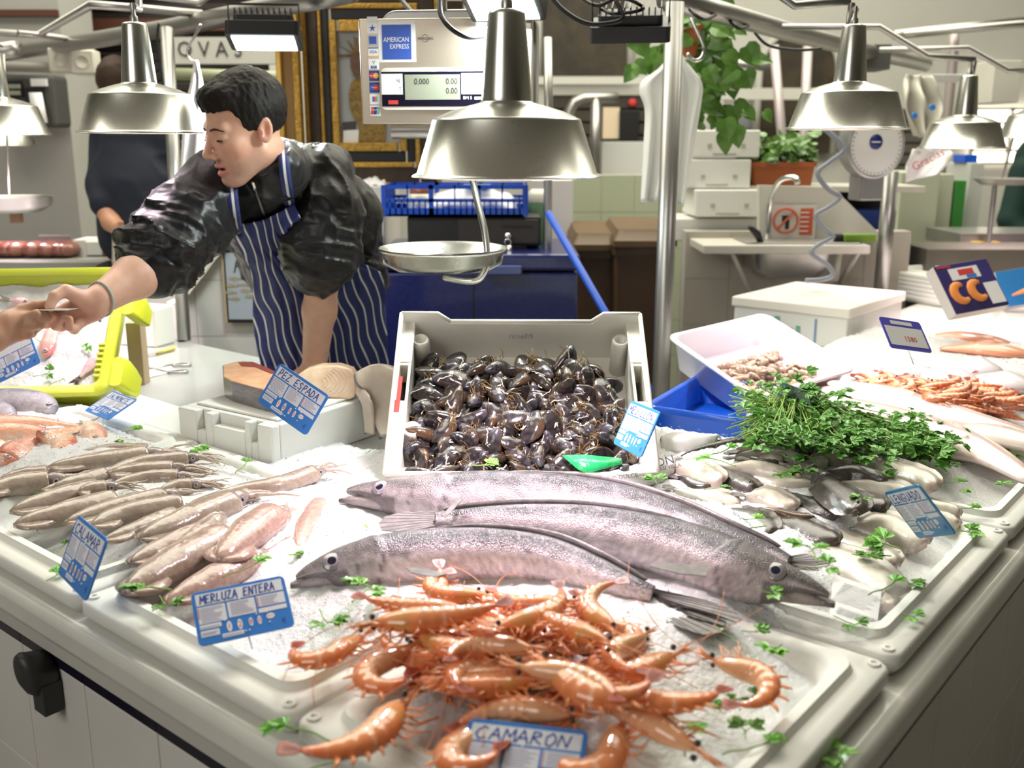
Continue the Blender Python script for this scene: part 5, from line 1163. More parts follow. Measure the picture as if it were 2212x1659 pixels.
# ---- blue tub
BP=pm('blue_plastic',(.01,.10,.62),.3,coat=.4)
FL=D(1415,882,2.22);FRc=D(1590,908,2.14);BL=D(1430,776,2.80);M=frame(FL.lerp(FRc,.5),(FRc-FL),y=(BL-FL)); w_=(FRc-FL).length; h_=.40; M=M@Matrix.Translation((0,h_/2,0))
bt_=thing('blue_tub','bright blue plastic tub behind the mussel crate and under the clam tub','tub',M=M); openbox(bt_,M@Matrix.Translation((0,0,.012)),w_+.06,h_,.066,BP,rimw=.012)
# ---- lidded foam box at right
A=P(1826,757,ZC); Bl=P(1656,712,ZC); Br=P(1944,712,ZC); M=frame(A,(Br-A),z=UP); Li=M.inverted(); wx=(Br-A).length; wy=(Bl-A).length
lb_=thing('lidded_foam_box','white foam box with a lid and green printed marks on the right counter','box',M=M)
hb=.105; m=MB(); m.box(0,wx,0,wy,0,hb); m.build('box_body',foamw,lb_,world=False,smooth=False,bev=.006)
m=MB(); m.box(-.008,wx+.008,-.008,wy+.008,hb,hb+.035); m.build('lid',pm('foam_lid_cream',(.80,.76,.68),.55,bump=(220,.3)),lb_,world=False,smooth=False,bev=.006)
m=MB(); fx=Matrix(((0,0,-1,-.0015),(-1,0,0,wy/2),(0,1,0,hb/2),(0,0,0,1)))
m.box(-.05,-.03,.02,.035,0,.001,fx); m.box(-.08,-.05,-.02,.01,0,.001,fx); m.box(.03,.045,-.02,.01,0,.001,fx); m.build('green_print',GRP,lb_,world=False,smooth=False)
m=MB(); m.box(-.04,.02,-.005,.0,0,.001,fx);m.box(-.04,.02,-.02,-.015,0,.001,fx);m.box(-.08,.05,-.035,-.032,0,.001,fx);m.box(.095,.102,-.05,.04,0,.001,fx); m.build('grey_print',pm('blue_grey_print',(.2,.3,.5),.5),lb_,world=False,smooth=False)
# stack of thin trays
A=P(2045,668,ZC); B=P(1893,640,ZC); M=frame(A,(B-A),z=UP); wx=(B-A).length
for k in range(6):
    o=thing('foam_tray_empty','x','tray',M=M@Matrix.Translation((wx/2,-.14+.0,k*.018))); tray_mb(wx,.27).build('tray_body',foamw,o,world=False,ang=50)
    tag(o,'empty thin white tray in the stack left of the prawn carton, %s from the counter'%('lowest','second','third','fourth','fifth','topmost')[k],'tray','stack of empty white trays')
# prawn carton
def carton(name,label,TL,TR,BLc,w,h,t0,th,face,draw):
    M,t=pose([TL,TR,BLc],w,h,t0); r=thing(name,label,'box',M=M); m=MB(); m.box(-w/2,w/2,-h/2,h/2,-th,0); m.mi=0; m.build('carton_body',pm('carton_side',(.66,.62,.60),.5),r,world=False,smooth=False,bev=.001); m=MB(); m.box(-w/2+.001,w/2-.001,-h/2+.001,h/2-.001,0,.0008); m.build('printed_face',face,r,world=False,smooth=False); draw(r,w,h); return r
def d1(r,w,h):
    m=MB(); 
    for cx in (-.22,.10):
        pts=[(cx*w+.13*w*math.cos(a),-.10*h+.17*h*math.sin(a),.0012) for a in [math.radians(60+i*25) for i in range(11)]]; m.tube(pts,[.5*.012+.012*math.sin(PI*i/10) for i in range(11)],8,flat=.25,up=(0,0,1))
    m.build('printed_prawns',pm('orange_print',(.85,.30,.08),.4),r,world=False)
    m=MB(); m.box(-.28*w,.26*w,.16*h,.40*h,.001,.0014); m.build('white_panel',pm('white_print',(.80,.80,.82),.4),r,world=False,smooth=False)
    m=MB(); m.box(-.12*w,.16*w,.24*h,.36*h,.0015,.002); m.box(-.46*w,-.2*w,.44*h,.47*h,.001,.002); m.build('red_panel',RED,r,world=False,smooth=False)
    m=MB(); m.box(0,.18*w,.17*h,.235*h,.0015,.002); m.build('blue_panel',BLU,r,world=False,smooth=False); m=MB(); m.box(.22*w,.48*w,-.42*h,.02*h,.001,.0015); m.build('price_sticker',pm('white_print'),r,world=False,smooth=False)
carton('prawn_carton','dark blue carton printed with two orange prawns, leaning on the tray stack',(2015,577),(2130,558),(2065,680),.21,.17,(3.2,3.2,3.0),.04,pm('night_blue_print',(.05,.04,.20),.3,coat=.3,var=(3,.8,(.02,.015,.03))),d1)
def d2(r,w,h):
    m=MB(); m.tube([(-.3*w,-.2*h,.001),(0,-.12*h,.001),(.4*w,-.22*h,.001)],[.004,.012,.004],8,flat=.2,up=(0,0,1)); m.build('printed_food',pm('orange_print'),r,world=False)
carton('blue_carton','light blue food carton partly hidden behind the prawn carton',(2148,588),(2260,570),(2170,665),.20,.16,(3.35,3.35,3.2),.03,pm('sky_blue_print',(.02,.16,.42),.3,coat=.3),d2)
# ---- long white fillets, salmon, cuttlefish on the right counter
FIL=pm('white_fillet',attr=True,rough=.2,coat=.6,sss=.1,var=(8,.3,(.85,.62,.55)),bump=(40,.15))
def fillet(label,ctrl,col,stripe,name='fish_fillet',group='long white fillets on the right counter',seed=1):
    pts,rr,fr=body_path(ctrl,7,.15); n=len(pts); root=thing(name,label,'fillet',(pts[n//2].x,pts[n//2].y,ZC+.01),group=group); rg=[];cl=[];ns=24
    for i,p in enumerate(pts):
        t,N,d=fr[i]; wv=math.sin(PI*min(1,max(.02,(i+.4)/n)))**.35
        for k in range(ns):
            th=2*PI*k/ns; c,si=math.cos(th),math.sin(th); rg.append(p+d*c*rr[i]*1.8*wv+N*si*rr[i]*.75*wv); cl.append(mixc(col,stripe,.7*math.exp(-((c-.25+.2*math.sin(i*.3+seed))/.12)**2)))
    m=MB(); m.rings([rg[i*ns:(i+1)*ns] for i in range(n)],True,cols=cl); m.build('flesh',FIL,root); return root
PK=(.86,.70,.66); ST=(.70,.34,.32)
fillet('long white fillet nearest the parsley bunch, running to the right',[(1765,852,16,.06),(1830,880,30,.07),(1950,920,36,.07),(2060,955,34,.065),(2140,985,26,.06),(2230,1040,20,.05)],PK,ST,seed=1)
fillet('white fillet with a pink line behind the nearest one',[(1770,838,14,.065),(1880,862,28,.075),(2000,890,30,.075),(2100,915,28,.07),(2240,950,24,.06)],PK,ST,seed=2)
fillet('white fillet piece with a square cut end below the shrimps',[(1790,826,12,.08),(1880,846,20,.085),(1980,868,20,.085),(2070,884,16,.08)],PK,ST,seed=3)
fillet('pale fillet at the far right edge with parsley on it',[(2080,925,14,.08),(2150,938,20,.08),(2250,965,22,.075)],(.85,.74,.66),ST,seed=4)
fillet('white fish piece behind the clam tub near the lidded box',[(1800,800,10,.05),(1860,800,20,.055),(1930,808,18,.05),(1960,815,8,.045)],(.84,.80,.84),(.7,.6,.66),name='white_fish_piece',group='pale wet pieces behind the shrimps',seed=5)
for i,(x0,x1,y0,lb) in enumerate(((1890,2010,790,'glossy white cuttlefish left of the others behind the shrimps'),(1985,2110,806,'glossy pale cuttlefish right behind the shrimps'),(2090,2240,820,'big grey white cuttlefish at the right edge'),(2040,2160,786,'small pale cuttlefish in the back row'))):
    fillet(lb,[(x0,y0,14,.06),(x0+(x1-x0)*.4,y0+4,24,.07),(x0+(x1-x0)*.75,y0+9,22,.07),(x1,y0+14,10,.06)],(.72,.70,.70),(.45,.40,.42),name='cuttlefish',group='pale wet pieces behind the shrimps',seed=6+i)
SAL=((.85,.32,.18),(.90,.62,.55))
for i,(q,lb) in enumerate((([(1995,730,6,.05),(2060,728,14,.06),(2140,738,14,.06),(2200,748,8,.05)],'orange salmon fillet at the back beside the white sign'),([(2030,752,8,.06),(2100,752,14,.07),(2180,760,14,.07),(2240,768,10,.06)],'orange and white salmon fillet in front of the other one'))):
    fillet(lb,q,SAL[0],SAL[1],name='salmon_fillet',group='salmon fillets on the right counter',seed=20+i)
# white headed sign at right
M,t=pose([(1897,683),(1985,696),(1925,752)],.115,.08,(3.05,3.0,2.98)); r=thing('price_sign','white price sign with a violet blue heading by the lidded foam box','sign',M=M,group='blue price signs stuck in the ice')
m=MB(); m.prism(rrect(.115,.078,.006,3),-.001,.001); m.build('board',pm('sign_violet',(.10,.09,.55),.4),r,world=False,smooth=False); m=MB(); m.box(-.052,.052,-.03,.018,.001,.0015); m.build('paper_panels',WHS,r,world=False,smooth=False)
m=MB(); m.box(-.03,.03,.024,.033,.001,.0015); m.build('heading',WHS,r,world=False,smooth=False); m=MB(); put_text(m,'1580',Matrix.Translation((.008,-.012,.002)),.018); m.build('digits',RED,r,world=False,smooth=False)
m=MB(); m.tube([(-.01,-.04,0),(-.012,-.075,0)],.0012,6); m.build('pin',PIN,r,world=False)
# grey back of a sign in the parsley
M,t=pose([(1688,828),(1745,850),(1700,890)],.10,.066,(2.35,2.25,2.32)); r=thing('price_sign','sign seen from its grey back standing between parsley and clam tub','sign',M=M); m=MB(); m.prism(rrect(.11,.075,.008,4),-.001,.001); m.build('board',pm('grey_green_board',(.16,.20,.18),.3,coat=.4),r,world=False,smooth=False)
def lampshade(px,py,wpx,t,label,shape=1,power=6,lit=True,top=None):
    c=D(px,py,t); Rr=wpx/2/F*t; root=thing('pendant_lamp',label,'lamp',(c.x,c.y,c.z),group='brushed metal pendant lamps over the fish'); 
    pr=[(.955,.02),(.985,.0),(1.0,.012),(.985,.03),(.945,.045),(.775,.57),(.765,.592),(.74,.60),(.60,.665),(.42,.72),(.285,.755),(.275,.765)]
    m=MB(); m.lathe([(r*Rr,z*Rr) for r,z in pr],64,cap=False); m.lathe([(r*Rr-.001,z*Rr-.001) for r,z in pr[4:]],48,cap=False); m.build('lamp_shade',alu,root,world=False,ang=60)
    m=MB(); m.lathe([(.265*Rr,.74*Rr),(.268*Rr,.76*Rr),(.262*Rr,.8*Rr),(.19*Rr,1.62*Rr),(.175*Rr,1.655*Rr),(.05*Rr,1.68*Rr)],48); m.build('neck',alu,root,world=False,ang=60)
    m=MB(); m.lathe([(.06*Rr,1.66*Rr),(.06*Rr,1.75*Rr),(.035*Rr,1.78*Rr),(.03*Rr,1.95*Rr)],16); 
    if top is not None: m.tube([(0,0,1.9*Rr)]+[tuple(Vector(q)-c) for q in top],.0045 if top and len(top)==1 else .009,10)
    m.build('stem',steel,root,world=False,ang=60)
    m=MB(); m.ball((0,0,.30*Rr),.28*Rr,16); m.build('bulb',pm('bulb_glow',(1,.92,.95),.4,emit=9,ecol=(1,.86,.93)),root,world=False)
    if lit:
        l=bpy.data.lights.new('lamp_light','SPOT'); l.energy=power; l.color=(1,.78,.88); l.spot_size=math.radians(100); l.spot_blend=.8; l.shadow_soft_size=.05
        o=bpy.data.objects.new('lamp_light',l); C.objects.link(o); o.location=c+Vector((0,0,-.02))
    return root
TOP=2.06
lampshade(1095,383,410,1.56,'largest metal pendant lamp, in the centre in front of the scale',power=25,top=[D(1090,-40,1.56)])
lampshade(310,288,272,2.35,'metal pendant lamp left of the serving man',power=11,top=[D(300,20,2.35),D(297,-60,2.35)])
lampshade(2,292,205,3.1,'metal pendant lamp cut by the left edge',power=55,top=[D(5,100,3.1)])
lampshade(0,315,155,4.3,'small metal lamp seen below the left edge lamp',power=20,top=[D(0,120,4.3)])
lampshade(1828,280,258,2.5,'metal pendant lamp right of the hanging plant',power=13,top=[D(1833,62,2.5),D(1840,8,2.5)])
lampshade(2078,321,182,3.55,'metal pendant lamp at right in front of the bags',power=24,top=[D(2100,160,3.55),D(2105,132,3.55)])
lampshade(2240,298,160,4.3,'metal lamp cut by the right edge',power=30,top=[D(2240,150,4.3)])
def pipe(name,label,pts,r,mat=steel,cat='pipe',n=12,k=0,collar=()):
    m=MB(); m.tube(smoothpath(pts,k) if k else pts,r,n); o=m.build(name,mat,None); recenter(o); tag(o,label,cat); return o
RZ=2.0
def H(px,py,z=RZ): return P(px,py,z)
pipe('overhead_rail','thick steel rail running from the left edge up behind the left lamp',[H(-120,145),H(0,118),H(360,62),H(650,3),H(760,-20)],.034)
pipe('overhead_rail','thick steel rail running from the central pole to the right',[H(1440,-2),H(1560,28),H(1700,68),H(1850,105),H(2000,140)],.036)
pipe('conduit','thin bent steel tube at upper left ending on the thick rail',[H(-60,66,2.03),H(82,76,2.03),H(198,10,2.03),H(300,18,2.03),H(436,30,2.03)],.014)
pipe('conduit','short steel tube joining the thick rail at left',[H(40,72,2.02),H(185,86,2.02)],.013)
pipe('conduit','thin steel tube along the top edge at left',[H(300,-14,2.06),H(430,6,2.06),H(470,-25,2.06)],.012)
pipe('conduit','open pipe end at the left edge under the bent tube',[D(-60,118,4.2),D(38,106,4.1)],.034)
pipe('conduit','steel tube bent down to the lamp right of the plant',[D(1640,-40,2.5),D(1716,12,2.5),D(1836,2,2.5)],.010)
pipe('conduit','long thin tube stepping down to the right lamp',[D(1690,58,3.6),D(1900,58,3.6),D(2004,122,3.55),D(2106,128,3.55)],.011)
pipe('conduit','thin tube stepping down at the right edge',[D(1900,108,4.3),D(2092,104,4.3),D(2176,152,4.3),D(2260,152,4.3)],.012)
pipe('conduit','upper horizontal tube at the right edge',[D(1950,74,5.0),D(2205,52,5.0),D(2300,52,5.0)],.018)
pl=pipe('steel_pole','steel pole on the worktop behind the left lamp, holding the rail',[H(360,62,1.97),P(398,736,ZC+.007)],.023,cat='pole')
# central pole stands on the floor
b=P(1430,775,ZC); tpp=P(1437,12,1.98); pipe('steel_pole','tall steel pole in the centre beside the hanging apron',[Vector((b.x,b.y,0)),b,Vector((b.x,b.y,1.98))],.028,cat='pole')
pipe('steel_pole','steel pole behind the dial scale at right',[D(1925,370,4.0).xyz*1,Vector((D(1925,370,4.0).x,D(1925,370,4.0).y,.92))],.03,cat='pole')
pipe('steel_pole','thin pole right of the wall frame, behind the central lamp',[D(1183,82,3.6),D(1185,240,3.6),Vector((D(1185,240,3.6).x,D(1185,240,3.6).y,.0))],.016,cat='pole')
pipe('wall_tube','greenish tube running across the dark shutter behind the head',[D(370,160,4.6),D(640,168,4.6)],.028,pm('green_grey_paint',(.34,.38,.24),.4),cat='tube')
# floodlights
def flood(label,px,py,wpx,t,tilt,yaw,lit,group=None):
    c=D(px,py,t); w=wpx/F*t; M=Matrix.Translation(c)@Matrix.Rotation(yaw,4,'Z')@Matrix.Rotation(tilt,4,'X')
    r=thing('floodlight',label,'floodlight',M=M); m=MB(); m.prism(rrect(w,w*.62,w*.06,3),-.012,.03); m.prism(rrect(w*.8,w*.45,w*.06,3),.03,.055); m.build('housing',black,r,world=False,smooth=False,bev=.002)
    m=MB()
    for k in range(11): m.box(-w*.38+k*w*.076-.0015,-w*.38+k*w*.076+.0015,-w*.2,w*.2,.055,.075)
    m.build('cooling_fins',black,r,world=False,smooth=False)
    m=MB(); m.box(-w*.42,w*.42,-w*.24,w*.24,-.015,-.0125); m.build('glass',pm('led_on',(.9,1,1),.2,emit=7,ecol=(.85,1,1)) if lit else pm('glass_dark',(.05,.06,.06),.08,coat=1),r,world=False,smooth=False)
    m=MB(); m.tube([(-w*.48,0,.01),(-w*.48,-.02,w*.45),(w*.48,-.02,w*.45),(w*.48,0,.01)],.009,6,flat=.4); m.build('bracket',black,r,world=False,smooth=False)
    if lit:
        l=bpy.data.lights.new('flood_light','AREA'); l.energy=8; l.size=w*.8; l.color=(.9,1,.98); o=bpy.data.objects.new('flood_light',l); C.objects.link(o); o.matrix_basis=M@Matrix.Translation((0,0,-.02))
flood('black floodlight shining above the serving man, under the rail',572,84,155,2.9,math.radians(-16),math.radians(6),True)
flood('black finned floodlight hanging by the central pole top',1362,72,170,2.7,math.radians(18),math.radians(-8),False)
flood('lit white lamp unit at the top edge above the scale',1090,8,170,2.2,math.radians(-24),math.radians(-14),True)
# cables
def cable(label,pts,r=.004,mat=black): pipe('cable',label,pts,r,mat,'cable',8,6)
cable('black cable looping down to the scale display',[D(950,-20,2.15),D(952,30,2.12),D(975,62,2.1),D(1010,80,2.12),D(1045,78,2.2)],.0055)
cable('black cable above the picture frame',[D(860,-10,2.6),D(880,15,2.55),D(905,40,2.45),D(925,45,2.4)],.006)
cable('black cable hanging between the upper lamp and the floodlight',[D(1180,-20,2.6),D(1215,20,2.6),D(1260,48,2.6),D(1300,52,2.6),D(1345,40,2.6),D(1330,0,2.6)],.006)
cable('tangled black cable on top of the finned floodlight',[D(1250,-10,2.7),D(1290,12,2.65),D(1340,-5,2.6),D(1390,18,2.65),D(1330,30,2.6),D(1300,20,2.65)],.005)
cable('black cable wound around the right rail',[H(1490,20,1.97),H(1520,42,1.94),H(1560,30,2.0),H(1600,62,1.95),H(1640,35,2.05)],.006)
cable('black cable below the right rail toward the wall',[D(1630,70,3.4),D(1660,98,3.4),D(1720,108,3.4),D(1775,105,3.4)],.005)
cable('thin cable down the left pole',[D(343,50,3.2),D(340,90,3.2),D(352,180,3.2),D(360,240,3.2)],.004)
# ---------- hanging scale
T=2.3; c=D(962,155,T); sw=375/F*T; r0=thing('hanging_scale','steel hanging scale with a display and card payment stickers, above the pan','scale',M=Matrix.Translation(c)@Matrix.Rotation(math.radians(-6),4,'Z')@Matrix.Rotation(PI/2+.02,4,'X'))
sh=.235; BR=pm('brushed_steel_warm',(.62,.54,.44),.32,metal=.9,var=(60,.25,(.5,.44,.36)),stretch=(1,12,1),rvar=.1)
m=MB(); m.box(-sw/2,sw/2,-sh/2,sh/2,-.05,0); m.build('front_panel',BR,r0,world=False,smooth=False,bev=.003)
m=MB(); m.prism(rrect(sw*.92,sh*1.10,.04,6),-.13,-.05,Matrix.Translation((.022,.012,0))); m.build('rear_casing',steel,r0,world=False,smooth=False,bev=.006)
m=MB(); m.prism(rrect(sw*.70,sh*.40,.012,4),0,.004,Matrix.Translation((-.012,-.038,0))); m.build('display_frame',pm('frame_white',(.78,.74,.66),.4),r0,world=False,smooth=False,bev=.001)
m=MB(); m.box(-sw*.345-.012,sw*.345-.012,-.038-sh*.165,-.038+sh*.165,.004,.005); m.build('display_glass',blackg,r0,world=False,smooth=False)
m=MB(); m.box(-.095,.035,-.062,-.006,.005,.0056); m.build('lcd',pm('lcd',(.30,.31,.24),.25),r0,world=False,smooth=False)
m=MB(); m.box(-.15,-.10,-.050,-.004,.005,.0058); m.build('label_plate',WHS,r0,world=False,smooth=False); m=MB(); m.box(.038,.115,-.050,-.004,.005,.0058); m.build('label_plate',WHS,r0,world=False,smooth=False)
DP=pm('lcd_segments',(.02,.02,.02),.5)
for s,x,y,z_ in (('0.000',-.055,-.022,.019),('0.00',.015,-.022,.019),('0.00',.015,-.043,.019),('kg',-.110,-.018,.012),('T',-.106,-.038,.012),('\u20ac/kg',.058,-.016,.013),('\u20ac',.050,-.036,.013)): m=MB(); put_text(m,s,Matrix.Translation((x,y,.006)),z_,.85); m.build('display_characters',DP,r0,world=False,smooth=False)
m=MB(); put_text(m,'BM 5',Matrix.Translation((.052,-.0585,.0055)),.010); m.box(.068,.108,-.062,-.056,.005,.0055); m.build('model_print',WHS,r0,world=False,smooth=False)
m=MB(); m.box(-.135,-.112,-.072,-.063,.005,.0056); m.build('red_key',RED,r0,world=False,smooth=False)
m=MB(); m.box(-.155,-.068,.022,.112,0,.0008); m.build('white_sticker',WHS,r0,world=False,smooth=False); m=MB(); m.box(.072,.125,.048,.112,0,.0008); m.build('white_sticker',WHS,r0,world=False,smooth=False)
AX=pm('card_blue',(.04,.10,.42),.4); m=MB(); m.box(-.146,-.078,.028,.104,.0008,.0014); m.build('blue_square',AX,r0,world=False,smooth=False)
m=MB(); put_text(m,'AMERICAN',Matrix.Translation((-.113,.071,.0018)),.0148,.82); put_text(m,'EXPRESS',Matrix.Translation((-.106,.056,.0018)),.0148,.82); m.build('card_lettering',WHS,r0,world=False,smooth=False)
m=MB(); put_text(m,'MARQUES',Matrix.Translation((-.045,.073,.0012)),.008); m.tube([(-.045+.008*math.cos(a),.074+.008*math.sin(a),.001) for a in [i*PI/10 for i in range(20)]],.0004,4,closed=True); m.build('maker_mark',DP,r0,world=False,smooth=False)
m=MB(); m.box(.074,.124,.088,.093,.001,.0014); m.box(.076,.092,.076,.081,.001,.0014); m.build('green_sticker_print',GRP,r0,world=False,smooth=False)
# the strip of card stickers
ST_=[('star',WHS),('amex',pm('sticker_grey',(.5,.5,.52),.5)),('visa',WHS),('vpay',WHS),('mc',pm('mc_blue',(.02,.05,.22),.4)),('maes',pm('mc_blue')),('jcb',WHS),('union',WHS)]
OR=pm('card_orange',(.85,.42,.04),.4)
m=MB(); m.box(-.180,-.156,.110,.122,0,.001); m.build('contactless_sticker',WHS,r0,world=False,smooth=False)
for i,(k,mt) in enumerate(ST_):
    y=.097-i*.0262; x=-.168; m=MB(); m.box(x-.012,x+.012,y-.0115,y+.0115,0,.001); st=m.build('card_sticker',mt,r0,world=False,smooth=False); z=.0013
    def lay(fn,mat,nm='sticker_mark'):
        mm=MB(); fn(mm); mm.build(nm,mat,st,world=False,smooth=False)
    if k=='star': lay(lambda mm:mm.add([(x+ (.009 if q%2==0 else .003)*math.sin(q*PI/5),y+(.009 if q%2==0 else .003)*math.cos(q*PI/5),z) for q in range(10)],[tuple(range(10))[::-1]]),AX)
    if k=='amex': lay(lambda mm:mm.box(x-.0085,x+.0085,y-.0085,y+.0085,.001,z),AX)
    if k=='visa': lay(lambda mm:put_text(mm,'VISA',Matrix.Translation((x,y,z)),.0095,.95),AX); lay(lambda mm:mm.box(x-.012,x+.012,y-.0105,y-.008,.001,z),OR); lay(lambda mm:mm.box(x-.012,x+.012,y+.008,y+.0105,.001,z),pm('mc_blue'))
    if k=='vpay': lay(lambda mm:(put_text(mm,'V',Matrix.Translation((x,y+.003,z)),.011),mm.box(x-.007,x+.007,y-.010,y-.004,.001,z)),pm('mc_blue')); lay(lambda mm:put_text(mm,'PAY',Matrix.Translation((x,y-.007,z+.0003)),.005),WHS)
    if k in('mc','maes'):
        for sx,mm_ in ((-1,RED if k=='mc' else AX),(1,OR if k=='mc' else RED)): lay(lambda mm:mm.prism([(x+sx*.0045+.0065*math.cos(a),y+.0065*math.sin(a)) for a in [q*PI/8 for q in range(16)]],.001,z+.0002*sx),mm_)
        lay(lambda mm:put_text(mm,'MasterCard' if k=='mc' else 'Maestro',Matrix.Translation((x,y,z+.0006)),.0042),WHS)
    if k=='jcb':
        for q,mm_ in ((-1,AX),(0,RED),(1,GRP)): lay(lambda mm:mm.box(x+q*.0042-.0018,x+q*.0042+.0018,y-.006,y+.006,.001,z),mm_)
    if k=='union':
        for q,mm_ in ((-1,RED),(0,pm('mc_blue')),(1,GRP)): lay(lambda mm:mm.add([(x+q*.0068-.0045,y-.0085,z),(x+q*.0068+.0028,y-.0085,z),(x+q*.0068+.0048,y+.0085,z),(x+q*.0068-.0025,y+.0085,z)],[(0,1,2,3)]),mm_)
        lay(lambda mm:put_text(mm,'UnionPay',Matrix.Translation((x,y+.002,z+.0003)),.0052),WHS)
m=MB(); m.tube([(-.14,-sh/2-.014,-.05),(.13,-sh/2-.014,-.05)],.020,16,flat=.8); m.build('lower_roll',steel,r0,world=False,ang=60)
m=MB(); m.tube([(-.015,sh/2,-.06),(-.015,sh/2+.15,-.06)],.012,12); m.build('mount_tube',steel,r0,world=False)
# pan and its hook
cpan=D(957,545,2.33); pr=275/2/F*2.33; rp_=thing('scale_pan','round metal weighing pan on a bent steel arm in front of the blue freezer','scale pan',tuple(cpan))
m=MB(); m.lathe([(.001,-.036),(.06*1,-.036),(pr*.62,-.034),(pr*.84,-.018),(pr*.95,.006),(pr,.012),(pr*1.01,.009),(pr*1.0,.004),(pr*.96,.001),(pr*.86,-.024),(pr*.64,-.0395),(.001,-.041)],56,cap=False); m.build('pan',alu,rp_,world=False,ang=70)
hk_=[D(1000,262,2.33),D(1012,340,2.33),D(1023,398,2.33),D(1032,440,2.31),D(1047,500,2.29),D(1052,560,2.28),D(1040,598,2.28),D(1015,608,2.28),D(960,600,2.30)]
m=MB(); m.tube([tuple(D(1018,380,2.32)-cpan)]+[tuple(p-cpan) for p in smoothpath(hk_,6)],.0105,12,flat=.75); m.build('hook_arm',alu,rp_,world=False)
m=MB()
for sx in (-1,1): m.tube([(sx*pr*.93,-.02,-.004),(sx*pr*.90,-.03,-.022),(sx*pr*.66,-.03,-.040),(sx*pr*.3,-.02,-.044)],.004,8)
m.build('pan_clips',steel,rp_,world=False)
# left small pan
cp=D(22,425,3.3); q=85/F*3.3; rp2=thing('scale_pan','small metal weighing pan hanging on a thin rod at the left edge','scale pan',tuple(cp)); m=MB()
m.lathe([(.001,-.05),(q*.7,-.05),(q*.95,-.03),(q,.0),(q*1.02,.001),(q*.99,-.002),(q*.9,-.03),(q*.68,-.045),(.001,-.045)][::-1],48,cap=False); m.build('pan',steel,rp2,world=False,ang=60)
m=MB(); m.tube([tuple(D(8,118,3.3)-cp),tuple(D(20,420,3.3)-cp)],.004,8); m.build('rod',steel,rp2,world=False); m=MB(); m.box(-.004,.03,-.012,.012,-.085,-.05); m.build('clamp',pm('rusty_brown',(.22,.12,.08),.5),rp2,world=False,smooth=False)
from mathutils.bvhtree import BVHTree
SKIN=pm('skin',attr=True,rough=.45,sss=.12,bump=(180,.12,.001),var=(45,.25,(.55,.28,.20)))
A3=lambda v:np.array(v,float)
def headf(q,big=1.0,mouth=True):
    """face looks along +x, his left is +y; metres about the ear line"""
    q=q/big; s=np.array([1,1,1.]); m=q*np.array([1,1,1]); ay=np.abs(q[:,1]); qa=np.stack([q[:,0],ay,q[:,2]],1)
    d=sEll(q,(-.014,0,.045),(.098,.077,.086))
    d=smin(d,sEll(q,(.036,0,-.030),(.056,.055,.078)),.03)
    d=smin(d,sCap(qa,(-.002,.050,-.050),(.056,.016,-.100),.017,.016),.03)
    d=smin(d,sEll(q,(.070,0,-.103),(.019,.022,.016)),.02)
    d=smin(d,sEll(qa,(.058,.040,-.020),(.024,.022,.020)),.02)
    d=smin(d,sCap(qa,(.083,.0,.024),(.074,.038,.024),.011,.011),.014)
    d=smax(d,-sEll(qa,(.100,.031,.004),(.020,.017,.012)),.012)
    d=smin(d,sEll(qa,(.0765,.031,.0015),(.0135,.0155,.0115)),.004)
    d=smin(d,sCap(q,(.088,0,.016),(.113,0,-.030),.0065,.0095),.012)
    d=smin(d,sEll(q,(.110,0,-.034),(.012,.0115,.010)),.006)
    d=smin(d,sEll(qa,(.099,.013,-.038),(.011,.0075,.0085)),.006)
    d=smin(d,sCap(qa,(.094,.0,-.062),(.084,.020,-.066),.0075,.003),.006)
    d=smin(d,sCap(qa,(.090,.0,-.081),(.082,.017,-.076),.0085,.003),.006)
    if mouth: d=smax(d,-sEll(q,(.099,0,-.0715),(.022,.017,.0042)),.003)
    e=q-np.array([-.010,0,-.002]); e=np.stack([e[:,0],ay-.078,e[:,2]],1); ang=math.radians(-14)
    e=np.stack([e[:,0]*math.cos(ang)-e[:,2]*math.sin(ang),e[:,1]-.25*(-e[:,0]),e[:,0]*math.sin(ang)+e[:,2]*math.cos(ang)],1)
    ear=sEll(e,(0,0,.002),(.017,.0075,.031)); ear=smax(ear,-sEll(e,(.003,.0085,.004),(.0105,.0095,.021)),.002)
    d=smax(smin(d,ear,.005),-sEll(e,(.002,.0085,.002),(.0085,.0095,.017)),.002); return smin(d,sEll(e,(.010,.003,-.003),(.004,.005,.008)),.003)*big
def skincol(q,base=(.64,.37,.26)):
    b=np.array(base)[None]*np.ones((len(q),1)); ay=np.abs(q[:,1]); n=vnoise(q+1,60)[:,None]
    b=b*(.92+.16*n)
    lip=(q[:,0]>.080)&(ay<.021)&(q[:,2]<-.058)&(q[:,2]>-.088); b[lip]=np.array([.55,.22,.18])
    mo=(q[:,0]>.070)&(q[:,0]<.091)&(ay<.016)&(np.abs(q[:,2]+.0715)<.0035); b[mo]=np.array([.10,.02,.02])
    w=np.clip((-.045-q[:,2])/.02,0,1)*np.clip((q[:,0]+.01)/.03,0,1)*(~lip)*(q[:,2]>-.13)*(.45+.4*vnoise(q+3,350)); b=b*(1-w[:,None]*.45)+np.array([.16,.13,.12])*w[:,None]*.45
    ch=np.exp(-((q[:,0]-.06)**2+(ay-.05)**2+(q[:,2]+.03)**2)/.0006)[:,None]*.35; b=b*(1-ch)+np.array([.72,.30,.22])*ch
    er=np.exp(-((q[:,0]+.01)**2+(ay-.08)**2+(q[:,2])**2)/.0006)[:,None]*.5; b=b*(1-er)+np.array([.66,.25,.18])*er
    return b
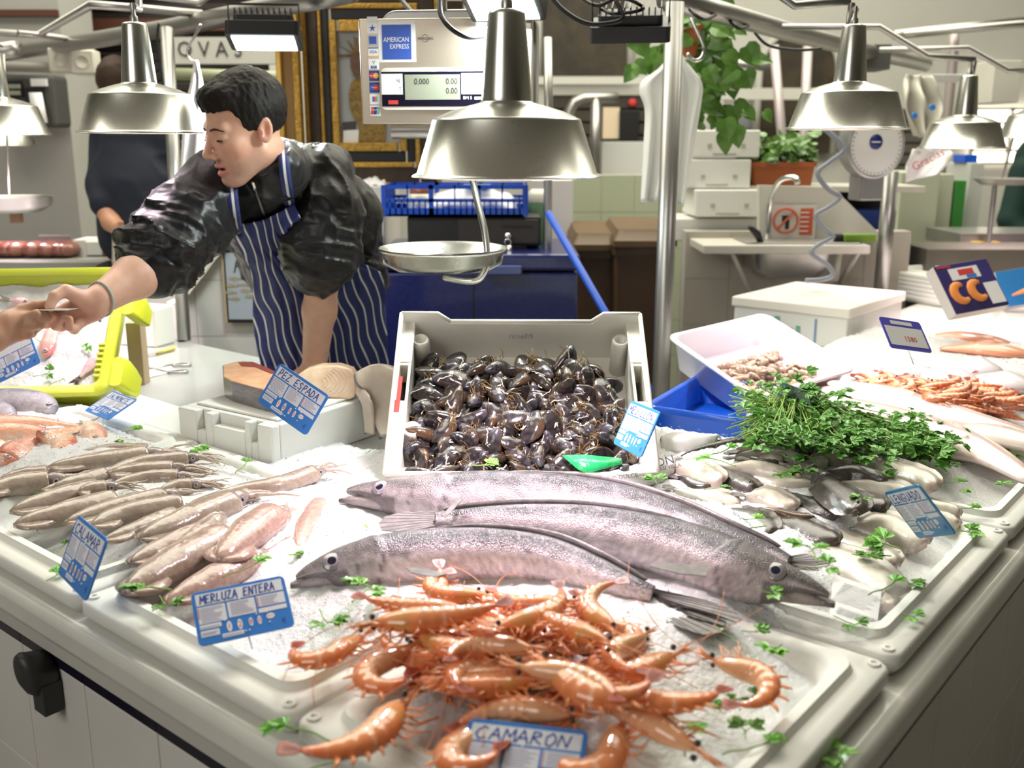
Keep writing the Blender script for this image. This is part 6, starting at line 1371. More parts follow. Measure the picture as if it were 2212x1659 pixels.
def hairf(q,big=1,front=.060,seed=0):
    q=q/big; n=vnoise(q*np.array([1,1,.4])+seed,130)*.005+vnoise(q+seed,420)*.0025+vnoise(q*np.array([.5,1,1])+5,55)*.006
    x=q[:,0]; d=sEll(q,(-.016,0,.052),(.103,.082,.091))-n*.7+.003
    d=smin(d,sEll(q,(.050,0,.092),(.036,.052,.021))-n,.02)
    line=np.interp(x,[-.12,-.07,-.03,-.012,.012,.028,.04,.055,.085,.12],[-.085,-.075,-.045,.030,-.020,-.028,.035,.060,front,front])
    line=line+.008*vnoise(q+9,90)-.004
    return smax(d,(line-q[:,2])*.8,.006)*big
def bodycol(v): return None
def frameinv(M): Mi=M.inverted(); Rm=np.array([[Mi[i][j] for j in range(3)] for i in range(3)]); tv=np.array([Mi[i][3] for i in range(3)]); return lambda p:p@Rm.T+tv
def fingers(p,segs,k=.004):
    d=None
    for pts,rs in segs:
        e=chain(p,[A3(q) for q in pts],rs,.004); d=e if d is None else smin(d,e,k)
    return d
# ======== the serving man
fwd=Vector((-.72,-.66,-.24)).normalized(); lf=UP.cross(fwd).normalized(); lf=(lf+Vector((0,0,-.04))).normalized(); upv=fwd.cross(lf)
hc=D(530,281,2.36); MH=Matrix(((fwd.x,lf.x,upv.x,hc.x),(fwd.y,lf.y,upv.y,hc.y),(fwd.z,lf.z,upv.z,hc.z),(0,0,0,1))); toH=frameinv(MH); HB=.99
nb=D(598,372,2.56); sL=D(702,380,2.62); sR=D(462,408,2.45); eL=D(700,565,2.64); wL=D(679,792,2.80); eR=D(352,560,2.30); wR=D(214,648,2.14); pel=D(695,745,3.02)
tH=2.10
def dh(x,y,t=tH): return tuple(D(x,y,t))
handR=[([dh(205,650,2.13),dh(178,645,2.11),dh(142,628,2.08),dh(118,640,2.06),dh(107,662,2.05)],[.017,.018,.0135,.0115,.0095]),
([dh(205,655,2.13),dh(150,664,2.11),dh(118,676,2.10),dh(98,688,2.09),dh(96,694,2.08)],[.020,.013,.0098,.009,.008]),
([dh(206,662,2.13),dh(152,672,2.12),dh(118,692,2.11),dh(100,700,2.09),dh(116,681,2.07)],[.020,.014,.0100,.0092,.0082]),
([dh(207,668,2.13),dh(162,684,2.12),dh(132,706,2.11),dh(120,704,2.09),dh(137,684,2.07)],[.020,.014,.0102,.0094,.0082]),
([dh(208,674,2.13),dh(176,692,2.12),dh(160,712,2.10),dh(150,706,2.08),dh(150,689,2.07)],[.019,.014,.0098,.0088,.0078])]
wl=A3(wL); handL=[([tuple(wL),tuple(wL+Vector((-.06,-.02,-.025))),tuple(wL+Vector((-.10,-.05,-.028)))],[.024,.012,.009])]
for q in range(4): handL.append(([tuple(wL),tuple(wL+Vector((-.035+q*.024,-.075,-.018))),tuple(wL+Vector((-.045+q*.03,-.115,-.022))),tuple(wL+Vector((-.05+q*.034,-.15,-.026)))],[.026,.015,.010,.008]))
def manskin(p):
    h=headf(toH(p),HB); nk=chain(p,[A3(MH@Vector((-.022,0,-.05))),A3(nb)],[.058,.064],.01); d=smin(h,nk,.022)
    tor=chain(p,[A3(nb),A3(D(600,460,2.68)),A3(D(660,620,2.88)),A3(pel)],[.07,.11,.11,.12],.05); d=smin(d,tor,.04)
    for (s,e,w,hd,r) in ((sL,eL,wL,handL,(.05,.043,.0335)),(sR,eR,wR,handR,(.05,.046,.0325))):
        arm=chain(p,[A3(nb),A3(s),A3(e),A3(Vector(e).lerp(w,.45)),A3(w)],[.06,r[0],r[1]+.002,r[1]+.001,r[2]],.02); d=smin(d,arm,.02)
        d=smin(d,fingers(p,hd,.0035),.012)
    d=smin(d,chain(p,[A3(dh(190,656,2.125)),A3(dh(165,672,2.12))],[.024,.019],.01),.008)
    return d
def mancol(v):
    q=toH(v)/HB; b=skincol(q); far=nrm(q)>.16; b2=np.array([.66,.40,.29])*(.93+.14*vnoise(v,70)[:,None])*np.ones((len(v),1))
    pal=np.clip(1-nrm(v-A3(dh(150,672)))/.10,0,1)[:,None]; b2=b2*(1-.45*pal)+np.array([.72,.34,.27])*.45*pal; b[far]=b2[far]; return b
man=thing('person','young man in a black jacket and striped navy apron reaching over the counter','person',(pel.x,pel.y,0))
skm=sdf_mb(manskin,(-1.08,1.95,.90),(-.1,3.15,1.98),.0036,mancol,bs=20); body=skm.build('body',SKIN,man)
hm=sdf_mb(lambda p:hairf(toH(p),HB),A3(hc)-.17,A3(hc)+.17,.0026,lambda v:np.array([.005,.0035,.003])*(1+1.2*vnoise(v@np.array([[3,0,0],[0,3,0],[0,0,1]]),120)[:,None]))
HAIR=pm('dark_hair',attr=True,rough=.6,spec=.25,bump=(300,.5,.002),stretch=(1,1,.25)); hm.build('hair',HAIR,man)
# eyes, lashes, brows
def hl(x,y,z): return MH@Vector((x*HB,y*HB,z*HB))
m=MB(); m2=MB(); m3=MB()
for s in (1,-1):
    m.ball(tuple(hl(.0795,.031*s,.0005)),.0125*HB,14)
    m2.tube([hl(.0885+.0045-abs(k)*.0022,s*(.031+k*.0042),-.0028-abs(k-.3)*.0006) for k in range(-3,4)],[.0008,.0016,.0020,.0022,.0020,.0016,.0008],6)
    m3.tube([hl(.0955-.0035*k,s*(.012+.0075*k),.0200+.0035*math.sin(k*.9)) for k in range(6)],[.0022,.0040,.0044,.0040,.0032,.001],8,flat=.6)
m2.build('eyelashes',pm('lash',(.012,.008,.006),.5),man); m3.build('eyebrows',pm('brow_hair',(.035,.018,.012),.7,bump=(500,.8)),man)
# jacket
def torsof(p):
    d=chain(p,[A3(nb+Vector((0,.02,-.02))),A3(D(615,450,2.70)),A3(D(655,560,2.86)),A3(D(690,690,3.0)),A3(D(695,760,3.02))],[.10,.135,.135,.135,.13],.04)
    d=smin(d,chain(p,[A3(D(690,400,2.72)),A3(D(738,470,2.80)),A3(D(752,600,2.92)),A3(D(758,700,3.0))],[.085,.098,.10,.11],.04),.06)
    d=smin(d,chain(p,[A3(D(548,430,2.62)),A3(D(606,560,2.82)),A3(D(650,700,2.98))],[.092,.086,.10],.04),.06); return d
def jackf(p):
    d=torsof(p); sh=chain(p,[A3(sR),A3(nb+Vector((0,.02,-.02))),A3(sL)],[.078,.080,.070],.03); d=smin(d,sh,.04)
    d=smin(d,chain(p,[A3(sL),A3(D(706,455,2.59)),A3(D(694,535,2.59)),A3(D(686,578,2.64))],[.074,.086,.096,.074],.02),.018)
    d=smin(d,chain(p,[A3(sR),A3(D(405,480,2.38)),A3(D(352,545,2.31)),A3(D(326,580,2.27))],[.084,.088,.082,.062],.02),.018)
    col=chain(p,[A3(MH@Vector((-.050,0,-.105))),A3(nb)],[.071,.085],.02); cut=(toH(p)@A3((.45,0,1)))+.098; d=smin(d,smax(col,cut,.008),.015)
    # folds gathering along the sleeves and around the elbows
    for (a,b) in ((A3(sL),A3(D(686,578,2.64))),(A3(sR),A3(D(326,580,2.27)))):
        ax=(b-a)/np.linalg.norm(b-a); t=(p-a)@ax/np.linalg.norm(b-a); w=np.exp(-((t-.85)/.38)**2)*(np.abs(t-.6)<.75)
        rr_=1-np.abs(2*vnoise(p+ax*((p-a)@ax)[:,None]*2.2+3,8.5)-1); r3=1-np.abs(2*vnoise(p+ax*((p-a)@ax)[:,None]*2.6+8,17)-1); d=d-w*(.013*rr_**4+.005*r3**4)
    r=1-np.abs(2*vnoise(p*np.array([1,1,.55]),11)-1); r2=1-np.abs(2*vnoise(p*np.array([1.2,1,.7])+4,24)-1)
    d=d-.010*r**5-.004*r2**4; d=smax(d,(.99-p[:,2]),.01) if False else d
    hem=p@A3((0,.0,1)); return smax(d,(A3(D(740,640,2.85))[2]-hem)*1.0,.01)
jm=sdf_mb(jackf,(-1.0,1.95,.95),(-.15,3.25,1.85),.0052,None,bs=16)
JM=pm('black_satin',(.005,.005,.006),.40,spec=.38,bump=(16,.45,.010),vor=(30,.25,.006),stretch=(1,1,.6)); JM.node_tree.nodes['Principled BSDF'].inputs['Sheen Weight'].default_value=.08
jm.build('jacket',JM,man)
JB=BVHTree.FromPolygons([tuple(v) for v in jm.v],jm.f); 
tm=sdf_mb(torsof,(-1.0,2.2,.85),(-.15,3.3,1.85),.018,None,bs=12); TB=BVHTree.FromPolygons([tuple(v) for v in tm.v],tm.f)
def hit(B,px,py,off=.004):
    o=Vector((0,0,CAMZ)); r=ray(px,py).normalized(); h=B.ray_cast(o,r)
    return (h[0]-r*off,h[1]) if h[0] is not None else (None,None)
def ribbon(name,path,w,mat,B=JB,off=.004,split=None,k=5):
    P2=smoothpath([Vector((x,y,0)) for x,y in path],k); pts=[hit(B,p.x,p.y,off)[0] for p in P2]; pts=[p for p in pts if p is not None]
    if len(pts)<3: return None
    for _ in range(2): pts=[pts[0]]+[(a+b*2+c)/4 for a,b,c in zip(pts,pts[1:],pts[2:])]+[pts[-1]]
    m=MB(); v=[]
    for i,p in enumerate(pts):
        t=(pts[min(i+1,len(pts)-1)]-pts[max(i-1,0)]).normalized(); s=t.cross(vdir(p)).normalized(); v.append([p+s*w*q for q in (-.5,-.12,.12,.5)])
    fl=[q for r in v for q in r]
    for i in range(len(v)-1):
        for j in range(3): pass
    m.add(fl,[]); 
    for i in range(len(v)-1):
        for j in range(3): m.f.append([i*4+j,i*4+j+1,(i+1)*4+j+1,(i+1)*4+j]); m.m.append(1 if (j==1 and split) else 0)
    return m.build(name,[mat,split] if split else mat,man,solid=.002)
NV=pm('navy_cloth',(.022,.030,.13),.75,bump=(300,.3)); WS=pm('apron_white',(.62,.62,.62),.75)
ribbon('apron_strap',[(609,300),(612,330),(615,370),(621,410),(628,450),(638,475)],.026,NV,split=WS,off=.008)
ribbon('apron_strap',[(500,398),(503,430),(508,470),(514,505)],.026,NV,split=WS,off=.010)
ribbon('zip',[(548,395),(556,420),(566,450),(576,480)],.006,pm('zip_metal',(.25,.25,.25),.3,metal=.8),off=.003)
ribbon('zip_pull',[(545,392),(549,402),(552,410)],.008,chrome,off=.008,k=2)
pm('shoulder_white',(.55,.58,.62),.5)
ribbon('shoulder_mark',[(662,284),(652,298),(648,312),(652,322),(668,314),(690,312)],.012,MATS['shoulder_white'],off=.003)  # pale ribbons laid over the shoulder of the jacket
ribbon('shoulder_mark',[(676,318),(688,300),(700,290)],.008,MATS['shoulder_white'],off=.003)
ribbon('collar_tab',[(606,270),(613,280),(612,296)],.018,chrome,off=.005,k=3)
# apron
AP=bpy.data.materials.new('striped_apron'); AP.use_nodes=True; nt=AP.node_tree; b_=nt.nodes['Principled BSDF']; b_.inputs['Roughness'].default_value=.8
uvn=nt.nodes.new('ShaderNodeUVMap'); sp=nt.nodes.new('ShaderNodeSeparateXYZ'); nt.links.new(uvn.outputs[0],sp.inputs[0])
m1=nt.nodes.new('ShaderNodeMath'); m1.operation='FRACT'; nt.links.new(sp.outputs[0],m1.inputs[0]); m2_=nt.nodes.new('ShaderNodeMath'); m2_.operation='LESS_THAN'; m2_.inputs[1].default_value=.17; nt.links.new(m1.outputs[0],m2_.inputs[0])
mx=nt.nodes.new('ShaderNodeMix'); mx.data_type='RGBA'; mx.inputs[6].default_value=(.022,.030,.13,1); mx.inputs[7].default_value=(.62,.62,.60,1); nt.links.new(m2_.outputs[0],mx.inputs[0]); nt.links.new(mx.outputs[2],b_.inputs['Base Color'])
LT=[(462,505),(500,508),(530,522),(560,540),(600,547),(660,546),(720,550),(800,566)]; RT=[(462,634),(520,665),(560,720),(590,800),(605,828),(660,832),(720,835),(800,840)]
TT=[(462,490),(800,800)]
nr,nc=70,60; G_=[[None]*(nc+1) for _ in range(nr+1)]
for i in range(nr+1):
    for j in range(nc+1):
        a=j/nc; y=462+340*i/nr; top=26*(a*-1+.5)*2*(1-i/nr); yy=y+(1-i/nr)*((.5-a)*44+12*math.sin(PI*a)); xl=lerpt(LT,y);xr=lerpt(RT,y); x=xl+(xr-xl)*a
        h,_n=hit(TB,x,yy,0); h2,_n=hit(JB,x,yy,0)
        if h is not None and h2 is not None and 0<(h-h2).length<.075: h=h2
        G_[i][j]=(x,yy,(h-Vector((0,0,CAMZ))).dot(Vector((0,cP,-sP))) if h is not None else None)
for i in range(nr+1):
    ok=[(j,G_[i][j][2]) for j in range(nc+1) if G_[i][j][2] is not None]
    if not ok: ok=[(nc//2,2.75)]
    for j in range(nc+1):
        if G_[i][j][2] is None:
            jj,tv=min(ok,key=lambda q:abs(q[0]-j)); G_[i][j]=(G_[i][j][0],G_[i][j][1],tv+.0022*abs(jj-j))
Tm=np.array([[c[2] for c in r] for r in G_])
for _ in range(10):
    Tp=np.pad(Tm,1,mode='edge'); Tm=np.minimum(Tm,(Tp[:-2,1:-1]+Tp[2:,1:-1]+Tp[1:-1,:-2]+Tp[1:-1,2:]+Tm*2)/6)
m=MB(); v=[];uv_=[]
for i in range(nr+1):
    for j in range(nc+1):
        x,y,_t=G_[i][j]; a=j/nc; s=i/nr; f=.010*math.sin(a*34+3*math.sin(s*5)+s*6)*ss(0,.5,s)+.008*mn.noise(Vector((a*6,s*7,2))); v.append(D(x,y,Tm[i,j]-.020-abs(f)))
        uv_.append((x/20.+ (y-462)*-.0145*(1 if True else 0)+.20*math.sin(s*15+a*10)+.22*mn.noise(Vector((a*5,s*8,7))),s))
m.add(v,[(i*(nc+1)+j,(i+1)*(nc+1)+j,(i+1)*(nc+1)+j+1,i*(nc+1)+j+1) for i in range(nr) for j in range(nc)])
ap=m.build('apron',AP,man,solid=.003); ul=ap.data.uv_layers.new(name='UVMap'); 
for lp in ap.data.loops: ul.data[lp.index].uv=uv_[lp.vertex_index]
def legsf(p):
    c=A3(pel); d=None
    for s in (-1,1):
        e=chain(p,[c+A3((s*.085,.03,-.07)),c+A3((s*.10,.03,-.5)),A3((c[0]+s*.11,c[1]+.03,.07))],[.10,.075,.055],.03); d=e if d is None else smin(d,e,.03)
    return smin(d,sEll(p,c+A3((0,.0,-.02)),(.16,.09,.12)),.05)
sdf_mb(legsf,(pel.x-.35,pel.y-.25,.0),(pel.x+.35,pel.y+.3,1.2),.014,None,bs=10).build('trousers',pm('dark_trousers',(.03,.03,.035),.8),man)
m=MB(); 
for s in (-1,1): m.ball((pel.x+s*.11,pel.y-.04,.045),(.055,.14,.05),14)
m.build('shoes',black,man)
# bracelet
ax=(wR-eR).normalized(); w0=wR.lerp(eR,.02); u1=ax.cross(UP).normalized(); u2=ax.cross(u1); m=MB()
m.tube([w0+(u1*math.cos(a)+u2*math.sin(a))*.0365+ax*.010*math.sin(a) for a in [i*PI/12 for i in range(24)]],.0024,6,closed=True)
for k in range(3): m.ball(tuple(w0-UP*.036+Vector((.002,-.018,-.004*k))),.0035,8)
m.build('bracelet',pm('grey_cord',(.40,.46,.42),.6),man)
# card between the hands
c=D(118,668,2.055); m=MB(); m.prism(rrect(.060,.085,.004,3),-.0005,.0005); o=m.build('payment_card',pm('card_plastic',(.55,.55,.52),.3),None,smooth=False); x=Vector((1,.12,-.02)); o.matrix_basis=frame(D(126,668,2.06),x,y=ray(126,668)+Vector((0,0,.06))); WM[o]=o.matrix_basis; tag(o,'thin pale card seen edge on, held between the two hands','card')
# ======== the customer: hand and sleeve from the left
def cfx(x,y,t): return tuple(D(x,y,t))
cw=D(-18,728,2.0)
ch_=[([tuple(cw),cfx(45,672,2.04),cfx(78,660,2.05),cfx(100,658,2.06),cfx(110,666,2.06)],[.030,.0145,.0105,.0095,.0085]),
([tuple(cw),cfx(50,692,2.03),cfx(80,680,2.02),cfx(100,686,2.04),cfx(92,698,2.06)],[.030,.0150,.0112,.0100,.0085]),
([tuple(cw),cfx(45,710,2.03),cfx(72,702,2.02),cfx(86,702,2.04),cfx(76,712,2.07)],[.030,.0145,.0108,.0095,.0085]),
([tuple(cw),cfx(38,724,2.03),cfx(60,722,2.03),cfx(68,720,2.05),cfx(58,726,2.08)],[.029,.0135,.0100,.0090,.0080]),
([tuple(cw),cfx(20,690,2.09),cfx(60,676,2.12),cfx(96,672,2.09)],[.026,.015,.0115,.0095])]
ce=Vector((-1.52,1.72,1.06)); cs=Vector((-1.72,1.62,1.36)); cn=Vector((-1.86,1.60,1.44))
def custf(p):
    d=fingers(p,ch_,.006); d=smin(d,chain(p,[A3(cfx(20,700,2.02)),A3(cfx(48,698,2.03))],[.027,.020],.01),.012)
    d=smin(d,chain(p,[A3(cw),A3(ce),A3(cs),A3(cn)],[.029,.042,.055,.06],.02),.012)
    hq=p-A3((-1.88,1.60,1.66)); ca,sa=math.cos(.6),math.sin(.6); hq=np.stack([hq[:,0]*ca+hq[:,1]*sa,-hq[:,0]*sa+hq[:,1]*ca,hq[:,2]],1)
    d=smin(d,headf(hq,1,False),.02); d=smin(d,sCap(p,A3(cn)+A3((0,0,.03)),A3((-1.89,1.6,1.60)),.06,.055),.02)
    return smin(d,chain(p,[A3(cn)+A3((0,0,-.08)),A3((-1.88,1.6,1.0))],[.11,.12],.03),.04)
cust=thing('person','customer at the left edge, only a hand holding a card in view','person',(-1.88,1.6,0))
sdf_mb(custf,(-2.15,1.35,.85),(-.9,2.3,1.85),.0042,lambda v:np.array([.46,.25,.16])*(.9+.2*vnoise(v,60)[:,None])*np.ones((len(v),1)),bs=18).build('body',SKIN,cust)
def slf(p):
    d=chain(p,[A3(cw)+A3((-.055,-.03,-.01)),A3(ce),A3(cs),A3(cn)],[.045,.062,.08,.09],.03)
    d=smin(d,chain(p,[A3(cn)+A3((0,0,-.05)),A3((-1.88,1.6,.95))],[.15,.17],.05),.05); d=smin(d,chain(p,[A3(cn),A3((-2.05,1.66,1.36)),A3((-2.12,1.7,1.05))],[.08,.075,.06],.03),.04); return d-.008*(1-np.abs(2*vnoise(p,13)-1))**3
sdf_mb(slf,(-2.35,1.3,.75),(-.95,2.2,1.6),.011,None,bs=14).build('sweater',pm('grey_knit',(.36,.38,.36),.85,bump=(200,.6)),cust)
hq_=lambda p:(lambda q:np.stack([q[:,0]*math.cos(.6)+q[:,1]*math.sin(.6),-q[:,0]*math.sin(.6)+q[:,1]*math.cos(.6),q[:,2]],1))(p-A3((-1.88,1.60,1.66)))
sdf_mb(lambda p:hairf(hq_(p)),(-2.05,1.43,1.5),(-1.7,1.77,1.85),.006,lambda v:np.array([.03,.018,.01])*np.ones((len(v),1)),bs=10).build('hair',HAIR,cust)
def clegs(p):
    d=None
    for s in (-1,1):
        e=chain(p,[A3((-1.88+s*.08,1.6,.92)),A3((-1.88+s*.09,1.62,.5)),A3((-1.88+s*.09,1.62,.06))],[.11,.08,.055],.03); d=e if d is None else smin(d,e,.03)
    return d
sdf_mb(clegs,(-2.2,1.3,0),(-1.6,1.9,1.1),.016,None,bs=10).build('trousers',MATS['dark_trousers'],cust)
m=MB(); [m.ball((-1.88+s*.09,1.60,.045),(.055,.13,.05),12) for s in (-1,1)]; m.build('shoes',black,cust)
# ======== the man in navy at the back, turned away
Bx=lambda x,y,t=4.05:A3(D(x,y,t))
bm=D(290,560,4.05); bp=thing('person','man in a navy sweater seen from behind at the dark shutter, hand at his hip','person',(bm.x,bm.y,0))
hb=D(262,200,4.02)
def bh(p): q=p-A3(hb); return np.stack([q[:,1],-q[:,0],q[:,2]],1)
def bskin(p):
    d=headf(bh(p),1,False); d=smin(d,sCap(p,A3(hb)+A3((0,-.02,-.05)),Bx(285,280),.055,.06),.02)
    d=smin(d,chain(p,[Bx(285,290),Bx(292,400),Bx(295,520)],[.09,.12,.13],.04),.05)
    d=smin(d,chain(p,[Bx(240,300),Bx(222,440,3.98),Bx(240,480,3.9),Bx(252,492,3.86)],[.06,.045,.034,.03],.02),.03)
    d=smin(d,chain(p,[Bx(345,300),Bx(365,430,4.1),Bx(350,500,4.2)],[.06,.045,.035],.02),.03)
    for q in range(4): d=smin(d,sCap(p,Bx(250,490,3.86),Bx(268+q*2,492+q*5,3.85),.018,.009),.008)
    return smin(d,sCap(p,Bx(250,488,3.86),Bx(262,480,3.84),.014,.009),.008)
lo=A3(D(190,140,4.0))-A3((.1,.35,.0)); 
sdf_mb(bskin,(bm.x-.42,bm.y-.4,.95),(bm.x+.42,bm.y+.42,2.0),.006,lambda v:np.array([.50,.26,.16])*(.9+.2*vnoise(v,50)[:,None])*np.ones((len(v),1)),bs=16).build('body',SKIN,bp)
def bsw(p):
    d=chain(p,[Bx(285,300),Bx(290,400),Bx(296,505)],[.125,.145,.145],.05); d=smin(d,chain(p,[Bx(243,298),Bx(285,290),Bx(335,298)],[.075,.08,.075],.03),.05)
    d=smin(d,chain(p,[Bx(240,305),Bx(222,400,4.0),Bx(226,440,3.95)],[.075,.062,.055],.02),.02); d=smin(d,chain(p,[Bx(340,305),Bx(365,430,4.1),Bx(352,490,4.2)],[.075,.06,.05],.02),.02)
    return d-.007*(1-np.abs(2*vnoise(p,12)-1))**3
sdf_mb(bsw,(bm.x-.45,bm.y-.4,.95),(bm.x+.45,bm.y+.45,1.8),.010,None,bs=14).build('sweater',pm('navy_knit',(.010,.014,.028),.8,bump=(250,.5)),bp)
sdf_mb(lambda p:hairf(bh(p)),A3(hb)-.17,A3(hb)+.17,.006,lambda v:np.array([.05,.03,.02])*np.ones((len(v),1)),bs=10).build('hair',HAIR,bp)
def bleg(p):
    d=None
    for s in (-1,1):
        e=chain(p,[A3((bm.x+s*.085,bm.y,1.0)),A3((bm.x+s*.09,bm.y,.5)),A3((bm.x+s*.09,bm.y,.06))],[.12,.08,.055],.03); d=e if d is None else smin(d,e,.04)
    return d
sdf_mb(bleg,(bm.x-.3,bm.y-.2,0),(bm.x+.3,bm.y+.2,1.2),.016,None,bs=10).build('trousers',pm('black_trousers',(.015,.015,.018),.8),bp)
m=MB(); m.grid(lambda a,b:Bx(243+60*a,503+8*a+70*b,3.86-.04*math.sin(PI*a)).tolist(),10,10); m.build('apron_flap',pm('cream_apron',(.60,.57,.46),.8,bump=(120,.4)),bp,solid=.004)
def ybx(name,label,cat,x0,y0,x1,y1,Y,dy,mat,group=None,bev=.004,floor=False,root=False):
    a=Yp(x0,(y0+y1)/2,Y); b=Yp(x1,(y0+y1)/2,Y); t=Yp((x0+x1)/2,y0,Y).z; u=0 if floor else Yp((x0+x1)/2,y1,Y).z
    if root:
        r=thing(name,label,cat,((a.x+b.x)/2,Y,u),group=group); m=MB(); m.box(a.x,b.x,Y,Y+dy,u,t); m.build('body',mat,r,smooth=False,bev=bev); return r,(a.x,b.x,u,t)
    m=MB(); m.box(a.x,b.x,Y,Y+dy,u,t); o=m.build(name,mat,None,smooth=False,bev=bev); recenter(o); tag(o,label,cat,group); return o,(a.x,b.x,u,t)
def ypart(name,x0,y0,x1,y1,Y,dy,mat,root,**k):
    m=MB(); ybox(m,x0,y0,x1,y1,Y,dy); return m.build(name,mat,root,smooth=False,**k)
GOLD=pm('gold_frame',(.50,.30,.06),.35,metal=.7,var=(60,.7,(.24,.13,.03)),bump=(90,.6,.004)); BRN=pm('dark_wood',(.035,.02,.012),.35,var=(20,.6,(.07,.04,.02)))
# ---- framed devotional picture
Yf=4.05; r=thing('framed_picture','tall gilt framed picture of a golden robed figure behind the serving man','picture',tuple(Yp(790,395,Yf)))
def ring(nm,o,i,Y,d,mat):
    m=MB(); ybox(m,o[0],o[1],i[0],o[3],Y,d); ybox(m,i[2],o[1],o[2],o[3],Y,d); ybox(m,i[0],o[1],i[2],i[1],Y,d); ybox(m,i[0],i[3],i[2],o[3],Y,d); m.build(nm,mat,r,smooth=False,bev=.004)
Rg=[(664,-30,940,394),(690,6,905,362),(698,18,894,350),(714,42,876,327),(730,68,860,308)]
ring('outer_gilt_edge',(655,-40,950,398),Rg[0],Yf-.03,.05,GOLD); ring('wood_band',Rg[0],Rg[1],Yf-.01,.03,BRN); ring('middle_gilt_edge',Rg[1],Rg[2],Yf-.02,.04,GOLD); ring('black_band',Rg[2],Rg[3],Yf-.005,.03,black); ring('inner_gilt_edge',Rg[3],Rg[4],Yf-.02,.04,GOLD)
ypart('picture_ground',728,66,862,310,Yf+.01,.01,pm('picture_blue_grey',(.36,.38,.40),.5),r)
def flat(nm,px,Y,mat):
    m=MB(); m.add([Yp(x,y,Y) for x,y in px]+[Yp(x,y,Y+.004) for x,y in px],[list(range(len(px)))]+[list(range(len(px),2*len(px)))[::-1]]+[(i,(i+1)%len(px),len(px)+(i+1)%len(px),len(px)+i) for i in range(len(px))]); o=m.build(nm,mat,r,smooth=False); return o
flat('robe',[(758,180),(772,165),(800,160),(822,175),(838,230),(832,300),(832,307),(776,307),(774,270),(768,262),(756,235),(753,205)],Yf+.004,pm('robe_gold',(.32,.20,.04),.5,var=(90,.9,(.10,.06,.02))))
flat('painted_head',[(757,118),(768,110),(782,114),(788,135),(784,160),(774,172),(764,165),(757,145)],Yf+.003,pm('painted_brown',(.16,.09,.06),.6,var=(80,.7,(.07,.04,.02))))
for k in range(4):
    a=math.radians(200+k*28-20); x=772;y=122; flat('ray',[(x-3,y),(x+38*math.cos(a)-5,y+40*math.sin(a)-4),(x+40*math.cos(a)+4,y+42*math.sin(a)+2),(x+4,y-3)],Yf+.006,pm('robe_gold'))
flat('small_photo',[(742,282),(775,280),(774,308),(741,308)],Yf+.002,WHS); flat('small_photo',[(740,264),(768,262),(767,280),(740,281)],Yf+.003,pm('photo_dark',(.05,.04,.04),.4))
r=thing('gilt_panel','narrow upright gilt moulding left of the framed picture','frame',tuple(Yp(645,275,3.95))); 
ypart('bright_edge',616,-30,627,1090,3.93,.04,pm('bright_gold',(.62,.38,.08),.3,metal=.6),r,bev=.003); ypart('flat_band',627,-30,650,1090,3.95,.03,pm('ochre_wood',(.28,.15,.035),.4),r); ypart('ridged_edge',650,-30,664,1090,3.93,.05,GOLD,r,bev=.003)
# ---- lettered lintel, sockets, register
r=thing('lettered_lintel','white lintel board with black capital letters over the dark shutter','sign',tuple(Yp(480,135,5.6)))
ypart('board',368,80,628,138,5.6,.05,pm('lintel_white',(.50,.50,.46),.6),r); a=Yp(432,108,5.595); m=MB(); put_text(m,'C O V A S',Matrix(((1,0,0,a.x),(0,0,-1,a.y),(0,1,0,a.z),(0,0,0,1))),.115,.9); m.build('lettering',DP,r,smooth=False)
pipe('wall_tube','dull horizontal tube at upper left carrying the sockets',[D(-60,142,4.5),D(245,150,4.5)],.022,cat='tube',mat=pm('grey_tube',(.28,.27,.24),.5))
for i,(x,y,lb) in enumerate(((132,130,'cream wall socket, left one of the pair at upper left'),(180,134,'cream wall socket, right one of the pair at upper left'))):
    c=D(x,y,4.4); r=thing('wall_socket',lb,'socket',M=Matrix.Translation(c)@Matrix.Rotation(.25-i*.1,4,'Z')@Matrix.Rotation(PI/2,4,'X'),group='pair of wall sockets'); m=MB(); m.rings([[(px*s,py*s,z) for px,py in rrect(.105,.105,.008,3)] for s,z in ((1.0,-.09),(1,.0),(.86,.02))]); m.build('box',pm('cream_plastic',(.62,.60,.52),.45),r,world=False,ang=40)
    m=MB(); m.lathe([(.030,.021),(.030,.0225),(.026,.0225),(.025,.010),(.001,.010)],24); m.build('socket_ring',pm('cream_plastic'),r,world=False); m=MB(); [m.ball((s*.009,0,.012),.0035,8) for s in (-1,1)]; m.build('socket_holes',black,r,world=False)
r,(xa,xb,za,zb)=ybx('label_scale','dark grey label printing scale with hanging paper on the left wall','register',-40,160,118,275,5.0,.18,pm('dark_grey_case',(.07,.07,.065),.5),root=True,bev=.02)
ypart('keypad_frame',0,175,48,210,4.985,.02,black,r); ypart('display',14,182,42,191,4.975,.01,pm('lcd'),r); ypart('display',14,196,42,205,4.975,.01,pm('lcd'),r); ypart('orange_keys',8,217,46,226,4.985,.016,pm('orange_key',(.55,.20,.04),.5),r); ypart('paper_slot',55,190,95,262,4.985,.016,black,r); ypart('top_label',66,170,100,186,4.985,.016,WHS,r)
m=MB(); q=[Yp(62,200,4.97),Yp(90,200,4.97),Yp(103,265,4.93),Yp(72,266,4.93)]; m.add(q,[(0,1,2,3)]); m.build('paper_strip',WHS,r,solid=.002)
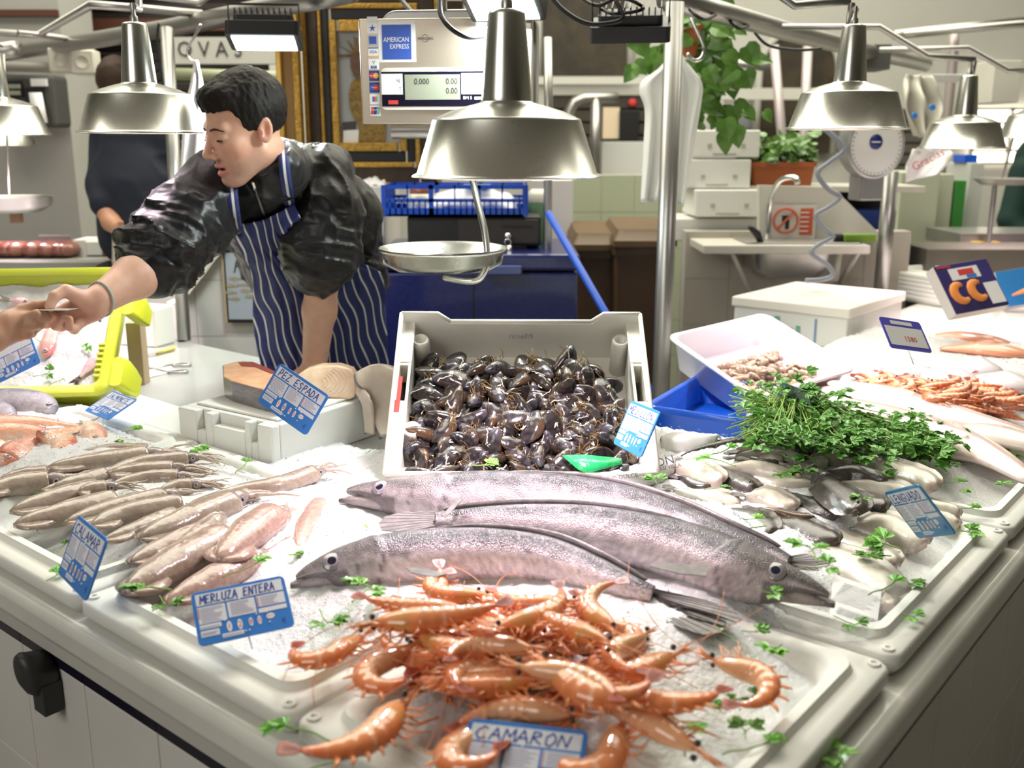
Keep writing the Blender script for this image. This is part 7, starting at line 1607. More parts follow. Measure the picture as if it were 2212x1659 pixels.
# ---- neighbouring stall behind the yellow crate
o,_=ybx('neighbour_counter','grey topped counter of the neighbouring stall at the left','counter',-260,566,262,900,4.1,.75,pm('grey_counter',(.30,.30,.28),.4),floor=True)
zt_=Yp(0,566,4.1).z
rs=random.Random(4); MEAT=pm('dark_red_fish',(.20,.045,.035),.25,coat=.6,var=(12,.8,(.42,.20,.14)))
for i,(x,y,w) in enumerate(((-10,556,.17),(40,560,.13),(78,552,.12),(110,561,.13),(140,557,.12),(24,546,.13),(150,561,.08))):
    c=Yp(x,y,4.28); m=MB(); m.ball((c.x,c.y,max(c.z,zt_+.035)),(w*.55,.07,.035),14); o=m.build('fish_cut',MEAT,None); recenter(o); tag(o,'dark red fish cut on the neighbouring counter, %s'%('cut by the left edge','second from the left edge','in the middle under the clear plate','right of the middle','second from the right end','on top near the left','small one at the right end')[i],'fish cut','dark red fish cuts on the neighbouring counter')
o,_=ybx('clear_plate','grey translucent plate standing behind the red fish cuts','plate',85,508,155,560,4.35,.01,pm('grey_acrylic',(.30,.29,.30),.2,alpha=.6))
for x0,y0,x1,y1,lb in ((158,518,186,556,'white box on the neighbouring counter, left one'),(186,522,220,552,'white box on the neighbouring counter, right one'),(220,525,246,552,'brown box on the neighbouring counter by the cream apron')): ybx('small_box',lb,'box',x0,y0,x1,y1,4.3,.15,pm('carton_brown',(.25,.12,.06),.7) if 'brown' in lb else foamw)
# ---- poster of fish on the tiled wall
r=thing('framed_poster','framed pale blue fish poster with curly script, half hidden by the striped apron','poster',tuple(Yp(525,695,3.72))); Yq=3.71
ypart('frame_back',483,540,585,697,Yq,.02,black,r); ypart('frame_side',482,540,486,697,Yq-.005,.02,pm('wood'),r); ypart('print_sheet',490,546,582,690,Yq-.003,.004,pm('pale_blue_paper',(.40,.44,.50),.5),r)
a=Yp(540,577,Yq-.0045); m=MB(); put_text(m,'Pescados',Matrix(((1,0,0,a.x+.045),(0,0,-1,a.y),(0,1,0,a.z),(0,0,0,1))),.072,.8,shear=.25); m.build('script_lettering',DP,r,smooth=False)
m=MB()
for x,y,s in ((507,602,1),(500,617,1),(528,615,-1),(497,632,1),(530,628,1),(508,645,-1),(540,640,1)):
    a=Yp(x,y,Yq-.005); pts=[(a.x+s*dx*.022,a.y,a.z+dz*.022) for dx,dz in ((-1,0),(-.4,.32),(.3,.28),(.8,.06),(1.15,.3),(1.1,-.3),(.8,-.06),(.3,-.28),(-.4,-.32))]; m.add([Vector(p) for p in pts],[list(range(9)) if s>0 else list(range(9))[::-1]])
m.build('printed_fish',pm('fish_print',(.36,.30,.20),.6),r,smooth=False,solid=.001)
# white thing left of the pole
ybx('white_panel_box','white upright box beside the pole foot behind the yellow green crate','box',362,652,388,735,3.55,.12,foamw)
# ---- white cabinet and goods behind the man at right
o,_=ybx('white_cabinet','white tiled cabinet at the right of the serving man with clutter on top','cabinet',700,402,835,900,3.95,.55,tilew,floor=True)
r=thing('wrapped_bundle','small heap of crumpled paper on the white cabinet','paper',tuple(Yp(800,402,4.0))); m=MB(); c=Yp(805,394,4.05); m.grid(lambda a,b:(c.x+(a-.5)*.14,c.y+(b-.5)*.10,c.z-.010+.03*math.sin(PI*a)*math.sin(PI*b)+.02*mn.noise(Vector((a*9,b*9,3)))),14,12); m.build('sheet',pm('thin_white_plastic'),r,solid=.002)
# freezer
r=thing('chest_freezer','dark blue chest freezer with a handle, behind the mussel crate','freezer',tuple(Vector((Yp(1035,700,3.55).x,3.7,0))))
FB=pm('freezer_blue',(.008,.012,.085),.3,coat=.4,var=(60,.35,(.03,.04,.20)))
a=Yp(815,640,3.55);b=Yp(1248,640,3.55); z1=Yp(1030,585,3.55).z; z2=Yp(1030,558,3.55).z
m=MB(); m.box(a.x,b.x,3.55,4.15,.05,z1-.006); m.build('cabinet_body',FB,r,smooth=False,bev=.01); m=MB(); m.box(a.x-.005,b.x+.005,3.54,4.16,z1,z2+.015); m.build('lid',FB,r,smooth=False,bev=.012)
m=MB(); m.box((a.x+b.x)/2+.02,(a.x+b.x)/2+.16,3.515,3.54,z1-.012,z1+.022); m.build('handle',pm('blue_grey_handle',(.05,.07,.22),.25,coat=.5),r,smooth=False,bev=.006); zf=z2+.016
m=MB(); xm=a.x+(b.x-a.x)*.48; m.box(xm-.002,xm+.002,3.547,3.552,.06,z1-.01); m.build('panel_seam',black,r,smooth=False)
r,(xa,xb,za,zb)=ybx('cash_drawer','black cash drawer with keys in its lock on the freezer','cash drawer',880,468,1168,531,3.72,.34,pm('matt_black',(.018,.016,.016),.45),root=True,bev=.006)
ypart('drawer_front',990,474,1164,526,3.712,.012,pm('dark_brown_front',(.035,.028,.026),.4),r,bev=.002); ypart('coin_slot',1085,487,1150,492,3.709,.004,black,r)
m=MB(); c=Yp(1097,510,3.70); m.lathe([(.012,0),(.012,.008),(.001,.009)],16,Matrix.Translation(c)@Matrix.Rotation(PI/2,4,'X')); m.tube([c+Vector((.012*math.cos(q),-.014,-.022+.012*math.sin(q))) for q in [i*PI/8 for i in range(16)]],.002,6,closed=True); m.box(c.x-.002,c.x+.014,c.y-.018,c.y-.015,c.z-.065,c.z-.034); m.build('keys',chrome,r)
zd=zb
# blue lattice crate
r=thing('lattice_crate','blue lattice fruit crate with a white bag inside, on the cash drawer','crate',tuple(Yp(985,470,3.75))); BC=pm('crate_blue',(.008,.06,.42),.35,coat=.2)
a=Yp(835,440,3.78);b=Yp(1135,440,3.78);zl=zd+.002;zh=Yp(985,398,3.78).z; m=MB(); y0,y1=3.70,4.0
m.box(a.x,b.x,y0,y1,zl,zl+.008)
for X0,X1,Y0,Y1 in ((a.x,b.x,y0,y0+.008),(a.x,b.x,y1-.008,y1),(a.x,a.x+.008,y0,y1),(b.x-.008,b.x,y0,y1)):
    m.box(X0,X1,Y0,Y1,zl,zl+.03); m.box(X0,X1,Y0,Y1,zl+.052,zl+.064); m.box(X0,X1,Y0,Y1,zh-.014,zh)
for k in range(25):
    x=a.x+(b.x-a.x)*k/24; w=.0028 if k%8 else .009; m.box(x-w,x+w,y0,y0+.008,zl,zh if k%4==0 else zl+.06); m.box(x-w,x+w,y1-.008,y1,zl,zh if k%4==0 else zl+.06)
for k in range(13):
    y=y0+(y1-y0)*k/12; m.box(a.x,a.x+.008,y-.003,y+.003,zl,zh); m.box(b.x-.008,b.x,y-.003,y+.003,zl,zh)
m.build('lattice_sides',BC,r,smooth=False)
r=thing('plastic_bag','white plastic bag with blue print lying in the blue lattice crate','bag',tuple(Yp(1040,420,3.82))); m=MB(); c=Vector(((a.x+b.x)/2+.06,3.85,zl+.02)); m.grid(lambda p,q:(c.x+(p-.5)*.34,c.y+(q-.5)*.22,c.z+.085*(math.sin(PI*p)*math.sin(PI*q))**.5+.02*mn.noise(Vector((p*6,q*6,4)))),24,16); m.build('bag_film',pm('thin_white_plastic'),r,solid=.002)
m=MB(); m.box(c.x-.03,c.x+.07,c.y-.09,c.y-.02,c.z+.088,c.z+.092); m.build('blue_print',BLU,r,smooth=False)
m=MB(); q=Yp(908,400,3.80); m.lathe([(.001,0),(.04,0),(.042,.01),(.042,.03),(.036,.034),(.001,.035)],24,Matrix.Translation((q.x,3.82,zl+.07))); o=m.build('jar_lid',pm('rust_lid',(.28,.09,.04),.4),None); recenter(o); tag(o,'rust brown jar lid on the left side of the blue lattice crate','jar')
m=MB(); m.lathe([(.05,0),(.055,.01),(.055,.068),(.001,.069)],24,Matrix.Translation((q.x,3.82,zl+.009))); o=m.build('glass_jar',pm('cloudy_glass',(.5,.5,.44),.2,coat=1),None); recenter(o); tag(o,'cloudy jar under the rust brown lid in the lattice crate','jar')
# green and white can
r=thing('plastic_canister','white and green plastic canister right of the cash drawer','canister',(Yp(1165,530,3.95).x,4.0,zf)); a=Yp(1165,470,3.97); m=MB(); m.rings([[(a.x+x*s,4.02+y*s,z) for x,y in rrect(.10,.12,.02)] for s,z in ((1,zf),(1,zf+.12),(.98,Yp(1165,438,3.97).z),)]); m.build('green_lower_part',pm('faded_green',(.20,.38,.20),.5),r,ang=50)
m=MB(); zt2=Yp(1165,410,3.97).z; zt1=Yp(1165,438,3.97).z; m.rings([[(a.x+x*s,4.02+y*s,z) for x,y in rrect(.10,.12,.02)] for s,z in ((.98,zt1+.001),(.96,zt2-.02),(.6,zt2))]); m.build('white_upper_part',pm('cream_plastic'),r,ang=50)
# broom handle
m=MB(); p0=Yp(1183,458,3.50); p1=Yp(1322,700,3.38); d_=(p1-p0); p1=p0+d_*(p0.z/(-d_.z)); m.tube([p0,p1],.013,10); o=m.build('broom_handle',pm('blue_handle',(.01,.08,.50),.35),None); recenter(o); tag(o,'blue broom handle leaning beside the freezer','broom handle')
# brown bins
BB=pm('brown_bin',(.075,.040,.022),.45,coat=.1,var=(3,.3,(.055,.03,.016)))
for i,(x0,x1,yt,Y,lb) in enumerate(((1238,1345,500,4.55,'brown wheeled bin on the left, lid slightly open'),(1325,1455,492,4.45,'brown wheeled bin behind the central pole'))):
    a=Yp(x0,600,Y);b=Yp(x1,600,Y);zt3=Yp((x0+x1)/2,yt+35,Y).z; cx=(a.x+b.x)/2; w=b.x-a.x; r=thing('waste_bin',lb,'bin',(cx,Y+.25,0),group='brown waste bins'); m=MB(); m.rings([[(cx+x,Y+.25+y,z) for x,y in rrect(w*s,.5*s,.03)] for s,z in ((.76,0.02),(.96,zt3-.1),(.96,zt3-.05),(1.03,zt3-.05),(1.03,zt3))]); m.build('bin_body',BB,r,ang=40)
    m=MB(); m.rings([[(cx+x,Y+.25+y-.02,z+(y*.05)) for x,y in rrect(w*s,.5*s,.03)] for s,z in ((1.07,zt3+.004),(1.07,zt3+.03),(.95,zt3+.055),(.9,zt3+.075))]); m.build('bin_lid',pm('bin_lid',(.11,.065,.03),.45),r,ang=40)
# ---- hanging white apron and hook at the central pole
def cloth(root,nm,Lx,Rx,t,mat,folds=5,amp=.02,seed=1,th=.002):
    L_=smoothpath([D(x,y,t) for x,y in Lx],5);R_=smoothpath([D(x,y,t) for x,y in Rx],5); n=len(L_); m=MB()
    m.grid(lambda a,b:L_[round(a*(n-1))].lerp(R_[round(a*(n-1))],b)+Vector((0,1,0))*amp*(math.sin(b*folds*PI+seed+a*2)*(.3+.7*a)+.8*mn.noise(Vector((a*3,b*4,seed)))),n-1,28); return m.build(nm,mat,root,solid=th)
CLO=pm('white_cloth',(.88,.90,.87),.8,bump=(200,.2))
r=thing('hanging_apron','white apron hanging from a hook, its two sides around the central pole','apron',tuple(D(1450,440,2.95)))
cloth(r,'left_panel',[(1448,118),(1420,150),(1388,175),(1382,200),(1394,240),(1390,330),(1384,440)],[(1458,118),(1462,150),(1460,180),(1458,220),(1446,280),(1436,350),(1420,432)],3.30,CLO,3,.02,1)
cloth(r,'right_panel',[(1458,112),(1452,150),(1452,190),(1455,250),(1452,330),(1450,400),(1454,430)],[(1470,120),(1495,150),(1516,182),(1514,225),(1502,300),(1490,380),(1478,448)],3.32,CLO,3,.02,2)
m=MB(); m.tube(smoothpath([D(x,y,3.3) for x,y in ((1455,70),(1462,95),(1470,115),(1480,135),(1478,138))],3),.004,6); m.build('knot_string',CLO,r)
pipe('s_hook','curved steel hook hanging right of the central pole',smoothpath([D(x,y,3.25) for x,y in ((1490,34),(1503,62),(1520,100),(1516,124),(1500,131),(1484,116))],4),.006,chrome,'hook')
# hanging plant
LEAF=pm('houseplant_leaf',(.10,.24,.04),.35,var=(20,.6,(.20,.36,.08)),coat=.3,rnd=.2); TER=pm('terracotta',(.48,.14,.05),.55)
def heart(m,o,x,y,L,rr):
    z=x.cross(y); pts=[(0,0),(-.06,.22),(.10,.42),(.35,.46),(.65,.30),(1,0),(.65,-.30),(.35,-.46),(.10,-.42),(-.06,-.22)]
    v=[o+x*L*a+y*L*b+z*L*(abs(b)*.3-.25*a*a) for a,b in pts]; v.append(o+x*L*.35); m.add(v,[(10,i,(i+1)%10) for i in range(10)])
pc=D(1487,88,3.6); r=thing('hanging_plant','trailing green pothos plant in a small orange pot by the central pole','plant',tuple(pc)); m=MB(); m.lathe([(.030,-.055),(.045,.04),(.052,.04),(.052,.055),(.046,.055),(.001,.045)],24,Matrix.Translation(pc)); m.build('pot',TER,r,ang=40)
m=MB();ms=MB(); rr_=random.Random(5)
def vine(ptsx,n,L,spread=.04):
    P_=smoothpath([D(x,y,t) for x,y,t in ptsx],6); ms.tube(P_,.003,5)
    for k in range(n):
        o=P_[rr_.randrange(len(P_))]+Vector((rr_.gauss(0,spread),rr_.gauss(0,.05),rr_.gauss(0,spread))); an=rr_.uniform(0,6.3); x=Vector((math.cos(an),-.2,-.5+math.sin(an)*.6)).normalized(); nn=Vector((rr_.uniform(-.4,.4),-1,rr_.uniform(-.1,.8))).normalized(); heart(m,o,x,nn.cross(x).normalized(),rr_.uniform(.7,1.2)*L,rr_)
vine([(1487,60,3.6),(1530,40,3.65),(1560,80,3.6),(1575,140,3.6)],34,.075); vine([(1480,50,3.6),(1440,60,3.6),(1425,110,3.6),(1415,150,3.6)],20,.075); vine([(1500,60,3.62),(1540,110,3.65),(1545,200,3.65),(1550,260,3.62)],44,.075); vine([(1520,100,3.7),(1530,170,3.7),(1560,230,3.7),(1590,262,3.65)],26,.07); vine([(1480,120,3.6),(1500,140,3.6),(1520,180,3.6)],14,.06)
vine([(1445,60,3.6),(1500,40,3.6),(1560,50,3.6)],18,.065)
m.build('leaves',LEAF,r,smooth=False,solid=.001); ms.build('vines',STM,r)
m=MB(); m.tube([pc+Vector((0,0,.05)),pc+Vector((0,.0,.45))],.003,5); m.build('hanging_wire',steel,r)
# ---- sink corner at right
sy=3.98; r=thing('sink_unit','white sink counter with a steel basin and sloping splash panel at the right','sink',(Yp(1700,540,sy).x,sy+.3,.4))
CRM=pm('worn_white',(.58,.56,.50),.4,var=(5,.3,(.46,.44,.38)))
a=Yp(1520,540,sy);b=Yp(1880,545,sy);zt4=Yp(1700,530,sy).z; m=MB(); m.box(a.x,b.x,sy,4.30,zt4-.035,zt4); m.build('worktop',CRM,r,smooth=False,bev=.005)
m=MB(); c0=Yp(1705,560,sy+.12); m.rings([[(c0.x+x*s,sy+.17+y*s*.8,z) for x,y in rrect(.33,.30,.07)] for s,z in ((.75,zt4-.14),(.95,zt4-.10),(1,zt4-.036))]); m.build('basin',steel,r,ang=50)
m=MB(); m.box(c0.x-.20,c0.x+.26,sy+.04,sy+.29,zt4,zt4+.006); m.build('steel_rim',steel,r,smooth=False,bev=.002)
m=MB(); q=[Yp(1640,518,4.25),Yp(1895,520,4.25),Yp(1900,505,4.25),Yp(1800,405,4.25),Yp(1640,400,4.25)]; m.add(q+[p+Vector((0,.04,0)) for p in q],[(0,1,2,3,4),(9,8,7,6,5)]+[(i,5+i,5+(i+1)%5,(i+1)%5) for i in range(5)]); o=m.build('splash_panel',CRM,r,smooth=False); bmfix(o)
m=MB(); m.tube([(b.x-.03,sy+.05,zt4-.035),(b.x-.02,4.28,zt4-.20)],.010,8); m.build('bracket',CRM,r); m=MB(); m.tube([(a.x+.12,sy+.03,zt4-.035),(a.x+.32,4.29,zt4-.32)],.010,8); m.build('bracket',CRM,r); m=MB(); m.tube([(b.x-.09,sy+.1,zt4-.03),(b.x-.09,sy+.12,zt4-.15),(b.x-.16,sy+.2,zt4-.17)],.014,8); m.build('drain_pipe',CRM,r)
m=MB(); fx_=Yp(1680,520,sy+.2); m.tube(smoothpath([(fx_.x-.03,sy+.25,zt4),(fx_.x-.03,sy+.25,zt4+.14),(fx_.x-.01,sy+.2,zt4+.24),(fx_.x+.035,sy+.14,zt4+.26),(fx_.x+.045,sy+.12,zt4+.235)],4),.012,10); m.build('tap',chrome,r)
r2=thing('warning_sign','white sign with a red no symbol and a red text panel on the splash panel','sign',tuple(Yp(1713,515,4.23))); 
def yp2(nm,x0,y0,x1,y1,mat,Y=4.232,dy=.004,par=None): return ypart(nm,x0,y0,x1,y1,Y,dy,mat,par or r2)
yp2('plate',1665,443,1762,515,pm('sign_cream',(.66,.64,.58),.5)); OG=pm('sign_orange_red',(.60,.12,.06),.5); yp2('red_panel',1728,450,1756,508,OG,4.230)
c=Yp(1697,477,4.228); m=MB(); m.tube([c+Vector((.050*math.cos(q),0,.050*math.sin(q))) for q in [i*PI/16 for i in range(32)]],.005,6,closed=True,flat=1); m.tube([c+Vector((-.034,0,-.034)),c+Vector((.034,0,.034))],.005,6); m.build('no_symbol',OG,r2)
m=MB(); m.box(c.x-.015,c.x+.015,c.y,c.y+.003,c.z-.005,c.z+.022); m.box(c.x+.0,c.x+.016,c.y,c.y+.003,c.z-.035,c.z+.0); m.build('black_glyph',DP,r2,smooth=False)
m=MB(); 
for k in range(5): m.box(Yp(1733,477,4.2).x,Yp(1751,477,4.2).x,4.227,4.2285,Yp(1740,458+k*10,4.228).z-.004,Yp(1740,458+k*10,4.228).z)
m.build('white_lines',WHS,r2,smooth=False)
m=MB(); a_=Yp(1620,490,sy+.05); m.tube([(a_.x,sy+.05,a_.z),(a_.x+.035,sy+.07,a_.z-.03),(a_.x+.055,sy+.08,zt4+.005)],[.010,.016,.012],10); o=m.build('hose_nozzle',black,None); recenter(o); tag(o,'black spray nozzle at the left end of the sink','nozzle')
m=MB(); a_=Yp(1812,516,sy+.1);b_=Yp(1888,514,sy+.1); m.tube([(a_.x-.02,sy+.1,zt4+.02),(a_.x+.015,sy+.1,zt4+.02)],.018,10); k0=m; m.mi=1; m.box(a_.x+.015,b_.x,sy+.07,sy+.13,zt4+.006,zt4+.036); o=m.build('brush',[black,pm('green_bristle',(.16,.30,.03),.7,bump=(300,1))],None,smooth=False,bev=.004); recenter(o); tag(o,'green brush lying on the right end of the sink','brush')
pipe('coiled_cord','grey coiled cord zigzagging down in front of the sink',smoothpath([D(x,y,3.6) for x,y in ((1768,270),(1795,290),(1824,322),(1790,352),(1766,375),(1790,410),(1815,425),(1790,448),(1762,466),(1778,492),(1800,510),(1770,528),(1753,548),(1790,575),(1798,595),(1775,604),(1740,606))],4),.009,pm('grey_cord_plastic',(.26,.28,.34),.35,coat=.3),'cord')
# foam boxes stacked left of the plant box
for i,(x0,y0,x1,y1,Y,lb) in enumerate(((1497,281,1642,340,4.42,'topmost white foam box of the stack by the planter'),(1484,344,1622,407,4.42,'second white foam box from the top of the stack'),(1503,410,1649,469,4.36,'third white foam box of the stack, sticking out to the right'),(1452,472,1650,521,4.42,'lowest white foam box standing beside the sink'))):
    r,(xa,xb,za,zb)=ybx('stacked_foam_box',lb,'box',x0,y0,x1,y1,Y,.34,foamw,group='stack of white foam boxes',root=True,bev=.006)
    if i!=3:
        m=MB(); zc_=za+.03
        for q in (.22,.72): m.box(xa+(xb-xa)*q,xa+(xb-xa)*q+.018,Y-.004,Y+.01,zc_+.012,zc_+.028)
        m.box(xa+(xb-xa)*.3,xa+(xb-xa)*.65,Y-.003,Y+.01,za+.012,za+.018); m.build('grip_shade',pm('foam_shadow',(.45,.43,.40),.7),r,smooth=False)  # grey strips on the foam: shade of the grips put into the colour
# planter
zpl=Yp(1695,402,4.5).z; ybx('wall_ledge','pale ledge carrying the orange planter','ledge',1600,402,2000,415,4.45,.35,CRM)
r=thing('planter','long orange planter full of green leaves beside the foam boxes','planter',(Yp(1695,400,4.5).x,4.6,zpl)); a=Yp(1622,375,4.5);b=Yp(1762,375,4.5);z1=Yp(1690,350,4.5).z; m=MB(); cx=(a.x+b.x)/2;w=b.x-a.x; m.rings([[(cx+x,4.6+y,z) for x,y in rrect(w*s,.2*s,.015)] for s,z in ((.92,zpl),(.98,z1-.02),(1.04,z1-.02),(1.04,z1),(.95,z1),(.93,z1-.015))]); m.build('trough',TER,r,ang=40)
m=MB(); rr_=random.Random(8)
for k in range(170):
    o=Vector((cx+rr_.uniform(-w*.52,w*.55),4.6+rr_.uniform(-.1,.1),z1+abs(rr_.gauss(0.01,.045)))); an=rr_.uniform(0,6.3); x=Vector((math.cos(an),math.sin(an),rr_.uniform(-.1,.6))).normalized(); nn=Vector((rr_.uniform(-.6,.6),-.7,rr_.uniform(.1,1))).normalized(); heart(m,o,x,nn.cross(x).normalized(),rr_.uniform(.04,.07),rr_)
m.build('leaves',LEAF,r,smooth=False,solid=.001)
# round dial scale
c=D(1893,315,3.85); rad=67/F*3.85; r=thing('dial_scale','round white faced dial scale on a steel pole at the right','scale',M=Matrix.Translation(c)@Matrix.Rotation(math.radians(14),4,'Z')@Matrix.Rotation(PI/2,4,'X'))
m=MB(); m.lathe([(.001,-.10),(rad*.9,-.10),(rad*1.05,-.06),(rad*1.05,0),(rad*.98,.006),(rad*.94,.0)],48); m.build('casing',pm('grey_casing',(.30,.30,.30),.35,metal=.5),r,world=False,ang=40)
m=MB(); m.lathe([(.001,.001),(rad*.94,.001),(rad*.94,.003),(.001,.0035)],48); m.build('dial_face',pm('dial_white',(.66,.66,.64),.3),r,world=False,smooth=False)
m=MB(); [m.box(-.0012,.0012,rad*.84,rad*.90,.003,.0042,Matrix.Rotation(k*PI/20,4,'Z')) for k in range(40)]; m.build('dial_marks',DP,r,world=False,smooth=False)
m=MB(); m.lathe([(.001,.0045),(rad*.24,.0045),(rad*.24,.003)],24,Matrix.Translation((-.005,rad*.12,0))); m.build('blue_disc',pm('disc_blue',(.01,.02,.14),.4),r,world=False); m=MB(); m.box(-.02,.02,-.002,.002,.0046,.005,Matrix.Translation((-.005,rad*.12,0))); m.build('disc_lettering',WHS,r,world=False,smooth=False)
m=MB(); m.box(-.045,.055,-rad*1.75,-rad*.9,-.10,-.01); m.build('lower_housing',pm('grey_casing'),r,world=False,smooth=False,bev=.006)
# bags at right
PLB=pm('milky_plastic',(.62,.60,.52),.35,coat=.3,alpha=.85)
r=thing('hanging_bags','crumpled clear plastic bags with small blue prints hanging at the right','bags',tuple(D(1995,290,4.1))); cloth(r,'bag_film',[(1958,160),(1948,200),(1950,240),(1975,292)],[(2012,165),(2030,200),(2042,240),(2010,300)],4.1,PLB,5,.05,3)
m=MB(); [m.ball(tuple(D(x,y,4.03)),(.014,.004,.014),8) for x,y in ((1975,250),(2014,232))]; m.build('blue_print',BLU,r)
r=thing('hanging_bag','white carrier bag with red writing hanging behind the dial scale','bag',tuple(D(2000,390,4.0))); cloth(r,'bag_film',[(1970,322),(1960,345),(1954,370),(1955,395)],[(2040,318),(2056,330),(2048,350),(2025,375)],4.0,pm('thin_white_plastic'),2,.02,4); a=D(2005,345,3.94); m=MB(); put_text(m,'Gracias',frame(a,Vector((1,0,.55)),z=Vector((0,-1,.1))),.045); m.build('red_writing',pm('pink_red',(.60,.10,.12),.5),r,smooth=False)
cloth(thing('hanging_bag','white plastic bag hanging on a wire hook behind the serving man','bag',tuple(D(400,450,3.0))),'bag_film',[(420,130),(412,170),(398,240),(385,330),(372,450)],[(428,130),(436,170),(442,240),(440,330),(420,450)],2.95,pm('thin_white_plastic'),4,.03,6)
pipe('wire_hook','thin curved wire hook holding the white bag at the left',smoothpath([D(x,y,2.95) for x,y in ((434,52),(420,80),(406,105),(408,125),(418,132))],4),.004,chrome,'hook')
# pillars, machines and second stall at right
ybx('pale_pillar','pale green white pillar behind the dial scale','pillar',1934,372,2016,700,5.2,.4,pm('pillar_paint',(.52,.56,.42),.6),floor=True); ybx('pale_pillar','narrow white pillar left of the dark green coat','pillar',2082,352,2112,640,5.4,.3,pm('white_paint',(.56,.57,.54),.6),floor=True)
ybx('green_panel','green upright panel between the two pale pillars','panel',2056,390,2080,560,5.3,.1,pm('bright_green',(.05,.26,.05),.5),floor=True); ybx('wall_cabinet','pale cabinet between the pillars at the right','cabinet',2016,376,2056,500,5.3,.2,pm('pillar_paint'),floor=True)
ybx('dark_machine','dark appliance behind the splash panel','appliance',1790,412,1915,455,4.7,.3,black,floor=True); ybx('blue_box','dark blue box right of the splash panel','box',1845,455,1935,490,4.45,.2,pm('navy_box',(.01,.03,.16),.4),floor=True); ybx('blue_pot','blue flower pot on the narrow pillar in the far right','pot',2084,334,2112,352,5.45,.15,BP)
r=thing('far_stall','grey second fish stall in the right background','counter',tuple(Yp(2150,560,5.0))); a=Yp(2075,505,4.75); m=MB(); m.box(a.x,a.x+2.0,4.75,5.15,Yp(2150,520,4.75).z-.03,Yp(2150,505,4.75).z); m.build('stall_top',steel,r,smooth=False); m=MB(); m.box(a.x+.05,a.x+1.9,4.78,5.12,0,Yp(2150,522,4.75).z-.02); m.build('stall_base',pm('pillar_paint'),r,smooth=False)
ybx('yellow_tray','yellow tray on the dark worktop before the far stall','tray',2098,522,2160,537,4.72,.02,pm('yellow_plastic',(.55,.36,.02),.4)); ybx('dark_worktop','dark worktop strip running back at the right','worktop',2000,538,2330,600,4.4,.34,pm('dark_top',(.10,.09,.07),.4),floor=True)
c=D(2165,385,4.6); m=MB(); m.lathe([(.001,-.03),(.09,-.03),(.13,0),(.12,.0),(.08,-.022),(.001,-.022)],32,Matrix.Translation(c)); m.tube([c+Vector((-.03,0,-.03)),Vector((c.x-.03,c.y,.9))],.012,8); m.tube([c,c+Vector((.05,0,.3))],.006,6); o=m.build('far_scale_pan',steel,None,ang=50); recenter(o); tag(o,'steel pan scale of the far stall at the right edge','scale')
r=thing('person','person in a dark green coat mostly cut off by the right edge','person',(Yp(2215,500,5.9).x,5.95,0)); x_=Yp(2262,400,5.9).x
def gco(p): 
    d=chain(p,[A3((x_,5.95,1.48)),A3((x_,5.95,1.1)),A3((x_,5.95,.75))],[.17,.18,.20],.04); return smin(d,chain(p,[A3((x_-.15,5.9,1.42)),A3((x_-.22,5.85,1.15)),A3((x_-.12,5.75,1.0))],[.075,.065,.055],.02),.03)
def gsk(p):
    q=p-A3((x_,5.93,1.74)); q=np.stack([-q[:,1],q[:,0],q[:,2]],1); d=headf(q,1,False); d=smin(d,chain(p,[A3((x_,5.95,1.66)),A3((x_,5.95,1.3)),A3((x_,5.95,.9))],[.055,.12,.13],.03),.03)
    for s in (-1,1): d=smin(d,chain(p,[A3((x_+s*.08,5.95,.85)),A3((x_+s*.09,5.95,.05))],[.10,.055],.03),.04)
    return smin(d,chain(p,[A3((x_-.15,5.9,1.42)),A3((x_-.22,5.85,1.15)),A3((x_-.11,5.72,.99)),A3((x_-.06,5.68,.98))],[.05,.04,.03,.02],.02),.02)
sdf_mb(gsk,(x_-.4,5.5,0),(x_+.4,6.3,2.0),.012,lambda v:np.array([.45,.24,.15])*np.ones((len(v),1)),bs=12).build('body',SKIN,r); sdf_mb(gco,(x_-.45,5.5,.4),(x_+.45,6.3,1.8),.015,None,bs=12).build('coat',pm('dark_green_cloth',(.008,.035,.03),.8),r)
# bright opening at far right, racks and frames at the back
m=MB(); ybox(m,2105,235,2400,350,8.95,.03); ybox(m,2105,150,2155,200,8.95,.03); o=struct(m,'window_5',pm('daylight_pane',(1,.93,.82),.5,emit=2.2,ecol=(1,.92,.80)),smooth=False)
m=MB(); [ybox(m,2100,y,2420,y+6,8.9,.04) for y in (232,262,292,322,350)]; [ybox(m,x,232,x+6,352,8.9,.04) for x in (2100,2180,2260)]; struct(m,'trim_7',CRM,smooth=False)
m=MB(); a_=[(1228,310),(1230,240),(1242,220),(1262,212),(1335,210)]; o=pipe('tube_frame','bent steel tube frame in front of the dark brown shutter',[Yp(1228,395,7.0)]+[Yp(x,y,7.0) for x,y in a_],.035,cat='frame'); pipe('tube_frame','upright steel tube joining the bent frame',[Yp(1287,210,7.0),Yp(1285,395,7.0)],.035,cat='frame')
for x0,y0,x1,y1,lb in ((1672,98,1690,310,'slanted pink grey pole behind the planter'),(1745,100,1735,330,'upright pole in front of the far arch'),(2062,60,2058,130,'short upright post of the rack at upper right')):
    pipe('far_pole',lb,[Yp(x0,y0,6.5),Yp(x1,y1,6.5),Vector((Yp(x1,y1,6.5).x,6.5,0))],.03,pm('pink_grey_metal',(.48,.42,.42),.4,metal=.4),'pole')
pipe('far_rail','long pale rail high in the right background',[Yp(1930,75,6.4),Yp(2230,45,6.4)],.03,cat='rail')
pipe('far_rail','pale rail behind the plant in the background',[Yp(1560,130,7.5),Yp(1680,150,7.5)],.03,cat='rail')
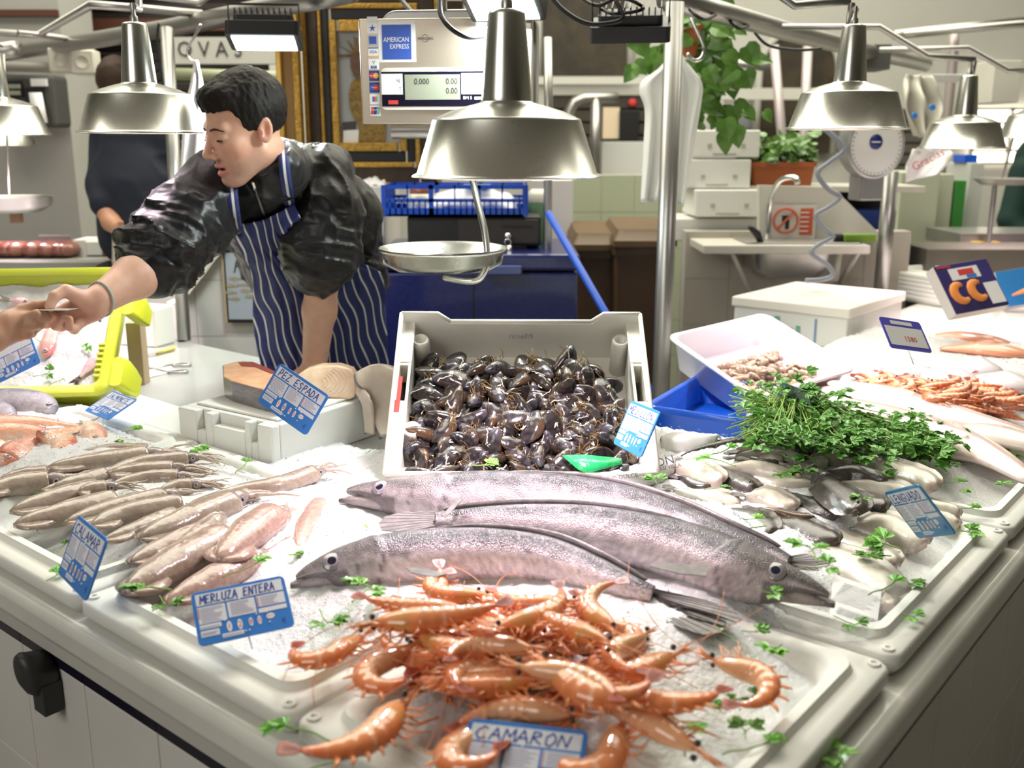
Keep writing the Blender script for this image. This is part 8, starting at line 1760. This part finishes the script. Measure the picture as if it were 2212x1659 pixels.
ybx('notice_sheet','framed grey notice on the back wall right of the plant','notice',1590,245,1632,278,8.95,.05,pm('notice_grey',(.25,.26,.28),.4)); ybx('notice_sheet','dark framed sheet on the back wall below the arch rail','notice',1568,192,1622,240,8.95,.05,pm('notice_dark',(.33,.32,.32),.4)); ybx('shop_sign','ochre strip sign under the far arch','sign',1640,235,1705,266,8.93,.06,pm('ochre',(.45,.30,.08),.5)); ybx('lit_panel','cream lit panel beside the tube frame','panel',1302,232,1338,300,8.25,.05,pm('warm_panel',(.72,.58,.42),.5)); ybx('black_meter','black meter box on the back wall by the apron','box',1338,238,1380,305,8.22,.08,black); ybx('grey_speaker','cream speaker box on the rack at upper right','box',2145,130,2205,222,5.6,.3,CRM)
m=MB(); a_=Yp(1366,222,8.28); m.ball(tuple(a_),(.035,.02,.035),12); o=m.build('red_button',RED,None); recenter(o); tag(o,'red round disc above the black meter box','disc')
ybx('stall_partition','white stall partition below the green tile wall frames','partition',1300,306,1400,378,7.2,.1,pm('white_paint')); ybx('fluorescent_case','long pale lamp casing behind the right lamps','lamp casing',1990,160,2110,176,4.6,.08,pm('white_paint'))
ybx('shelf_board','dark wooden board over the framed picture','board',905,0,1000,40,4.3,.1,BRN); ybx('grey_grill','grey mesh basket under the right rail','basket',1855,95,1925,150,4.9,.2,pm('mesh_grey',(.12,.12,.11),.5,metal=.5))
def area(loc,size,power,col,target=None,name='light',sy=None,spread=None):
    l=bpy.data.lights.new(name,'AREA'); l.energy=power; l.color=col; l.size=size
    if sy: l.shape='RECTANGLE'; l.size_y=sy
    if spread: l.spread=spread
    o=bpy.data.objects.new(name,l); C.objects.link(o); o.location=loc
    d=(Vector(target) if target else Vector((loc[0],loc[1],0)))-Vector(loc); o.rotation_euler=d.to_track_quat('-Z','Y').to_euler(); return o
area((-.6,4.2,4.4),6,190,(1,.955,.80),name='hall_light',sy=3)
area((1.5,6.0,4.4),5,130,(1,.965,.80),name='hall_light_back',sy=3)
area((-3,-2.0,3.6),2.5,60,(1,.96,.90),target=(0,2.5,1),name='hall_light_front')
for o in [q for q in C.objects if q.parent is None and q.location.z<-1]:
    for k in kids(o):
        for g in kids(k): bpy.data.objects.remove(g)
        bpy.data.objects.remove(k)
    bpy.data.objects.remove(o)
